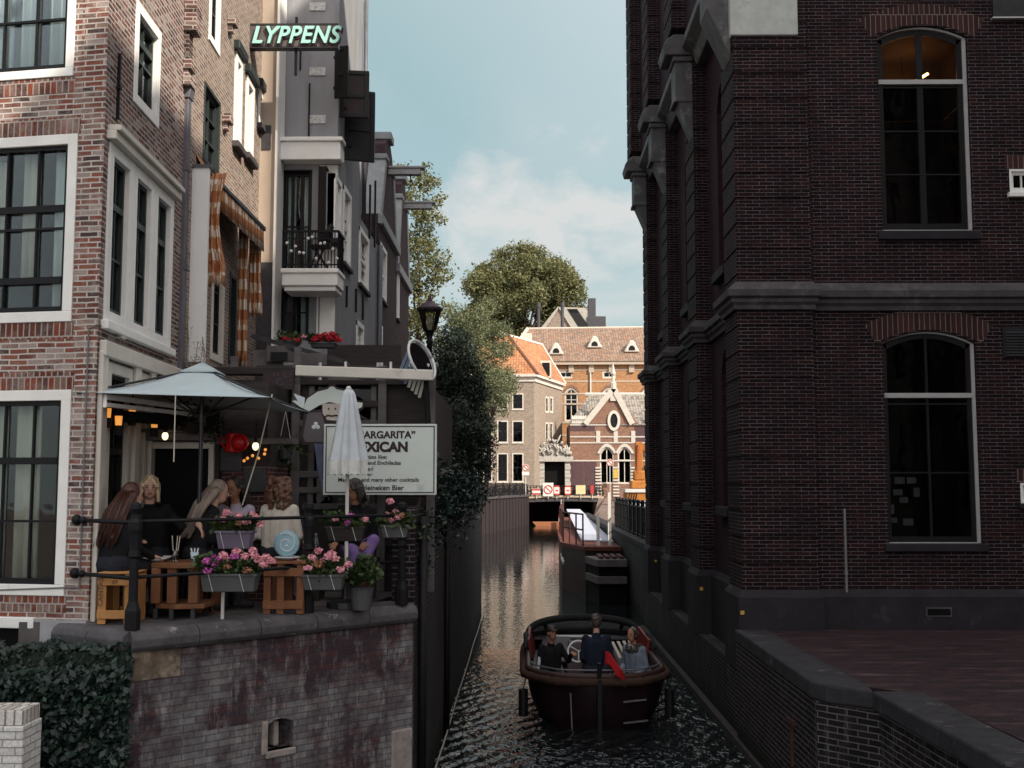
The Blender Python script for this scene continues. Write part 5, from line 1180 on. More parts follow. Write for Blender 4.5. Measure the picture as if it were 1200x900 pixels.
B = MB(); B.tube([ra[0], rr[0]], .22, 6); B.tube(rr, .16, 6); B.build('ridge_tile', mat('pale_ridge', (.45, .4, .34)), ob_)
nrm = (ra[1]-ra[0]).cross(rr[0]-ra[0]).normalized()
for x, y in ((651.5, 415), (696.5, 407), (740, 412)):
    r_ = ray(x, y); t = (ra[0]-CAM).dot(nrm)/r_.dot(nrm); p = CAM+r_*t; B = MB(); yf = p.y-.5
    B.prism([(p.x-.85, yf, p.z-.1), (p.x+.85, yf, p.z-.1), (p.x+.2, yf, p.z+1.2), (p.x-.2, yf, p.z+1.2)], (0, 2.2, 0)); d = B.build('dormer', FARW, ob_, bevel=.12)
    B = MB(); B.prism([(p.x+.36*math.cos(a), yf-.02, p.z+.16+.45*max(-.2, math.sin(a))) for a in [6.2832*k/14 for k in range(14)]], (0, .03, 0)); B.build('dormer_pane', BLACK, d)
# ---- grey roofed house behind
bk = thing('grey_roof_house', 'pale grey gabled roof house rising behind the brown tiled roof', 'house', (10, 134, 2.4)); Y = 134
z0 = W(0, 388, Y).z; zt = W(0, 361, Y).z; xl = W(632, 380, Y).x; xm = W(654, 362, Y).x; xr = W(718, 384, Y).x; B = MB(); B.box(xl+.2, xr-.2, Y, Y+9, 2.4, z0); B.prism([(xl+.3, Y, z0), (xm+3, Y, z0), (xm, Y, zt-.2)], (0, .4, 0)); B.build('wall', BR_TAN, bk)
B = MB(); B.prism([(xl-.2, Y-.2, z0-.2), (xm, Y-.2, zt+.1), (xm, Y-.2, zt-.3), (xl+.3, Y-.2, z0-.4)], (0, 9, 0)); B.prism([(xm, Y-.2, zt), (xm+3.2, Y-.2, zt-.1), (xr, Y-.2, z0-.1), (xm+2, Y-.25, z0-.4)], (0, 9, 0)); B.build('roof', GREYROOF, bk)
B = MB(); B.prism([(xm+1.1, Y-.26, zt-.25), (xm+2.3, Y-.26, zt-.25), (xm+4.0, Y-.26, z0+.1), (xm+2.6, Y-.26, z0+.1)], (0, .05, 0)); B.build('skylight', GLASS_D, bk)
B = MB(); p = W(699, 375, Y); B.box(p.x-1.1, p.x+1.1, Y-.4, Y+1.6, p.z-1.5, p.z+.4); B.box(p.x-1.0, p.x-.1, Y-.3, Y+.8, p.z+.4, W(0, 351, Y).z); B.build('chimney', SLATE, bk)
for x, yt, lb in ((631, 355, 'thin round chimney pipe left of the grey gable'), (659, 354, 'thin dark chimney pipe in front of the grey gable')):
    p = W(x, yt, 127); B = MB(); B.cyl((p.x, 127.2, p.z-4.2), (p.x, 127.2, p.z-.5), .2); B.cyl((p.x, 127.2, p.z-.5), (p.x, 127.2, p.z), .26); tag(B.build('chimney_pipe', SLATE if x > 640 else STONE_L), lb, 'chimney')
# ---- church-like gatehouse on the right
chh = thing('gatehouse', 'small gabled brick gatehouse with oval window and two arched doors', 'building', (8, 108, 2.4)); Y = 108
cf = Face((W(668, 530, Y).x, Y), (1, 0)); Lc = 11; cz = W(0, 497, Y).z; U = lambda x, y=520: cf.px(x, y)[0]; Z = lambda y, x=715: cf.px(x, y)[1]
d1 = (*cf.rect(703, 524, 719.5, 567), .62); d2 = (*cf.rect(724, 524, 740, 567), .62); sw = cf.rect(672, 545, 680, 566)
B = MB(); wall(B, cf, 0, Lc, 2.3, cz, [d1, d2, sw], .3); B.face([cf.at(0, 2.3), cf.at(0, cz), cf.at(0, cz, -8), cf.at(0, 2.3, -8)])
B.prism([cf.at(U(686), cz, .05), cf.at(U(748), cz, .05), cf.at(U(719), Z(456), .05)], cf.n*-.45); B.build('wall', BR_CHURCH, chh)
B = MB(); cf.ob(B, -.02, U(697), Z(505), cz, -.05, .03); cf.ob(B, U(737, 545)+.6, Lc, Z(535), Z(500), -.05, .03); cf.ob(B, .0, U(684), 2.4, Z(540), -.05, .04); cf.ob(B, U(685), U(699), 2.4, Z(540), -.05, .035); split_build(B, 'plum_panel', BR_CHURCHD, chh)
for d in (d1, d2): window(chh, cf, *d[:4], .1, 2, (.66,), depth=.25, proud=-.05, rise=.62, bar=FARW, frame=FARW, glassm=GLASS_D, thick=(.66,), bw=.07, name='door')
B = MB()
for d in (d1, d2):
    a = arc(d[0]-.28, d[1]+.28, d[3]-.62, .95, 12); b = arc(d[0]-.02, d[1]+.02, d[3]-.62, .64, 12)
    for k in range(12): B.prism([cf.at(p, q, .08) for p, q in (a[k], a[k+1], b[k+1], b[k])], cf.n*-.1)
for y in (498, 512, 519, 540): cf.ob(B, 0, Lc, Z(y)-.06, Z(y)+.07, -.02, .07)
for x in (701, 721.5, 742):
    for k in range(10): z = 2.4+k*.3; cf.ob(B, U(x)-.30, U(x)+.30, z, z+.16, -.02, .1)
    cf.ob(B, U(x)-.2, U(x)+.2, Z(519), Z(505), -.02, .08)
B.build('stone_trim', STONE_P, chh, bevel=.01)
B = MB()
for (xa_, ya, xb_, yb) in ((685.5, 497, 719, 455), (719, 455, 741, 497)): 
    p, q = cf.at(U(xa_, ya), Z(ya), .12), cf.at(U(xb_, yb), Z(yb), .12); B.bar(p, q, .55, .3, up=V((0, 1, 0)))
p = cf.at(U(719), Z(455), .1); B.lathe(p, [(.3, -.1), (.32, .5), (.18, .6), (.14, 1.2), (.25, 1.4), (.0, 2.6)], 8); cf.ob(B, U(719)-.3, U(719)+.3, Z(470), Z(457), 0, .2)
for i in range(9): x = U(671+i*2.2); B.lathe(cf.at(x, cz, -.1), [(.16, 0), (.12, .3), (.2, .5), (.02, .85)], 6)
B.lathe(cf.at(U(762), cz, 0), [(.3, 0), (.2, .3), (.35, .6), (.03, 1.2)], 8); B.build('gable_coping', STONE_P, chh)
o = V(cf.at(U(719.5), Z(493), .06)); ring = MB()
for k in range(20):
    a, b = 6.2832*k/20, 6.2832*(k+1)/20; q = lambda r, s, t: o+V((r*math.cos(t), 0, s*math.sin(t)))
    ring.prism([q(.62, 1.0, a), q(.62, 1.0, b), q(.36, .7, b), q(.36, .7, a)], (0, -.15, 0))
ow_ = ring.build('oval_window', FARW, chh); B = MB(); B.prism([o+V((.36*math.cos(6.2832*k/20), -.02, .7*math.sin(6.2832*k/20))) for k in range(20)], (0, -.03, 0)); B.build('pane', BLACK, ow_)
zr = Z(457); B = MB(); B.face([cf.at(U(719), cz-.1, .1), cf.at(Lc, cz-.1, .4), cf.at(Lc, zr, -5.5), cf.at(U(719), zr, -5.5)]); B.face([cf.at(-.1, cz, .1), cf.at(U(719), cz, .1), cf.at(U(719), zr, -5.5), cf.at(2.2, zr, -5.5)]); B.face([cf.at(U(686), cz, -.2), cf.at(U(719), Z(455), -.2), cf.at(U(719), zr+.1, -5.5), cf.at(U(700), cz, -5.5)]); B.face([cf.at(U(719), Z(455), -.2), cf.at(U(746), cz, -.2), cf.at(U(730), cz+.5, -5.5), cf.at(U(719), zr+.1, -5.5)]); B.face([cf.at(-.1, cz, .1), cf.at(2.2, zr, -5.5), cf.at(-.1, cz, -9)]); B.build('roof', TILE_G, chh)
B = MB(); B.tube([cf.at(1.8, zr, -5.5), cf.at(Lc, zr, -5.5)], .2, 6); B.build('ridge_tile', STONE_P, chh)
# ---- excavator on pontoon
ex = thing('work_crane', 'orange hydraulic crane on a pale blue pontoon near the bridge', 'crane', (9.5, 76, 0)); Y = 76
X = lambda x: W(x, 570, Y).x; ZZ = lambda y: W(750, y, Y).z
B = MB(); B.box(X(734), X(790), Y, Y+5, ZZ(604), ZZ(589)); B.box(X(734)-.05, X(790), Y-.03, Y+.1, ZZ(590), ZZ(587)); B.build('pontoon', BLUEP, ex, bevel=.05)
B = MB(); B.box(X(735), X(785), Y+.2, Y+3, ZZ(587), ZZ(577)); B.build('cabinet', ORNG, ex, bevel=.05); B = MB(); B.box(X(733), X(787), Y+.1, Y+3.1, ZZ(577), ZZ(573)); B.build('cabinet_top', STEEL, ex)
B = MB()
for k in range(4): a = X(736)+k*.16; B.prism([(a, Y+.17, ZZ(586.5)), (a+.07, Y+.17, ZZ(586.5)), (a+.17, Y+.17, ZZ(578)), (a+.1, Y+.17, ZZ(578))], (0, .03, 0))
for k in range(3): a = X(759)+k*.16; B.prism([(a, Y+.17, ZZ(586.5)), (a+.07, Y+.17, ZZ(586.5)), (a-.03, Y+.17, ZZ(578)), (a-.1, Y+.17, ZZ(578))], (0, .03, 0))
B.build('hazard_stripe', BLACK, ex)
B = MB(); B.box(X(741), X(760), Y+.8, Y+2.2, ZZ(573), ZZ(563)); B.box(X(745), X(758), Y+1, Y+2, ZZ(563), ZZ(551)); B.build('turret', ORNG, ex, bevel=.1)
B = MB(); B.obox((X(747), Y+1.2, ZZ(560)), (X(756)-X(747), 0, 0), (0, .5, 0), (.0, 0, ZZ(517)-ZZ(560)), 0); B.build('mast', ORNG, ex, bevel=.06)
B = MB(); B.bar((X(749), Y+1.1, ZZ(556)), (X(751), Y+1.1, ZZ(520)), .22, .2); B.bar((X(752), Y+1.4, ZZ(520)), (X(775), Y+1.4, ZZ(538)), .35, .35, up=V((0, 1, 0))); B.build('boom', mat('machine_rust', (.28, .09, .03), .6), ex, bevel=.04)
B = MB(); B.box(X(758), X(768), Y+1, Y+2, ZZ(560), ZZ(545)); B.build('cab', BLACK, ex, bevel=.06)
B = MB(); B.cyl((X(757), Y+1.4, ZZ(568)), (X(772), Y+1.4, ZZ(568)), .28, n=12); B.build('drum', ORNG, ex)
# ---- landing barge with railing
lb = thing('landing_barge', 'dark moored barge with rusty railing and pale gangway, left of the iron fence', 'barge', (2.4, 42, 0))
pl = [(1.36, 38.6), (2.0, 35.6), (3.15, 35.6), (3.2, 68), (2.5, 68), (1.5, 46)]
B = MB(); B.prism([(x, y, -.6) for x, y in pl], (0, 0, 2.05)); B.build('hull', mat('tarred_hull', (.02, .014, .014), .6, var=.4, scale=2), lb)
B = MB(); B.prism([(x-(.05 if x < 2.6 else 0), y-.05, 1.46) for x, y in pl], (0, 0, .12)); B.build('deck', mat('rust_red_deck', (.10, .032, .024), .8, var=.3), lb)
B = MB(); ps = [(1.42, 38.7), (1.5, 42), (1.54, 46), (1.8, 52), (2.1, 58), (2.3, 63), (2.5, 67.5)]
for (x0, y0), (x1, y1) in zip(ps, ps[1:]):
    for z in (2.6, 2.1): B.tube([(x0, y0, z), (x1, y1, z)], .03, 6)
    m = max(2, int((y1-y0)/1.1))
    for k in range(m): B.cyl((x0+(x1-x0)*k/m, y0+(y1-y0)*k/m, 1.58), (x0+(x1-x0)*k/m, y0+(y1-y0)*k/m, 2.62), .028, n=6)
qs = [(1.42, 38.7), (1.95, 36.0)]
for z in (2.6, 2.1): B.tube([(*qs[0], z), (*qs[1], z-.0)], .03, 6)
for k in range(4): B.cyl((1.42+.53*k/3, 38.7-2.7*k/3, 1.58), (1.42+.53*k/3, 38.7-2.7*k/3, 2.62), .028, n=6)
B.build('railing', IRON_R, lb)
B = MB(); B.prism([(2.05, 39, 1.6), (3.1, 38.2, 1.6), (3.2, 62, 2.15), (2.45, 62, 2.15)], (0, 0, .05)); B.build('gangway', DECKW, lb)
B = MB(); B.tube([(1.33, 38.5-.25*k, 1.2-.22*abs(math.sin(k*.55))) for k in range(12)], .018, 5); B.build('chain', STEEL, lb)
for x, y, h in ((2.45, 36.2, 1.0), (2.85, 36.6, 1.75)):
    B = MB(); B.box(x-.05, x+.05, y-.05, y+.05, 1.4, 1.55+h); tag(B.build('white_post', SIGNWH), 'short white post at the near end of the barge' if h < 1.5 else 'tall white post at the near end of the barge', 'post')
fb_ = thing('fender_raft', 'low raft of stacked grey timber beams at the near end of the barge', 'raft', (2.5, 34, 0)); B = MB()
for z in (.62, 1.12):
    B.prism([(1.95, 34.9, z), (2.2, 33.2, z), (3.1, 33.2, z), (3.1, 34.9, z)], (0, 0, .22))
B.build('beam', mat('grey_beam', (.10, .085, .09), .8, var=.3), fb_, bevel=.02); B = MB(); B.prism([(2.05, 34.9, -.4), (2.28, 33.4, -.4), (3.08, 33.4, -.4), (3.08, 34.9, -.4)], (0, 0, 1.5)); B.build('core', DKREC, fb_)
B = MB(); [B.box(2.3+.2*k, 2.42+.2*k, 33.4, 34.8, 1.35, 1.42) for k in range(4)]; B.build('plank', IRON_R, fb_)
# ---------------------------------------------------------------- trees
def low(p): return p.z > -.9
bx = W(608, 380, 142)
tree('broadleaf_tree', 'huge rounded olive green tree towering over the orange roofs', (bx.x, 142, 2.4), (bx.x+.2, 142, W(607, 372, 142).z), (8.0, 5.5, 10.0), 150, 1.8, 225, .42, [TREE1], .6, seed=3, limb=10)
tx = W(556, 430, 52); tree('bushy_tree', 'grey green bushy tree in front of the tan corner house', (tx.x, 52, 2.4), (tx.x-.05, 52, W(557, 435, 52).z), (1.8, 1.6, 3.35), 120, .56, 1150, .115, [TREE2], .12, seed=5)
tx = W(578, 470, 50); tree('bushy_tree', 'lower grey green tree crown hanging beside the tan house windows', (tx.x-.5, 50, 2.4), (tx.x-.05, 50, W(577, 462, 50).z), (.68, .8, 1.75), 26, .34, 1500, .09, [TREE2], .07, seed=6)
tx = W(488, 300, 41); tree('birch_tree', 'thin yellow green tree behind the dark gabled houses', (tx.x-.3, 41, 2.4), (tx.x+.1, 41, W(490, 318, 41).z), (1.3, 1.2, 4.7), 95, .42, 950, .13, [TREE3, TREE2], .14, seed=9, weights=[.7, .3])
tx = W(533, 465, 37); tree('evergreen_tree', 'dark evergreen tree on the left bank between lamp post and house', (tx.x-.1, 37, 2.4), (tx.x-.05, 37, W(534, 470, 37).z), (.98, .9, 2.55), 130, .42, 1600, .105, [TREE4], .12, seed=12)
tx = W(552, 530, 34); tree('evergreen_tree', 'low dark evergreen bush overhanging the canal wall', (tx.x-.2, 34, 2.4), (tx.x-.08, 34, W(545, 530, 34).z), (.85, .9, 1.6), 80, .36, 1800, .095, [TREE4], .08, seed=13)
tx = W(480, 400, 33); tree('shrub', 'rust tinged garden shrub behind the round mirror', (tx.x, 33, 2.4), (tx.x, 33, W(480, 455, 33).z), (.55, .6, 1.5), 26, .3, 900, .09, [TREE4, TREE2], .05, seed=14, weights=[.75, .25])
iv = thing('ivy', 'dark ivy growing over the top of the left canal wall', 'plant', (-1.2, 16, 3.3))
pts = np.stack([-1.14+.10*RNG.normal(size=5200), 13.4+14*RNG.random(5200), 3.36+.22*RNG.normal(size=5200)-.12*(RNG.random(5200) < .25)*RNG.random(5200)*2], 1)
leaves('foliage', [IVY], pts, .085, iv); B = MB(); B.tube([(-1.2, 13.4, 3.4), (-1.1, 18, 3.5), (-1.2, 24, 3.45), (-1.15, 27, 3.5)], .03, 6); B.build('stem', BARK, iv)
# ---------------------------------------------------------------- timber annex at the back of the terrace
YA = 13.2
ax = thing('cafe_annex', 'dark timber cafe annex with black doorway behind the terrace', 'annex', (-2.6, YA, T))
af = Face((-4.06, YA), (1, 0)); U = lambda x, y=560: af.px(x, y)[0]; Z = lambda y: W(300, y, YA).z
wn = (U(366), U(436), Z(590), Z(452))
br_ = (U(250), U(312), T, Z(540))
B = MB(); wall(B, af, 0, 2.92, T-.1, Z(446), [wn], .12, 0); B.face([(-4.06, YA, Z(446)), (-1.14, YA, Z(446)), (-1.14, 18, Z(446)), (-4.06, 18, Z(446))]); B.face([(-1.14, YA, T-.1), (-1.14, 18, T-.1), (-1.14, 18, Z(446)), (-1.14, YA, Z(446))])
B.build('wall', TIMB, ax)
X12 = lambda x: W(x, 560, 12.05).x; Z12 = lambda y: W(280, y, 12.05).z
B = MB(); B.box(X12(252), X12(313), 12.05, 13.2, T-.05, Z12(547)); B.build('brick_pier', brick('annex_brick', [(.085, .034, .033), (.105, .04, .036), (.065, .03, .031)], (.2, .165, .16), .19, .052, .007, bump=.5), ax)
B = MB(); B.box(X12(252)+.003, X12(313)-.003, 12.06, 13.19, Z12(547)+.001, Z12(448)); B.build('upper_boarding', TIMB, ax)
B = MB(); B.box(X12(252), X12(284), 12.0, 12.045, Z12(552), Z12(525)); B.box(X12(286), X12(312), 12.0, 12.045, Z12(577), Z12(549)); split_build(B, 'slate_board', SLATE, ax, bevel=.008)
B = MB(); B.box(X12(250), X12(345), 11.93, 12.2, Z12(521), Z12(514)); B.build('shelf_board', TIMB2, ax, bevel=.01)
pf = Face((-4.06, 11.95), (1, 0)); PU = lambda x, y=560: pf.px(x, y)[0]; PZ = lambda y: W(210, y, 11.95).z; PR = PU(256)
dr = (PU(178), PU(245), T, PZ(526))
B = MB(); wall(B, pf, 0, PR, T-.05, PZ(440), [dr], .14); B.face([pf.at(PR, T-.05), pf.at(PR, PZ(440)), pf.at(PR, PZ(440), -1.25), pf.at(PR, T-.05, -1.25)]); B.face([pf.at(0, PZ(440)), pf.at(PR, PZ(440)), pf.at(PR, PZ(440), -1.25), pf.at(0, PZ(440), -1.25)]); B.build('porch_wall', TIMB, ax)
B = MB(); pf.ob(B, PU(167), PU(178), T, PZ(526), -.02, .05); pf.ob(B, PU(245), PU(251), T, PZ(526), -.02, .05); pf.ob(B, PU(167), PU(251), PZ(526), PZ(518), -.02, .055); B.build('door_frame', OFFW, ax, bevel=.008)
B = MB(); pf.ob(B, *dr, -.12, -.07); B.build('door', BLK_C, ax, bevel=.006)
B = MB(); pf.ob(B, PU(165), PU(254), PZ(517), PZ(508), 0, .22); pf.ob(B, PU(167), PU(252), PZ(508), PZ(504), 0, .26); B.build('door_canopy', TIMB2, ax, bevel=.012)
B = MB(); af.ob(B, *wn, -.1, -.06); B.build('window', GLASS_D, ax)
B = MB(); af.ob(B, wn[0]-.05, wn[0]+.02, wn[2], wn[3], -.02, .05); af.ob(B, wn[1]-.02, wn[1]+.05, wn[2], wn[3], -.02, .05); af.ob(B, wn[0]-.1, wn[1]+.1, wn[2]-.07, wn[2], -.02, .08)
for x in (347, 448, 505): af.ob(B, U(x)-.05, U(x)+.05, T, Z(430), .0, .10)
for y0, y1 in ((500, 493), (560, 552), (578, 571)): af.ob(B, U(345), U(450), Z(y0), Z(y1), .0, .07)
split_build(B, 'frame_post', TIMB2, ax, bevel=.01)
B = MB(); af.ob(B, U(176, 435)-.02, 2.96, Z(440), Z(431), -.05, .14); af.ob(B, U(176), 2.96, Z(452), Z(446), -.05, .1); B.build('fascia_beam', TIMB, ax, bevel=.012)
B = MB(); af.ob(B, U(268), U(276), Z(440), Z(418), -.04, .05); af.ob(B, U(347)-.04, U(347)+.04, Z(440), Z(408), -.04, .06); split_build(B, 'deck_post', TIMB2, ax, bevel=.01)
# interior shelf clutter: boards behind the beam
B = MB(); af.ob(B, U(350), U(448), Z(478), Z(470), .0, .09); af.ob(B, U(440), U(510), Z(640), Z(583), -.0, .06); split_build(B, 'shelf_board', TIMB, ax, bevel=.01)
# roof deck behind
rd = thing('roof_terrace', 'patchwork of grey boards and dark screens on the annex roof', 'roof terrace', (-3.2, 15, Z(440))); P_ = lambda x, y, Y=15.0: W(x, y, Y)
B = MB()
for (x0, y0, x1, y1, m, Y) in ((296, 410, 332, 440, 1, 15.2), (312, 405, 345, 424, 1, 15.1), (347, 414, 383, 428, 1, 14.9), (300, 398, 312, 440, 0, 15.6), (350, 428, 440, 446, 0, 14.6), (383, 404, 470, 446, 0, 16.4), (350, 452, 384, 466, 1, 14.2), (405, 448, 450, 470, 0, 14.0), (440, 448, 470, 500, 0, 14.3), (300, 428, 346, 446, 0, 14.4), (416, 474, 440, 498, 2, 13.9), (384, 440, 420, 447, 1, 14.3)):
    a, b = P_(x0, y1, Y), P_(x1, y0, Y); B.box(a.x, b.x, Y, Y+.05, max(a.z, 4.2), b.z, m)
split_build(B, 'board', [TIMB, TIMB2, PALLET], rd, gap=-.001, bevel=.006)
B = MB(); a, b = P_(316, 422, 15.0), P_(336, 412, 15.0); B.box(a.x, b.x, 15.04, 15.06, a.z, b.z); B.build('small_window', BLACK, rd)
B = MB(); B.bar(P_(297, 394, 15.3), P_(404, 424, 14.9), .1, .06); B.bar(P_(404, 424, 14.9), P_(412, 434, 14.9), .1, .05); B.build('sloping_eave', SLATE, rd)
B = MB()
for x in (375, 443, 447): B.cyl(P_(x, 446, 14.2), P_(x, 425, 14.2), .022, n=6)
for k in range(5): B.cyl(P_(404+k*5, 470, 14.3), P_(404+k*5, 446, 14.3), .012, n=6)
B.bar(P_(402, 446, 14.3), P_(426, 446, 14.3), .02, .02); B.bar(P_(402, 458, 14.3), P_(426, 458, 14.3), .02, .02); B.build('metal_grille', STEEL, rd)
# glassy sign under the beam
o = thing('small_sign', 'dark little board speckled with pale paint below the roof beam', 'sign', P_(316, 440, 13.05)); a, b = W(309, 441, 13.04), W(345, 434, 13.04); z0, z1 = W(0, 452, 13.04).z, W(0, 434, 13.04).z
B = MB(); B.box(a.x, b.x, 13.0, 13.03, z0-.05, z1-.02); B.build('panel', INK, o); B = MB(); rnd = random.Random(2)
for k in range(26): B.ell((rnd.uniform(a.x+.02, b.x-.02), 12.995, rnd.uniform(z0-.02, z1-.05)), (.008, .004, .006), 6, 4)
split_build(B, 'painted_dot', TIMB2, o, gap=0)
# ---------------------------------------------------------------- tube lamp, mirror, slats, cut-out and big sign
tl = thing('tube_lamp', 'long white tube light beam mounted above the big white menu sign', 'lamp', W(428, 438, 12.55)); B = MB(); B.bar(W(347, 434.5, 12.55), W(508, 440, 12.55), .10, .12); B.build('housing', OFFW, tl, bevel=.012)
B = MB(); [B.cyl(W(x, 437, 12.6), W(x, 424, 12.6), .016) for x in (405, 458)]; split_build(B, 'hanger', STEEL, tl)
rs_ = thing('slat_rack', 'tilted rack of pale blue and cream slats beside the round mirror', 'rack', W(485, 430, 12.8)); B = MB()
for k in range(7):
    p = W(497-k*3.6+18-18, 410+k*0+(k % 2), 13.6); a = W(492-k*3.2+6, 410+k*2-4, 13.6); b = W(478-k*3.2+6-8+10, 462-k*3.5-4, 13.6)
    B.bar(W(478+k*4.0, 413+k*2.2, 12.8), W(466+k*4.2, 442+k*4.0, 12.8), .034, .02, 0 if k < 3 else 1, up=V((0, 1, 0)))
split_build(B, 'slat', [mat('slate_blue_slat', (.16, .21, .28), .6), mat('cream_slat', (.5, .5, .44), .6)], rs_)
mo = thing('round_mirror', 'round street mirror tilted on the lamp post side of the sign', 'mirror', W(495, 423, 12.7)); cc = W(494.5, 422, 12.7); rt = Matrix.Rotation(R(-24), 3, 'Y') @ Matrix.Rotation(R(62), 3, 'Z'); B = MB()
B.tube([cc+rt @ V((.23*math.cos(a)*1, .0, .25*math.sin(a))) for a in [6.2832*k/28 for k in range(29)]], .018, 6); B.build('rim', STEEL, mo, smooth=True); B = MB(); B.prism([cc+rt @ V((.21*math.cos(6.2832*k/24), .01, .23*math.sin(6.2832*k/24))) for k in range(24)], rt @ V((0, .015, 0))); B.build('glass', mat('mirror_glass', (.5, .52, .53), .08, 1., var=.02, bump=0), mo)
B = MB(); B.tube([W(499, 440, 12.72), W(502, 496, 12.72)], .03, 8); B.build('post', IRON, mo)
YS = 12.6
ms = thing('menu_sign', 'large white painted sign advertising a mexican menu and beer', 'sign', W(446, 580, YS)); a, b = W(379, 580, YS), W(512, 497, YS)
B = MB(); B.box(a.x, b.x, YS-.03, YS+.03, a.z, b.z); B.build('panel', SIGNW, ms, bevel=.006)
B = MB(); e = .012; i0 = .022
for (x0, x1, z0, z1) in ((a.x+i0, b.x-i0, b.z-i0-e, b.z-i0), (a.x+i0, b.x-i0, a.z+i0, a.z+i0+e), (a.x+i0, a.x+i0+e, a.z+i0+e, b.z-i0-e), (b.x-i0-e, b.x-i0, a.z+i0+e, b.z-i0-e)): B.box(x0, x1, YS-.0335, YS-.0305, z0, z1)
B.build('border_line', INK, ms)
def st_(s, x, y, size, align='CENTER', off=0, sx=1., n='lettering'):
    p = W(x, y, YS); return text(s, n, INK, ms, (p.x, YS-.033, p.z), (1, 0, 0), UP, size, .0015, align, offset=off, sx=sx)
st_('\u201cMARGARITA\u201d', 450, 513.5, .112, off=.004, sx=1.0); st_('MEXICAN', 444.5, 529, .150, off=.008, sx=1.0)
st_('Specialities like:', 433, 537.5, .062, sx=1.05, off=.001); st_("Taco's and Enchiladas", 441, 544.5, .062, sx=1.05, off=.001)
st_('ed', 438, 551.5, .062, 'RIGHT', sx=1.05); st_('er', 437, 558, .062, 'RIGHT', sx=1.05)
st_('Margarita and many other cocktails', 444, 564.3, .062, sx=1.04, off=.001); st_('Heineken Bier', 449, 574.2, .078, sx=1.05, off=.0015)
B = MB(); p = W(418.5, 571.5, YS); B.ell((p.x, YS-.032, p.z), (.03, .004, .026), 10, 6); B.build('painted_emblem', INK, ms)
cp = thing('painted_figure_board', 'painted cut-out figure in a wide pale hat beside the menu sign', 'cut-out', W(385, 578, 12.66)); Y = 12.67
Pt = lambda pts, y: [W(x, yy, y) for x, yy in pts]
B = MB(); jk = [(359, 484), (376, 482), (381, 498), (381, 512), (392, 508), (398, 516), (384, 520), (357, 519), (354, 512)]
B.prism(Pt([(357, 481), (378, 480), (384, 498), (383, 522), (355, 521), (351, 512)], Y+.004), (0, .03, 0), 1)
B.prism(Pt([(360, 484), (376, 483), (381, 498), (380, 518), (358, 518), (355, 511)], Y-.003), (0, .02, 0), 0); B.build('jacket', [SIGNG, INK], cp)
B = MB(); B.prism(Pt([(368, 520), (382, 520), (384, 582), (379, 583), (372, 548)], Y), (0, .03, 0)); B.build('trousers', mat('faded_blue_paint', (.09, .10, .17), .6), cp)
B = MB(); hat = [(342, 470), (346, 469), (357, 474), (360, 467), (372, 459), (384, 456), (387, 453), (391, 453), (394, 456), (404, 458), (413, 464), (417, 471), (425, 472), (424, 477), (414, 482), (400, 474), (386, 471), (374, 475), (362, 482), (352, 477)]
B.prism(Pt([((x-386)*1.045+386, (y-468)*1.22+468) for x, y in hat], Y+.006), (0, .03, 0), 1); B.prism(Pt(hat, Y-.004), (0, .025, 0), 0); B.build('hat', [SIGNW, INK], cp)
B = MB(); B.prism(Pt([(378, 473), (400, 473), (401, 484), (395, 493), (383, 492), (378, 484)], Y-.001), (0, .02, 0), 0); B.build('face_panel', [mat('pale_figure_paint', (.5, .44, .4), .6)], cp)
B = MB(); B.prism(Pt([(377, 471), (401, 471), (403, 486), (395, 495), (383, 494), (376, 486)], Y+.003), (0, .02, 0)); [B.ell(W(x, 479, Y-.004), (.010, .006, .013), 8, 6) for x in (385, 393)]; B.tube([W(x, y, Y-.006) for x, y in ((380, 489), (384, 486.5), (389, 487.5), (394, 486.5), (398, 489))], .009, 6); B.build('face_outline', INK, cp)
B = MB(); [B.ell(W(370+dx, 499+dy, Y-.003), (.024, .006, .024), 10, 6) for dx, dy in ((-2.4, 1.5), (2.4, 1.5), (0, -2.2))]; B.build('painted_blossom', SIGNW, cp)
# ---------------------------------------------------------------- street lamp
lx = W(503.5, 380, 24); sl = thing('street_lamp', 'old black street lamp with glass lantern and pointed hood', 'street lamp', (lx.x, 24, 2.3)); z0 = W(0, 388, 24).z; z1 = W(0, 364, 24).z; zt = W(0, 349, 24).z
B = MB(); B.lathe((lx.x, 24, 2.3), [(.16, 0), (.16, .5), (.10, .6), (.075, 1.2), (.06, z0-2.6), (.09, z0-2.55), (.05, z0-2.5), (.10, z0-2.32), (.13, z0-2.3)], 12); B.build('pole', IRON, sl, smooth=True)
B = MB(); B.lathe((lx.x, 24, z0), [(.13, 0), (.24, z1-z0)], 6); B.build('lantern_glass', glass('lantern_glass', (.85, .83, .72), .1), sl)
B = MB()
for k in range(6): a = 6.2832*k/6; B.bar((lx.x+.135*math.cos(a), 24+.135*math.sin(a), z0), (lx.x+.245*math.cos(a), 24+.245*math.sin(a), z1), .016, .016)
B.build('lantern_frame', IRON, sl); B = MB(); B.lathe((lx.x, 24, z1), [(.29, -.01), (.30, .03), (.17, .12), (.06, .19), (.05, .24), (.02, zt-z1+.04)], 12); B.build('hood', mat('plum_lamp_hood', (.07, .045, .06), .5, bump=.05), sl)
B = MB(); B.lathe((lx.x, 24, z0), [(.03, .0), (.03, .12), (.06, .16), (.05, .32), (.01, .36)], 10); B.build('bulb', CHINA, sl)
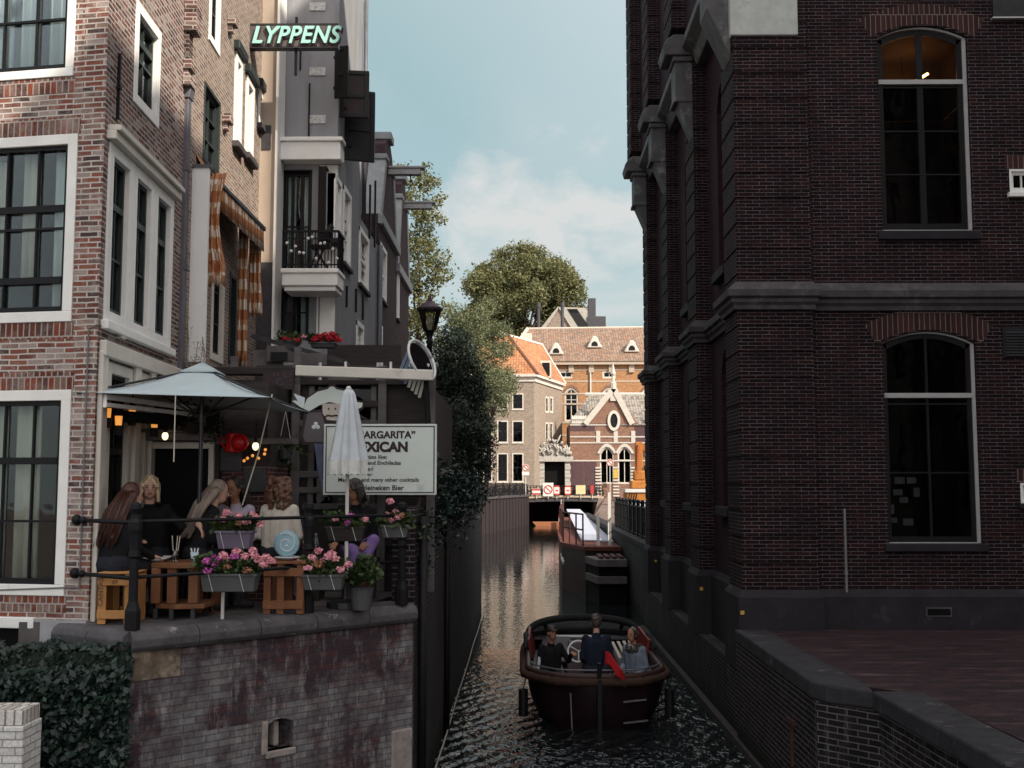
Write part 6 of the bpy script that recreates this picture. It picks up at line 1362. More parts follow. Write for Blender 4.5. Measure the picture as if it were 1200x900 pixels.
# ---------------------------------------------------------------- parasols
pc = W(237, 455, 11.1); zf = W(237, 463, 10.2).z; za = W(237, 428, 11.1).z; hx = .90
pr = thing('parasol', 'open square blue grey parasol over the terrace tables', 'parasol', (pc.x, 11.1, T)); B = MB()
apex = V((pc.x, 11.1, za)); cs = [V((pc.x-hx, 10.2, zf+.03)), V((pc.x+hx, 10.2, zf-.02)), V((pc.x+hx, 12.0, zf-.04)), V((pc.x-hx, 12.0, zf+.02))]; n = 8
for i in range(4):
    a, b = cs[i], cs[(i+1) % 4]; vs = []
    for j in range(n+1):
        for k in range(n+1):
            f = j/n; e = a.lerp(b, k/n); e = e+(V((pc.x, 11.1, e.z))-e)*(.055*math.sin(math.pi*k/n)); p = apex.lerp(e, f); p.z -= .05*math.sin(math.pi*f)*(1-.5*math.sin(math.pi*k/n)); vs.append(p)
    B.add(vs, [(j*(n+1)+k, j*(n+1)+k+1, (j+1)*(n+1)+k+1, (j+1)*(n+1)+k) for j in range(n) for k in range(n)])
bm_ = B.build('canopy', PARA, pr, smooth=True, solid=.004, fix=True)
B = MB(); 
for i in range(4):
    a, b = cs[i], cs[(i+1) % 4]; vs = []
    for k in range(9):
        e = a.lerp(b, k/8); e = e+(V((pc.x, 11.1, e.z))-e)*.79; e.z = za-(za-zf)*.21-.005; vs += [apex+V((0, 0, .035)), e] if False else [e]
    B.add([apex+V((0, 0, .035))]+vs, [(0, k+1, k+2) for k in range(8)])
B.build('vent_cap', PARA, pr, smooth=True, solid=.004)
B = MB()
for c in cs: B.tube([apex-V((0, 0, .04)), c-V((0, 0, .012))], .011, 6); B.tube([V((pc.x, 11.1, zf-.16)), apex.lerp(c, .5)-V((0, 0, .06))], .010, 6)
split_build(B, 'rib', STEEL_D, pr, gap=-.02); B = MB(); B.cyl((pc.x, 11.1, T), (pc.x, 11.1, za-.02), .021, n=10); B.cyl((pc.x, 11.1, zf-.2), (pc.x, 11.1, zf-.12), .04, n=10); B.build('pole', STEEL_D, pr, smooth=False)
B = MB(); B.tube([W(319, 462, 10.9), W(303, 530, 11.0), W(284, 592, 11.1)], .007, 5); B.tube([cs[0].lerp(cs[1], .5)+V((0, .05, -.0)), cs[0].lerp(cs[1], .5)+V((0, .05, -.62))], .006, 5); split_build(B, 'tie_cord', CURT_C, pr)
B = MB(); p2 = W(350, 458, 10.95); B.prism([W(344, 461, 11.2), W(357, 466, 11.2), W(356, 479, 11.2), W(349, 470, 11.2)], (0, .02, 0)); tag(B.build('canvas_corner', PARA_W), 'pale canvas corner poking out right of the big parasol', 'canvas')
px_ = W(408, 500, 11.5); wp = thing('parasol', 'closed pale parasol with fringed hem in front of the menu sign', 'parasol', (px_.x, 11.5, T)); zt = W(0, 457, 11.5).z; zm = W(0, 540, 11.5).z; zb = W(0, 557, 11.5).z
vs = []; n = 48; rows = [(zt, .035), (zt-.05, .06), (zt-.2, .085), (zt-.45, .13), (zm+.05, .175), (zm, .185)]
for z, r in rows:
    for k in range(n):
        a = 6.2832*k/n; q = r*(1+.17*math.cos(8*a+.6*(zt-z))+.05*math.cos(3*a)); vs.append((px_.x+q*math.cos(a), 11.5+q*math.sin(a), z))
B = MB(); B.add(vs, [(i*n+k, i*n+(k+1) % n, (i+1)*n+(k+1) % n, (i+1)*n+k) for i in range(len(rows)-1) for k in range(n)]+[tuple(range(n))]); B.build('canopy', PARA_W, wp, smooth=True)
vs = []
for j, z in enumerate((zm+.005, zb)):
    for k in range(n): a = 6.2832*k/n; q = .188*(1+.13*math.cos(8*a+.6*(zt-z))+.03*(k % 2)); vs.append((px_.x+q*math.cos(a), 11.5+q*math.sin(a), z+(.015*(k % 2) if j else 0)))
B = MB(); B.add(vs, [(k, (k+1) % n, n+(k+1) % n, n+k) for k in range(n)]); B.build('fringe', FRINGE, wp, smooth=False, solid=.003)
B = MB(); B.ell((px_.x, 11.5, zt+.01), .03, 8, 6); B.build('finial', STEEL, wp); B = MB(); B.cyl((px_.x, 11.5, T), (px_.x, 11.5, zm), .019, n=10); B.build('pole', SIGNWH, wp); B = MB(); B.lathe((px_.x, 11.5, T), [(.2, 0), (.2, .06), (.05, .09), (.03, .3)], 14); B.build('base', STEEL_D, wp)
# folded shop awning rails on the corner house
fo = thing('rolled_awning', 'rolled up awning with two pale metal rails beneath the parasol edge', 'awning', W(122, 470, 10.35)); B = MB()
B.bar(W(124, 465, 10.30), W(229, 479, 11.6), .045, .05); B.bar(W(122, 474, 10.28), W(228, 486, 11.6), .045, .04); B.bar(W(123, 462, 10.3), W(122, 478, 10.28), .05, .04); B.bar(W(228, 476, 11.6), W(228, 489, 11.6), .05, .04); split_build(B, 'rail', WHITE, fo, gap=0, bevel=.006)
B = MB(); B.bar(W(130, 487, 10.6), W(226, 494, 11.7), .05, .11); B.build('folded_cloth', BLK_C, fo, bevel=.01)
# ---------------------------------------------------------------- lamps, bulbs, kettle, hanging plants
def bulb(label, x, y, Y, m=BULB, r=.035):
    p = W(x, y, Y); th = thing('hanging_bulb', label, 'bulb', p, 'bulbs hung around the terrace'); B = MB(); B.ell(p, (r, r, r*1.25), 10, 8); B.build('globe', m, th, smooth=True); B = MB(); B.cyl(p+V((0, 0, r)), p+V((0, 0, r+.05)), .018, n=8); B.tube([p+V((0, 0, r+.05)), p+V((.01, 0, r+.25))], .006, 5); B.build('socket', BLACK, th)
bulb('round glowing bulb above the black cafe doorway', 193.5, 511, 11.6); bulb('round pale bulb right of the red pots', 299.5, 523, 11.8, r=.036); bulb('small white bulb beneath the parasol pole', 252, 502, 12.6, CHINA, .022)
for i, (x, y, Y, lb) in enumerate(((126, 484, 10.5, 'amber lamp nearest the brick corner under the rolled awning'), (139, 493, 10.6, 'amber glass lantern hanging lower beside the cream window post'), (155, 482, 10.9, 'amber lamp under the middle of the rolled awning'), (181, 496, 11.3, 'amber lamp close to the door canopy'))):
    p = W(x, y, Y); th = thing('hanging_lantern', lb, 'lantern', p, 'amber lanterns under the rolled awning'); B = MB(); B.cyl(p-V((0, 0, .05)), p+V((0, 0, .045)), .03, .036, n=10); B.build('glow_glass', AMBER, th); B = MB(); B.lathe(p, [(.04, -.14), (.042, -.05), (.03, -.045)], 10); B.lathe(p, [(.045, .045), (.03, .075), (.008, .10), (.006, .22)], 10); split_build(B, 'lantern_cage', IRON, th)
p = W(308, 512, 11.9); th = thing('string_of_lamps', 'cluster of amber lamps on the shelf under the pale bulb', 'lamps', p); B = MB()
for x, y in ((290, 537), (296, 534), (303, 537), (310, 532), (311, 527), (286, 540)): B.ell(W(x, y, 11.9), .017, 8, 6)
split_build(B, 'lamp', AMBER, th, gap=0)
kp = W(273, 517, 11.85); kt = thing('enamel_pot', 'large red enamel pot hanging beside its lid', 'pot', kp); B = MB(); B.cyl(kp+V((.0, 0, -.12)), kp+V((.0, 0, .085)), .08, .07, n=18); B.build('pot_body', REDE, kt, bevel=.012); B = MB(); B.tube([kp+V((-.08, 0, .05)), kp+V((-.15, 0, .02)), kp+V((-.085, 0, -.08))], .012, 6); B.build('handle', REDE, kt)
kp2 = kp+V((.105, -.13, -.02)); k2 = thing('enamel_bowl', 'round red enamel bowl turned towards the canal', 'bowl', kp2); B = MB(); B.ell(kp2, (.095, .05, .095), 20, 12); B.build('bowl_body', REDE, k2, smooth=True); B = MB(); B.tube([kp2+V((.07*math.cos(a), -.045, .07*math.sin(a))) for a in [6.2832*k/20 for k in range(21)]], .008, 5); B.build('rim_ring', mat('deep_red_enamel', (.3, .006, .01), .3), k2)
for i, (x, y, lb) in enumerate(((318, 540, 'fern in a hanging pot just right of the red pots'), (334, 525, 'larger fern in a hanging pot against the timber frame'))):
    p = W(x, y, 12.7); th = thing('hanging_plant', lb, 'plant', p, 'hanging ferns'); B = MB(); B.lathe(p, [(.06, -.12), (.085, 0)], 12); B.build('pot', PLAST if i else TIMB2, th); B = MB(); [B.tube([p+V((s*.08, 0, 0)), p+V((0, 0, .42))], .004, 4) for s in (-1, 1)]; B.build('cord', CURT_C, th)
    pts = []
    rnd = random.Random(i)
    for k in range(26):
        a = rnd.uniform(0, 6.28); l = rnd.uniform(.15, .34)
        for s in range(16): f = s/16; pts.append((p.x+l*f*math.cos(a), p.y+l*f*math.sin(a)*.8, p.z+.03+.16*f-.5*l*f*f*2+rnd.uniform(-.02, .02)))
    leaves('fronds', FERN, pts, .06, th, aspect=.4)
B = MB(); th = thing('hanging_basket', 'dead brown hanging basket plant above the door canopy', 'plant', W(222, 500, 11.6)); p = W(226, 495, 11.6); B.lathe(p, [(.05, -.12), (.14, 0)], 12); B.build('basket', TIMB, th); leaves('dry_foliage', [TREE4, BROWNP], clump_pts([((p.x, p.y, p.z+.05), .22), ((p.x+.2, p.y, p.z-.03), .16), ((p.x-.22, p.y, p.z+.02), .13)], 12000, .3), .04, th, weights=[.9, .1])
# dry weeds by the screen board
dw = thing('dry_weeds', 'tall dry seed stalks in front of the white screen board', 'plant', W(218, 436, 13.0)); B = MB(); pts = []; rnd = random.Random(7)
for k in range(9):
    b = W(208+k*4, 436, 13.05); x = rnd.uniform(-.14, .14); h = rnd.uniform(.35, .82) if k in (1, 2, 3) else rnd.uniform(.15, .45); t = b+V((x*.6, 0, h)); B.tube([b, b.lerp(t, .5)+V((.02, 0, 0)), t], .004, 4)
    for q in range(34): f = rnd.uniform(.35, 1); pts.append(tuple(b.lerp(t, f)+V((rnd.gauss(0, .035), rnd.gauss(0, .02), rnd.gauss(0, .02)))))
B.build('stalk', DRYP, dw); leaves('seed_head', DRYP, pts, .022, dw)
# red geraniums on the roof edge under the balcony
def blossoms(th, cs, r, m, n=70, name='blossom'):
    for c in cs:
        pts = np.array(c)+RNG.normal(size=(n, 3))*np.array([r, r, r*.8])*.42; d = pts-np.array(c); d /= np.linalg.norm(d, axis=1)[:, None]+1e-6
        leaves(name, m, np.array(c)+d*r*(.55+.4*RNG.random((n, 1)))*np.array([1, 1, .8]), r*.52, th, aspect=.9, nrm=d)
def flower_box(label, x0, x1, y0, y1, Y, boxm, blooms, fol=900, cat='flower box', group='geranium boxes on the terrace railing', mats=None, hang=True, r=.046, fy=0):
    a = W(x0, y1, Y); b = W(x1, y0, Y); th = thing('flower_box', label, cat, ((a.x+b.x)/2, Y, a.z), group); h = b.z-a.z; dp = .2
    B = MB(); e = .025; pts0 = [(a.x+e, Y-dp/2+e, a.z), (b.x-e, Y-dp/2+e, a.z), (b.x-e, Y+dp/2-e, a.z), (a.x+e, Y+dp/2-e, a.z)]; pts1 = [(a.x, Y-dp/2, b.z), (b.x, Y-dp/2, b.z), (b.x, Y+dp/2, b.z), (a.x, Y+dp/2, b.z)]
    B.add(pts0+pts1, [(0, 3, 2, 1), (4, 5, 6, 7), (0, 1, 5, 4), (1, 2, 6, 5), (2, 3, 7, 6), (3, 0, 4, 7)]); B.build('box', boxm, th, bevel=.01)
    B = MB(); B.box(a.x-.008, b.x+.008, Y-dp/2-.008, Y+dp/2+.008, b.z-.02, b.z+.004); B.build('lip', boxm, th, bevel=.004)
    if hang:
        B = MB()
        for f in (.2, .75): x = a.x+(b.x-a.x)*f; B.tube([(x, Y+dp/2, b.z+.12), (x, Y+dp/2+.01, b.z), (x-.02, Y-dp/2-.012, b.z-.0), (x+.02, Y-dp/2-.004, a.z+.01), (x, Y+dp/2, a.z-.005)], .0035, 5)
        split_build(B, 'bracket', STEEL, th)
    L = b.x-a.x; k = max(5, int(L/.07)); cl_ = [((a.x+L*(i+.5)/k, Y+random.uniform(-.06, .04), b.z+.03+random.uniform(0, .07)+fy), random.uniform(.07, .11)) for i in range(k)]
    leaves('foliage', GERL, clump_pts(cl_, fol/ k/.008*1.0, .3), .05, th, aspect=.85, up=.5)
    for (m, pl) in blooms: blossoms(th, [tuple(W(px, py, Y-.08+.06*((i*7) % 3-1))) for i, (px, py) in enumerate(pl)], r, m)
    return th
flower_box('lilac planter of pink geraniums hooked high on the railing', 255, 297, 622, 643, 10.75, PLAST_L, [(PINK, [(266, 600), (279, 604), (272, 612), (289, 611), (300, 606), (285, 617), (262, 608), (305, 614), (295, 603)]), (BROWNP, [(281, 612)])])
flower_box('long grey planter of pink and magenta geraniums, lowest on the railing', 237, 303, 672, 693, 10.35, PLAST, [(PINK, [(262, 650), (277, 646), (296, 645), (287, 652), (303, 655), (312, 652), (318, 657), (308, 661), (266, 655), (299, 650)]), (MAG, [(242, 657), (252, 661), (247, 651), (243, 668), (275, 651), (258, 654)]), (BROWNP, [(290, 668), (266, 664)])], 1300)
flower_box('grey planter of pink geraniums below the closed parasol', 355, 404, 673, 691, 10.95, PLAST, [(PINK, [(373, 645), (366, 653), (352, 659), (361, 665), (392, 654), (389, 648), (399, 667), (408, 661), (380, 657), (384, 651)]), (BROWNP, [(374, 662), (370, 660)])], 1300)
flower_box('dark railing planter with few pink blooms in front of the lilac trousers', 383, 428, 617, 634, 11.55, TIMB, [(PINK, [(393, 608), (428, 608)]), (MAG, [(408, 612), (411, 604), (406, 610)])], 700, r=.042)
flower_box('grey planter with pink geraniums at the right end of the railing', 447, 480, 615, 630, 11.8, PLAST, [(PINK, [(457, 587), (453, 603), (463, 600), (467, 606), (457, 609), (449, 607)]), (BROWNP, [(472, 604)])], 520, r=.048)
flower_box('white edged planter of red geraniums on the roof edge below the balcony', 328, 352, 400, 405, 15.4, PLAST, [(REDP, [(333, 396), (339, 397), (345, 395), (349, 398)]), (PINK, [(356, 394)])], 420, hang=False, group='red geranium boxes on the annex roof', r=.045)
flower_box('fuller planter of red geraniums beside the grey house corner', 364, 394, 402, 408, 15.2, PLAST, [(REDP, [(369, 397), (375, 394), (381, 392), (386, 396), (392, 395), (377, 399), (389, 391), (397, 398)])], 700, hang=False, group='red geranium boxes on the annex roof', r=.055)
p = W(424, 668, 11.3); th = thing('potted_shrub', 'leafy green potted plant at the right end of the terrace floor', 'plant', p); B = MB(); B.lathe(V((p.x, 11.3, T)), [(.09, 0), (.12, .2), (.13, .22)], 14); B.build('pot', PLAST, th); leaves('foliage', GERL, clump_pts([((p.x+dx, 11.3, T+.33+dz), .11) for dx, dz in ((0, .05), (-.1, 0), (.1, .02), (.02, .12))], 26000, .3), .055, th, aspect=.8)
# climbing foliage at the right end of the terrace
th = thing('climbing_plant', 'straggling climber hanging over the end of the terrace and canal wall', 'plant', (-1.2, 12.6, 3.2)); pts = clump_pts([((-1.22+.1*random.uniform(-1, 1), 12.2+random.uniform(0, 1.2), z), .15) for z in (3.12, 3.05, 3.1, 2.95, 2.85, 2.7, 2.55, 3.15, 3.1, 3.0)], 9000, .3); leaves('foliage', [TREE4, GERL], pts, .05, th, weights=[.75, .25]); B = MB(); B.tube([(-1.2, 12.6, 2.3), (-1.25, 12.7, 2.9), (-1.18, 12.8, 3.4)], .02, 6); B.build('stem', BARK, th)
# ---------------------------------------------------------------- iron railing round the terrace
rl = thing('iron_railing', 'black iron quay railing with ball topped posts along the terrace edge', 'railing', (K.x, K.y, T)); d = (E-K).normalized()
def post(p):
    B = MB(); h = W(0, 588, p.y).z-T; B.lathe(V((p.x, p.y, T)), [(.07, 0), (.07, .16), (.055, .2), (.043, .24), (.04, h*.55), (.055, h*.57), (.045, h*.62), (.055, h*.74), (.064, h*.78), (.064, h*.84), (.04, h*.87), (.036, h*.9), (.052, h*.945), (.047, h*.98), (.015, h)], 8); B.build('post', IRON, rl, smooth=False)
pA = K+V((-.0, .06, 0)); pB = K+d*1.83+V((-.03, .06, 0)); pC = K+d*2.98; pD = J+V((.02, .03, 0)); z1 = W(0, 611, 9.8).z; z0 = W(0, 676, 9.8).z
post(pA); post(pB); post(pC)
B = MB()
for z in (z0, z1):
    B.tube([(pD.x, pD.y, z), (pA.x, pA.y, z-.01)], .019, 8)
    B.tube([(pA.x, pA.y, z), (pB.x, pB.y, z), (pC.x, pC.y, z)], .017, 8); B.ell((pD.x+.02, pD.y-.01, z), (.05, .05, .05), 10, 8); B.ell((pD.x+.11, pD.y-.08, z), (.034, .034, .034), 8, 6)
B.build('rail', IRON, rl, smooth=True)
# ---------------------------------------------------------------- wooden things
cr = thing('wooden_crate', 'upright orange wooden crate used as a stool at the brick corner', 'crate', W(133, 729, 10.02)); c = W(133, 729, 10.02); x0, x1 = W(113, 700, 10.02).x, W(154, 700, 10.02).x; zc0 = T+.005; zc1 = W(0, 673, 10.02).z; y0, y1 = 10.05, 10.4
B = MB()
for x in (x0, x1-.075): B.box(x, x+.075, y0, y0+.018, zc0, zc1); B.box(x, x+.075, y1-.018, y1, zc0, zc1)
for z in (zc0+.05, zc1-.10): B.box(x0, x1, y0-.016, y0-.001, z, z+.075); B.box(x0, x1, y1+.001, y1+.016, z, z+.075)
split_build(B, 'slat', CRATE, cr, gap=.0004, bevel=.004)
B = MB(); B.box(x0+.002, x0+.018, y0+.02, y1-.02, zc0, zc1-.01); B.box(x1-.018, x1-.002, y0+.02, y1-.02, zc0, zc1-.01); B.box(x0+.11, x0+.17, y1-.03, y1-.019, zc0, zc1-.01); split_build(B, 'side_board', CRATE, cr, bevel=.004)
B = MB(); B.box(x0-.004, x1+.004, y0-.01, y1+.01, zc1, zc1+.016); B.build('top_board', CRATE, cr, bevel=.004)
tp = V((x0+.052, y0-.0175, zc0+.16)); text('CANTAS', 'stencil', INK, cr, tp, (0, 0, 1), (-1, 0, 0), .065, .0006); text('69', 'stencil', INK, cr, ((x0+x1)/2, y0-.0175, zc1-.085), (1, 0, 0), UP, .05, .0006, 'CENTER')
def table(label, x0, x1, ytop, Yf, dep, legs, m):
    a = W(x0, ytop, Yf); b = W(x1, ytop, Yf); zt = a.z; th = thing('wooden_table', label, 'table', ((a.x+b.x)/2, Yf+dep/2, T), 'wooden tables on the terrace'); B = MB(); xm = (a.x+b.x)/2
    B.prism([(a.x, Yf+.12, zt-.05), (xm-.05, Yf, zt-.05), (b.x, Yf+.06, zt-.05), (b.x+.02, Yf+dep, zt-.05), (a.x, Yf+dep, zt-.05)], (0, 0, .045)); B.build('tabletop', m, th, bevel=.006)
    z1 = T+.10
    for (lx, ly) in legs: B = MB(); x = W(lx, 690, Yf+.1).x; B.box(x-.045, x+.045, Yf+ly, Yf+ly+.07, z1+.05, zt-.05); B.build('leg', m, th, bevel=.005)
    B = MB(); B.prism([(a.x+.05, Yf+.12, z1), (xm, Yf+.03, z1), (b.x-.02, Yf+.1, z1), (b.x-.02, Yf+dep-.05, z1), (a.x+.05, Yf+dep-.05, z1)], (0, 0, .045)); B.build('lower_shelf', m, th, bevel=.006)
    B = MB()
    for (lx, ly) in legs: x = W(lx, 690, Yf+.1).x; B.box(x-.02, x+.02, Yf+ly+.01, Yf+ly+.05, T, z1)
    split_build(B, 'foot', STEEL_D, th); return th, zt
t1, zt1 = table('reddish wooden table laid with plates beside the corner post', 172, 240, 660, 10.35, .62, ((183, .08), (203, .05), (226, .1)), WOODT)
B = MB(); a = W(305, 662, 10.75); b = W(352, 712, 10.75); pb = thing('wooden_crate', 'brown pallet style crate between the two lower geranium boxes', 'crate', (a.x, 10.75, T)); 
for x in (a.x, a.x+.13, b.x-.07): B.box(x, x+.07, 10.9, 10.97, T, a.z); B.box(x, x+.07, 11.3, 11.37, T, a.z)
for z in (T+.05, a.z-.12): B.box(a.x, b.x, 10.88, 10.899, z, z+.08)
split_build(B, 'slat', PALLET, pb, gap=.0005, bevel=.004); B = MB(); B.box(a.x-.02, b.x+.02, 10.88, 11.4, a.z, a.z+.03); B.build('top_board', PALLET, pb, bevel=.004)
B = MB(); a = W(405, 682, 11.4); b = W(433, 704, 11.4); pb2 = thing('wooden_crate', 'small brown crate at the far right end of the terrace', 'crate', (a.x, 11.4, T))
for x in (a.x, b.x-.06): B.box(x, x+.06, 11.5, 11.56, T, a.z+.02)
for z in (T+.04, a.z-.08): B.box(a.x, b.x, 11.48, 11.499, z, z+.07)
split_build(B, 'slat', PALLET, pb2, gap=.0005, bevel=.004); B = MB(); B.box(a.x-.01, b.x+.01, 11.48, 11.8, a.z+.02, a.z+.04); B.build('top_board', PALLET, pb2, bevel=.004)
B = MB(); a = W(226, 705, 11.0); b = W(258, 716, 11.0); bn = thing('bench', 'low dark wooden bench behind the laid table', 'bench', (a.x, 11, T)); B.box(a.x, b.x, 11, 11.3, T+.36, T+.42); B.build('seat', PALLET, bn, bevel=.005); B = MB(); [B.box(x, x+.06, 11.02, 11.28, T, T+.36) for x in (a.x+.03, b.x-.09)]; split_build(B, 'leg', PALLET, bn)
def plate(label, x, y, Y, r, z, m=CHINA, cat='plate', nm='plate', deep=.025): c = W(x, y, Y); B = MB(); B.lathe((c.x, Y, z), [(r*.5, 0), (r*.62, .006), (r, deep), (r*.97, deep+.004), (r*.6, .012), (.001, .010)], 20); return tag(B.build(nm, m, smooth=True), label, cat)
plate('white plate on the table edge beside the corner post', 183, 650, 10.62, .125, zt1, deep=.03); plate('white plate farther back on the laid table', 190, 643, 10.85, .11, zt1, deep=.03)
c = W(205, 650, 10.62); gl_ = thing('drinking_glass', 'glass with straws on the laid table', 'glass', (c.x, 10.62, zt1)); B = MB(); B.lathe((c.x, 10.62, zt1), [(.03, 0), (.036, .10), (.034, .10), (.028, .006), (.001, .006)], 14); B.build('tumbler', GLASS_C, gl_, smooth=True); B = MB(); [B.tube([(c.x+dx*.4, 10.62, zt1+.02), (c.x+dx, 10.62, zt1+.24)], .005, 5) for dx in (-.03, .045, .02)]; split_build(B, 'straw', CURT_C, gl_, gap=-.004)
B = MB(); B.lathe((c.x, 10.62, zt1+.006), [(.027, 0), (.032, .06), (.001, .06)], 12); B.build('drink', mat('pale_lemonade', (.32, .28, .16), .3), gl_)
c = W(228, 654, 10.6); cu = thing('cutlery_cup', 'pale blue cup of napkin rolls on the table', 'cup', (c.x, 10.6, zt1)); B = MB(); B.lathe((c.x, 10.6, zt1), [(.03, 0), (.04, .085), (.036, .085), (.027, .008), (.001, .008)], 14); B.build('cup', mat('pale_blue_cup', (.45, .58, .64), .4), cu, smooth=True); B = MB(); [B.bar((c.x+dx*.3, 10.6, zt1+.03), (c.x+dx, 10.6, zt1+.125), .016, .01) for dx in (-.035, 0, .035)]; B.build('napkin', CHINA, cu)
plate('white plate on the crate below the blue fan dish', 337, 659, 11.0, .13, W(305, 662, 10.75).z+.035)
c = W(336, 637, 11.05); sd = thing('blue_dish', 'round sky blue dish standing on edge by the white sweater', 'dish', c); B = MB(); B.ell(c, (.13, .03, .13), 24, 12); B.build('disc', SKYB, sd, smooth=True); B = MB(); B.tube([c+V((r_*math.cos(a), -.034-.0*r_, r_*math.sin(a))) for a, r_ in [(k*.4, .025+.004*k) for k in range(22)]], .006, 5); B.ell(c+V((.01, -.03, -.02)), .014, 8, 6); B.build('spiral_rim', CHINA, sd)
c = W(370, 640, 11.3); bt = thing('bottle', 'clear bottle on the crate behind the middle geraniums', 'bottle', (c.x, 11.3, T+.66)); B = MB(); B.lathe((c.x, 11.3, W(0, 648, 11.3).z), [(.03, 0), (.032, .12), (.014, .17), (.014, .2), (.001, .2)], 12); B.build('bottle_glass', GLASS_C, bt, smooth=True)
B = MB(); p = W(261, 705, 10.5); B.cyl((p.x, 10.5, T), (p.x, 10.5, W(0, 694, 10.5).z), .016, n=8); tag(B.build('support_leg', SIGNWH), 'short white metal leg under the longest geranium planter', 'post')
p = W(413, 645, 12.1); bc = thing('dark_bench', 'dark slatted bench under the woman in lilac trousers', 'bench', (p.x, 12.2, T)); B = MB(); B.box(p.x-.45, p.x+.25, 12.1, 12.5, T+.40, T+.45); B.build('seat', TIMB, bc, bevel=.006); B = MB(); [B.box(p.x+dx, p.x+dx+.06, y, y+.06, T, T+.40) for dx in (-.42, .15) for y in (12.12, 12.42)]; split_build(B, 'leg', TIMB, bc)
# ---------------------------------------------------------------- hedge of artificial ivy and white brick pier in the left foreground
hg = thing('ivy_hedge', 'dense dark ivy leaf hedge panel at lower left', 'hedge', (-4.2, 9.6, 1)); 
h0 = W(0, 735, 9.62); h1 = W(153, 752, 9.62); n = 23000; xs = -5.6+(h1.x+5.6)*RNG.random(n); zs = -.2+(2.24+.2)*RNG.random(n); zmax = 2.18+.03*np.sin(xs*9)+.025*np.sin(xs*23)
zs = np.minimum(zs, zmax-.0*RNG.random(n)); pts = np.stack([xs+.01*RNG.normal(size=n), 9.60+.05*RNG.normal(size=n)+.10*(zs > 2.0), zs], 1)
nn = np.tile(np.array([0.1, -1.1, .5]), (n, 1)); leaves('foliage', IVY, pts, .064, hg, aspect=.55, nrm=nn, jit=.55)
m = 1200; pts = np.stack([-5.6+1.05*RNG.random(m)*1.0, 9.5+.12*RNG.normal(size=m), 2.2+.10*RNG.random(m)], 1); leaves('foliage_tuft', IVY, pts, .066, hg, aspect=.55, jit=.55)
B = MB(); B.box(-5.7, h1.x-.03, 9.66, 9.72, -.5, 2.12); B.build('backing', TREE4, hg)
wpq = W(44, 826, 9.2); pi = thing('white_brick_pier', 'flaking whitewashed brick pier at the bottom left corner', 'pier', (wpq.x-.4, 9.1, 0)); B = MB(); B.box(wpq.x-.9, wpq.x, 8.95, 9.3, -.5, wpq.z-.12); B.build('shaft', BR_WHITE, pi, bevel=.008)
B = MB(); B.box(wpq.x-.9, wpq.x-.02, 8.97, 9.3, wpq.z-.118, wpq.z); B.build('cap_course', brick('white_cap_course', [(.62, .6, .57), (.68, .66, .63), (.5, .46, .42)], (.3, .24, .2), .07, .2, .008, [((.2, .10, .07), 7, .55, .7, .8, (1, 1, 1))], bump=.9, wob=.008), pi, bevel=.008)
# ---------------------------------------------------------------- people on the terrace
def foot(x, y, Y): p = W(x, y, Y); return V((p.x, Y, T))
person('woman with long auburn hair in a black coat, back turned, seated on the orange crate', foot(134, 600, 10.3), R(150), .42, lean=16, yaw=-10, shirt=BLK_C, trousers=JEAN, skin=SKIN1, hairmat=H_RED, hair='long', group='people on the terrace', k=.96)
person('blonde woman in a black top facing the canal at the laid table', foot(176, 600, 11.15), R(12), .46, lean=5, yaw=8, pitch=6, shirt=BLK_C, trousers=JEAN, skin=SKIN1, hairmat=H_BLO, hair='bob', group='people on the terrace', k=.97, sleeve=.82,
       armL=((.17, -.06, -.17), (.34, -.20, -.13), (.45, -.2, -.8)), armR=((-.05, -.06, -.27), (.08, -.30, -.30), (.6, -.7, .2)))
person('woman with long ash streaked hair in black, leaning to her friend', foot(231, 600, 11.15), R(120), .46, lean=17, yaw=-5, pitch=8, shirt=BLK_C, trousers=JEAN, skin=SKIN1, hairmat=H_ASH, hair='long', group='people on the terrace', k=.95)
person('smiling dark haired woman in a pale lilac shirt behind the high planter', foot(278, 600, 11.6), R(-14), .46, lean=4, yaw=-12, pitch=14, shirt=LILAC_C, trousers=JEAN, skin=SKIN2, hairmat=H_DRK, hair='long', group='people on the terrace', k=.95, smile=True)
person('woman with curly brown hair in a cream sweater, back turned', foot(326, 600, 11.5), R(165), .46, lean=4, yaw=-22, shirt=CREAM_C, trousers=JEAN, skin=SKIN1, hairmat=H_CUR, hair='curly', group='people on the terrace', k=.95,
       armR=((-.07, .0, -.27), (.0, -.16, -.34), (.2, -.9, -.2)))
person('dark haired woman in lilac trousers reading by the menu sign', foot(419, 600, 12.2), R(-8), .45, lean=8, yaw=-42, pitch=16, shirt=BLK_C, trousers=PURP_C, skin=SKIN2, hairmat=H_DRK, hair='bob', group='people on the terrace', k=.95,
       legs=(((.25, -.22, .66), (.04, -.40, .22)), ((.10, -.40, .50), (.02, -.40, .09))))
# stools under the seated women so that nobody hovers
for x, Y, lb in ((176, 11.15, 'dark stool under the blonde woman'), (231, 11.15, 'dark stool under the woman with ash streaked hair'), (278, 11.6, 'dark stool under the smiling woman'), (326, 11.5, 'dark stool under the woman in the cream sweater')):
    p = foot(x, 600, Y); s_ = thing('stool', lb, 'stool', p, 'stools on the terrace'); B = MB(); B.lathe(p, [(.17, .40), (.17, .44)], 14); B.build('seat', TIMB, s_); 
    for k in range(4): a = .785+1.571*k; B = MB(); B.tube([p+V((.12*math.cos(a), .12*math.sin(a), .40)), p+V((.15*math.cos(a), .15*math.sin(a), 0))], .016, 6); B.build('leg', TIMB, s_)
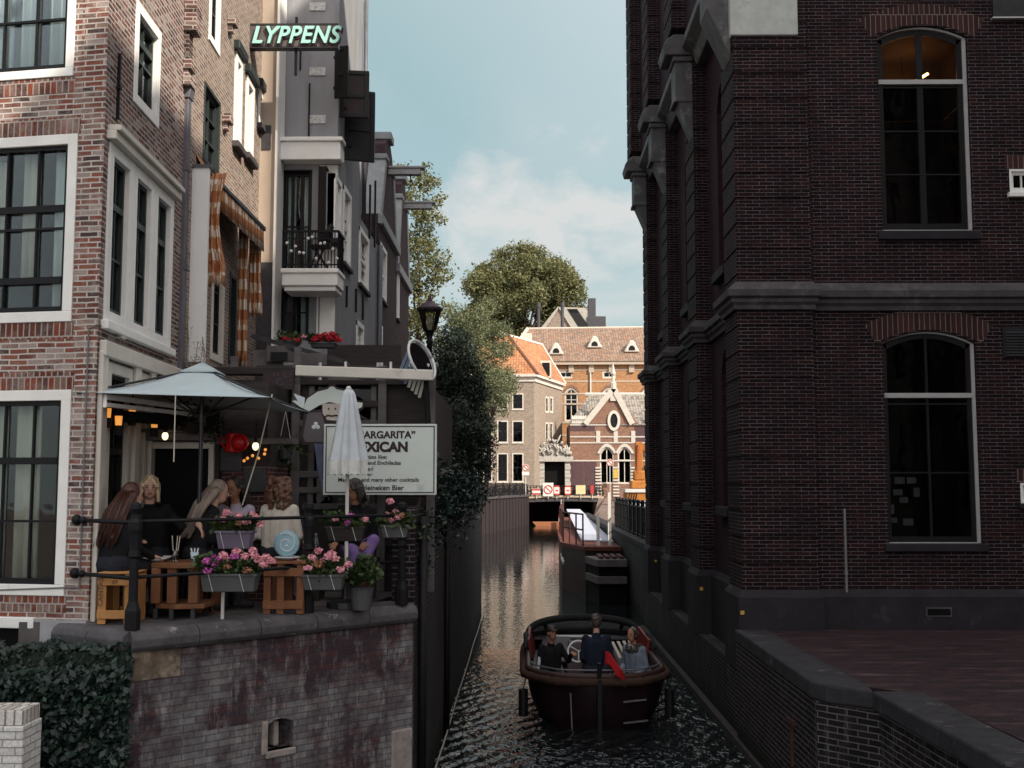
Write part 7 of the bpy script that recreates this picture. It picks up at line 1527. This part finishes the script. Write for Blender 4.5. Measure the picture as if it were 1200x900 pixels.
# ---------------------------------------------------------------- open sloop with three people
bt = thing('sloop_boat', 'dark maroon open motor sloop with rope fender and black spray hood', 'boat', (1.2, 18.5, 0))
bxc = W(702, 800, 16.6).x; YS_ = 16.75; Lb = 6.2
def hb(f):          # half beam along the boat 0 stern .. 1 bow
    return 1.03*(1-.35*max(0, (.12-f)/.12)**2)*(1-max(0, (f-.45)/.55)**2.3)**.9+.02
def sheer(f): return .70+.10*(1-min(1, f/.4))*.3+.12*f*f
N = 22; M_ = 9; vs = []
for i in range(N+1):
    f = i/N; y = YS_+Lb*f+(.0)
    for j in range(-M_, M_+1):
        t = j/M_; a = abs(t)*math.pi/2; w = hb(f)*(math.sin(a)**.55 if a > 0 else 0)*(1 if t > 0 else -1)
        z = -.25+(sheer(f)+.25)*(1-math.cos(a))**1.0
        vs.append((bxc+w, y+(.10*(1-(w/1.06)**2)*-1.6 if f == 0 else 0), z))
C_ = 2*M_+1
B = MB(); B.add(vs, [(i*C_+j, i*C_+j+1, (i+1)*C_+j+1, (i+1)*C_+j) for i in range(N) for j in range(C_-1)]+[tuple(range(C_))]); B.build('hull', HULL, bt, smooth=True, solid=.05)
# stern outline for rails and fender
def gun(off=0, dz=0, f0=0, f1=1, n=40):
    L_ = [V((bxc-(hb(f)+off), YS_+Lb*f, sheer(f)+dz)) for f in [f0+(f1-f0)*k/n for k in range(n+1)]][::-1]
    Rr = [V((bxc+(hb(f)+off), YS_+Lb*f, sheer(f)+dz)) for f in [f0+(f1-f0)*k/n for k in range(n+1)]]
    st = [V((bxc+hb(f0)*math.sin(a)*1.0+off*math.sin(a), YS_+Lb*f0-.17*math.cos(a)-off*math.cos(a), sheer(0)+dz)) for a in [(-.92+1.84*k/10)*1.3 for k in range(11)]]
    return L_+st+Rr
B = MB(); B.tube(gun(.05, -.06), .062, 8); B.build('rope_fender', ROPE, bt, smooth=True)
B = MB()
for i, p in enumerate(gun(.05, -.06)):
    if i % 2 == 0 and 20 < i: B.ell(p, .07, 8, 6)
split_build(B, 'fender_lashing', mat('dark_lashing', (.05, .025, .018), .9), bt, gap=-.012)
B = MB(); B.tube(gun(-.02, .015), .05, 6); B.build('gunwale', mat('dark_wood_gunwale', (.045, .025, .022), .4), bt, smooth=True)
B = MB(); B.tube(gun(-.06, .10, .0, .12, 10), .014, 6); B.build('stern_rail', LEAD, bt, smooth=True)
zfl = .16
B = MB(); pts = [V((bxc-hb(f)*.86, YS_+.12+Lb*f, zfl)) for f in [k/20*.9 for k in range(21)]]; pr_ = [V((2*bxc-p.x, p.y, p.z)) for p in pts[::-1]]; B.prism(pts+pr_, (0, 0, .03)); B.build('floor', HULLIN, bt)
B = MB()
for s in (-1, 1):
    B.prism([(bxc+s*(hb(.05)*.90), YS_+.5, zfl+.03), (bxc+s*.42, YS_+.5, zfl+.03), (bxc+s*.46, YS_+3.6, zfl+.03), (bxc+s*.98, YS_+3.6, zfl+.03)], (0, 0, .32))
B.prism([(bxc-.62, YS_+.06, zfl+.03), (bxc+.62, YS_+.06, zfl+.03), (bxc+.8, YS_+.5, zfl+.03), (bxc-.8, YS_+.5, zfl+.03)], (0, 0, .32)); B.build('bench', HULL, bt, bevel=.02)
B = MB()
for s in (-1, 1): B.prism([(bxc+s*.97, YS_+.55, zfl+.352), (bxc+s*.44, YS_+.55, zfl+.352), (bxc+s*.48, YS_+3.6, zfl+.352), (bxc+s*1.0, YS_+3.6, zfl+.352)], (0, 0, .08))
B.build('seat_cushion', DKVINYL, bt, bevel=.03)
B = MB()
for s in (-1, 1): B.prism([(bxc+s*.93, YS_+2.3, .62), (bxc+s*1.0, YS_+2.3, .95), (bxc+s*.96, YS_+3.7, 1.0), (bxc+s*.88, YS_+3.7, .62)], (s*.06, 0, 0))
B.prism([(bxc-.66, YS_+.62, zfl+.353), (bxc-.44, YS_+.62, zfl+.353), (bxc-.44, YS_+.9, zfl+.353), (bxc-.66, YS_+.9, zfl+.353)], (0, 0, .07)); split_build(B, 'red_cushion', REDV, bt, bevel=.02)
B = MB(); B.prism([(bxc-.42, YS_+1.6, zfl+.03), (bxc-.14, YS_+1.6, zfl+.03), (bxc-.12, YS_+1.95, .95), (bxc-.36, YS_+1.95, .95)], (0, .25, 0)); B.prism([(bxc-.86, YS_+2.0, .6), (bxc-.2, YS_+2.0, .6), (bxc-.25, YS_+3.9, .74), (bxc-.75, YS_+3.9, .74)], (0, 0, .05)); B.build('console', DKVINYL, bt, bevel=.03)
B = MB(); c = V((bxc-.22, YS_+1.42, .88)); B.tube([c+V((.17*math.cos(a), .06*math.sin(a), .16*math.sin(a))) for a in [6.2832*k/20 for k in range(21)]], .016, 6); [B.tube([c, c+V((.17*math.cos(a), .06*math.sin(a), .16*math.sin(a)))], .012, 5) for a in (0.5, 2.6, 4.7)]; B.build('steering_wheel', STEEL, bt)
# spray hood: black hoop frame, clear windows
hy = YS_+3.5; B = MB(); hoop = [V((bxc+1.02*math.cos(a)*(1-.0), hy+.5*math.sin(a)**.6 if math.sin(a) > 0 else hy, .76+.36*math.sin(a)**.55 if math.sin(a) > 0 else .78)) for a in [math.pi*k/24 for k in range(25)]]
B.tube(hoop, .065, 8); low_ = [V((p.x*.96+bxc*.04, p.y+.35*math.sin(math.pi*k/24), .82)) for k, p in enumerate(hoop)]
for k in (6, 18): B.tube([hoop[k], low_[k]+V((0, .1, 0))], .05, 6)
B.tube(low_, .045, 6)
for s in (-1, 1): B.tube([V((bxc+s*1.02, hy, .80)), V((bxc+s*1.06, hy-.8, .98)), V((bxc+s*1.07, hy-1.6, .86))], [.06, .05, .03], 6)
B.build('hood_frame', mat('black_hood_canvas', (.012, .012, .013), .7, var=.2, bump=.15), bt, smooth=True)
B = MB(); B.add(hoop+low_, [(k, k+1, 26+k, 25+k) for k in range(24)]); B.build('hood_window', glass('hood_window_plastic', (.8, .82, .82), .08), bt)
B = MB(); P0 = [V((bxc-hb(f)*.95, YS_+Lb*f, sheer(f)-.01)) for f in [.62+.37*k/10 for k in range(11)]]; P1 = [V((2*bxc-p.x, p.y, p.z)) for p in P0[::-1]]; B.prism(P0+P1, (0, 0, .03)); B.build('fore_deck', HULLIN, bt)
B = MB()
for k in range(3): B.box(bxc-.55, bxc+.15, hy+.12+.14*k, hy+.22+.14*k, .60+.08*k, .64+.08*k)
B.build('striped_cushion', CHINA, bt, bevel=.02)
B = MB()
for k in range(4): B.bar((bxc+.5+.1*k, YS_+2.0+.05*k, .68), (bxc+.42+.1*k, YS_+2.6+.05*k, .86), .05, .03)
B.build('striped_blanket', CURT_C, bt)
# rudder and stern details
B = MB(); B.box(bxc-.03, bxc+.03, YS_-.30, YS_-.16, -.6, .72); B.cyl((bxc, YS_-.22, .6), (bxc, YS_-.22, .95), .03); B.build('rudder', BLACK, bt); B = MB()
for x, z, l in ((.35, .40, .34), (.35, .10, .36)): B.bar((bxc+x, YS_-.19, z-.01), (bxc+x+l, YS_-.15, z+.02), .035, .02)
B.bar((bxc-.42, YS_-.19, .52), (bxc-.40, YS_-.19, .0), .02, .02); split_build(B, 'stern_trim', LEAD, bt)
B = MB(); B.tube([(bxc-.55, YS_-.12, .62), (bxc+.4, YS_-.2, .66)], .008, 5); B.build('stern_line', ROPE, bt)
fl = thing('flag', 'red flag drooping from a short staff at the stern of the sloop', 'flag', (bxc+.02, YS_+.05, .7)); B = MB(); st0 = V((bxc+.02, YS_-.1, .72)); st1 = st0+V((.05, -.12, .42)); B.tube([st0, st1], .012, 6); B.build('staff', BLACK, fl)
vs = []; n = 10
for i in range(n+1):
    for j in range(7):
        f = i/n; g = j/6; vs.append(st1+V((.02+.30*f, -.03+.05*math.sin(f*7+g), -.02-.20*g*(1-.2*f)-.30*f*f-.1*f+.02*math.sin(f*9))))
B = MB(); B.add(vs, [(i*7+j, i*7+j+1, (i+1)*7+j+1, (i+1)*7+j) for i in range(n) for j in range(6)], 0); B.build('cloth', REDF, fl, smooth=True, solid=.004)
wpx = W(735, 775, YS_-.25)
# white seat clutter beside the passengers
B = MB(); [B.tube([V((bxc-.9, YS_+.6+.12*k, .62)), V((bxc-.86, YS_+.6+.12*k, .86))], .02, 6) for k in range(5)]; tag(B.build('fender_row', CHINA), 'row of small white fenders inside the left side of the sloop', 'fenders')
zb = zfl-.06
person('man in a dark jacket and cap pointing, seated at the left of the sloop', V((bxc-.68, YS_+1.15, zb)), R(25), .36, lean=3, yaw=5, pitch=-4, shirt=BLK_C, trousers=JEAN, skin=SKIN2, hairmat=H_DRK, hair='cap', group='people in the sloop',
       armL=((.12, -.08, -.22), (.06, -.30, -.06), (-.1, -1, .1)))
person('man in a navy jacket at the helm, back turned, in the middle of the sloop', V((bxc+.05, YS_+1.05, zb)), R(182), .46, lean=5, shirt=NAVY, trousers=JEAN, skin=SKIN1, hairmat=H_GRY, hair='short', group='people in the sloop', k=1.03)
person('woman in a faded denim jacket with dark headscarf at the right of the sloop', V((bxc+.66, YS_+1.0, zb)), R(-40), .36, lean=6, yaw=-6, shirt=DENIM, trousers=JEAN, skin=SKIN2, hairmat=mat('patterned_scarf', (.04, .037, .035), .9, var=.9, scale=22, bump=.2, stain=((.36, .31, .27), 16, .55, .62)), hair='scarf', group='people in the sloop', k=.95)
B = MB(); B.box(bxc-.28, bxc+.38, YS_+.8, YS_+1.12, zfl+.03, zb+.42); B.build('helm_seat', DKVINYL, bt, bevel=.03)

# rope coil, bags and small clutter on the sloop
B = MB(); c = V((bxc-.25, YS_+.3, zfl+.40)); B.tube([c+V(((.10+.006*k*.3)*math.cos(k*.5), (.10+.006*k*.3)*math.sin(k*.5), .012*(k//12))) for k in range(40)], .014, 5); tag(B.build('rope_coil', ROPE), 'coil of rope lying on the stern bench of the sloop', 'rope')
B = MB(); B.ell((bxc+.42, YS_+1.5, zfl+.20), (.16, .13, .17), 12, 8); B.tube([(bxc+.36, YS_+1.5, zfl+.34), (bxc+.42, YS_+1.46, zfl+.48), (bxc+.48, YS_+1.5, zfl+.34)], .012, 5); tag(B.build('canvas_bag', CURT_C, smooth=True), 'pale canvas bag on the floor of the sloop beside the helmsman', 'bag')
for s_, lb in ((-1, 'dark round fender hanging on the left flank of the sloop'), (1, 'dark round fender hanging on the right flank of the sloop')):
    x = bxc+s_*(hb(.08)+.10); B = MB(); B.cyl((x, YS_+.5, .05), (x, YS_+.5, .45), .075, n=12); B.tube([(x, YS_+.5, .45), (x-s_*.06, YS_+.5, .70)], .01, 5); tag(B.build('boat_fender', BLACK, smooth=False, bevel=.02), lb, 'fender', 'fenders on the sloop')
# ---------------------------------------------------------------- camera, sun, sky
cam = bpy.data.cameras.new('camera'); co = bpy.data.objects.new('camera', cam); COL.objects.link(co); cam.sensor_width = 36; cam.lens = F/1200*36
co.location = CAM; co.rotation_euler = RC.to_euler(); cam.clip_end = 4000; cam.clip_start = .05; SC.camera = co
SUN_EL = R(36); SUN_DIR = V((.76*math.cos(SUN_EL), -.65*math.cos(SUN_EL), math.sin(SUN_EL))).normalized()
sun = bpy.data.lights.new('sun', 'SUN'); sun.energy = 4.3; sun.angle = R(.5); sun.color = (1, .89, .74); so_ = bpy.data.objects.new('sun', sun); COL.objects.link(so_); so_.rotation_euler = SUN_DIR.to_track_quat('Z', 'Y').to_euler(); so_.location = (20, -20, 40)
wd = bpy.data.worlds.new('World'); SC.world = wd; wd.use_nodes = True; nt = wd.node_tree; bg = nt.nodes['Background']
sky = nt.nodes.new('ShaderNodeTexSky'); sky.sky_type = 'NISHITA'; sky.sun_disc = False; sky.sun_elevation = SUN_EL; sky.sun_rotation = math.atan2(SUN_DIR.x, SUN_DIR.y)
sky.air_density = 1.0; sky.dust_density = 2.2; sky.ozone_density = 1.6
class WN(NT):
    def __init__(s): s.t = nt
w = WN(); tc = w.n('ShaderNodeTexCoord').outputs['Generated']
sx = w.n('ShaderNodeSeparateXYZ'); w.l(tc, sx.inputs[0])
# clouds projected on a high flat layer
zz = w.math('MAXIMUM', w.math('ADD', sx.outputs[2], .10), .02); cx = w.n('ShaderNodeCombineXYZ'); w.l(w.math('DIVIDE', sx.outputs[0], zz), cx.inputs[0]); w.l(w.math('DIVIDE', sx.outputs[1], zz), cx.inputs[1])
mp = w.n('ShaderNodeMapping'); mp.inputs['Location'].default_value = CLOUD_OFF; w.l(cx.outputs[0], mp.inputs['Vector'])
cl1 = w.noise(mp.outputs[0], .85, 8, .58, .2); mask = w.ramp(cl1, [(.46, 0.), (.66, 1.)])
low_m = w.n('ShaderNodeMapRange'); low_m.inputs[1].default_value = .52; low_m.inputs[2].default_value = .10; low_m.interpolation_type = 'SMOOTHSTEP'; w.l(sx.outputs[2], low_m.inputs[0])
mask = w.math('MULTIPLY', mask, w.math('MULTIPLY', low_m.outputs[0], .75))
d0 = ray(655, 275).normalized(); sb = w.n('ShaderNodeVectorMath', operation='SUBTRACT'); w.l(tc, sb.inputs[0]); sb.inputs[1].default_value = d0
sc_ = w.n('ShaderNodeVectorMath', operation='MULTIPLY'); w.l(sb.outputs[0], sc_.inputs[0]); sc_.inputs[1].default_value = (1/.13, 1/.3, 1/.085)
ln = w.n('ShaderNodeVectorMath', operation='LENGTH'); w.l(sc_.outputs[0], ln.inputs[0])
bank = w.math('ADD', w.math('SUBTRACT', 1., ln.outputs['Value']), w.math('MULTIPLY', w.math('SUBTRACT', w.noise(w.scale(tc, (1, 1, 1.6)), 13, 7, .6, .3), .5), 2.4))
bank = w.ramp(bank, [(.12, 0.), (.75, .85)])       # a soft cumulus bank low over the roofs
mask = w.math('MAXIMUM', mask, bank)
thin = w.math('MULTIPLY', w.ramp(w.noise(w.scale(mp.outputs[0], (1.2, .35, 1)), 1.1, 6, .6), [(.45, 0.), (.75, 1.)]), .28)
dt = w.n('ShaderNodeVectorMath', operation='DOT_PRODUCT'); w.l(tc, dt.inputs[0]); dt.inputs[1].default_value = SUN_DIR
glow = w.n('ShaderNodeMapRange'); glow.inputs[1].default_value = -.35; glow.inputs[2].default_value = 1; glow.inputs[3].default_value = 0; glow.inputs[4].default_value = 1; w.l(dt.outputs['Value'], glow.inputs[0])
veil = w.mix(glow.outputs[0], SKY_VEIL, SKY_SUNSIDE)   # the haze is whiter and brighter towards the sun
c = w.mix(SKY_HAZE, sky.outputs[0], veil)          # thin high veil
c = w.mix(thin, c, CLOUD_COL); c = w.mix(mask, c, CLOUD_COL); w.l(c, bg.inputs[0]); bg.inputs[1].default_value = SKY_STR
SC.view_settings.view_transform = 'Standard'; SC.view_settings.look = 'None'; SC.view_settings.gamma = 1; SC.view_settings.exposure = EXPOSURE
SC.cycles.max_bounces = 8; SC.cycles.transparent_max_bounces = 16; SC.cycles.use_denoising = True
SC.cycles.sample_clamp_indirect = 6
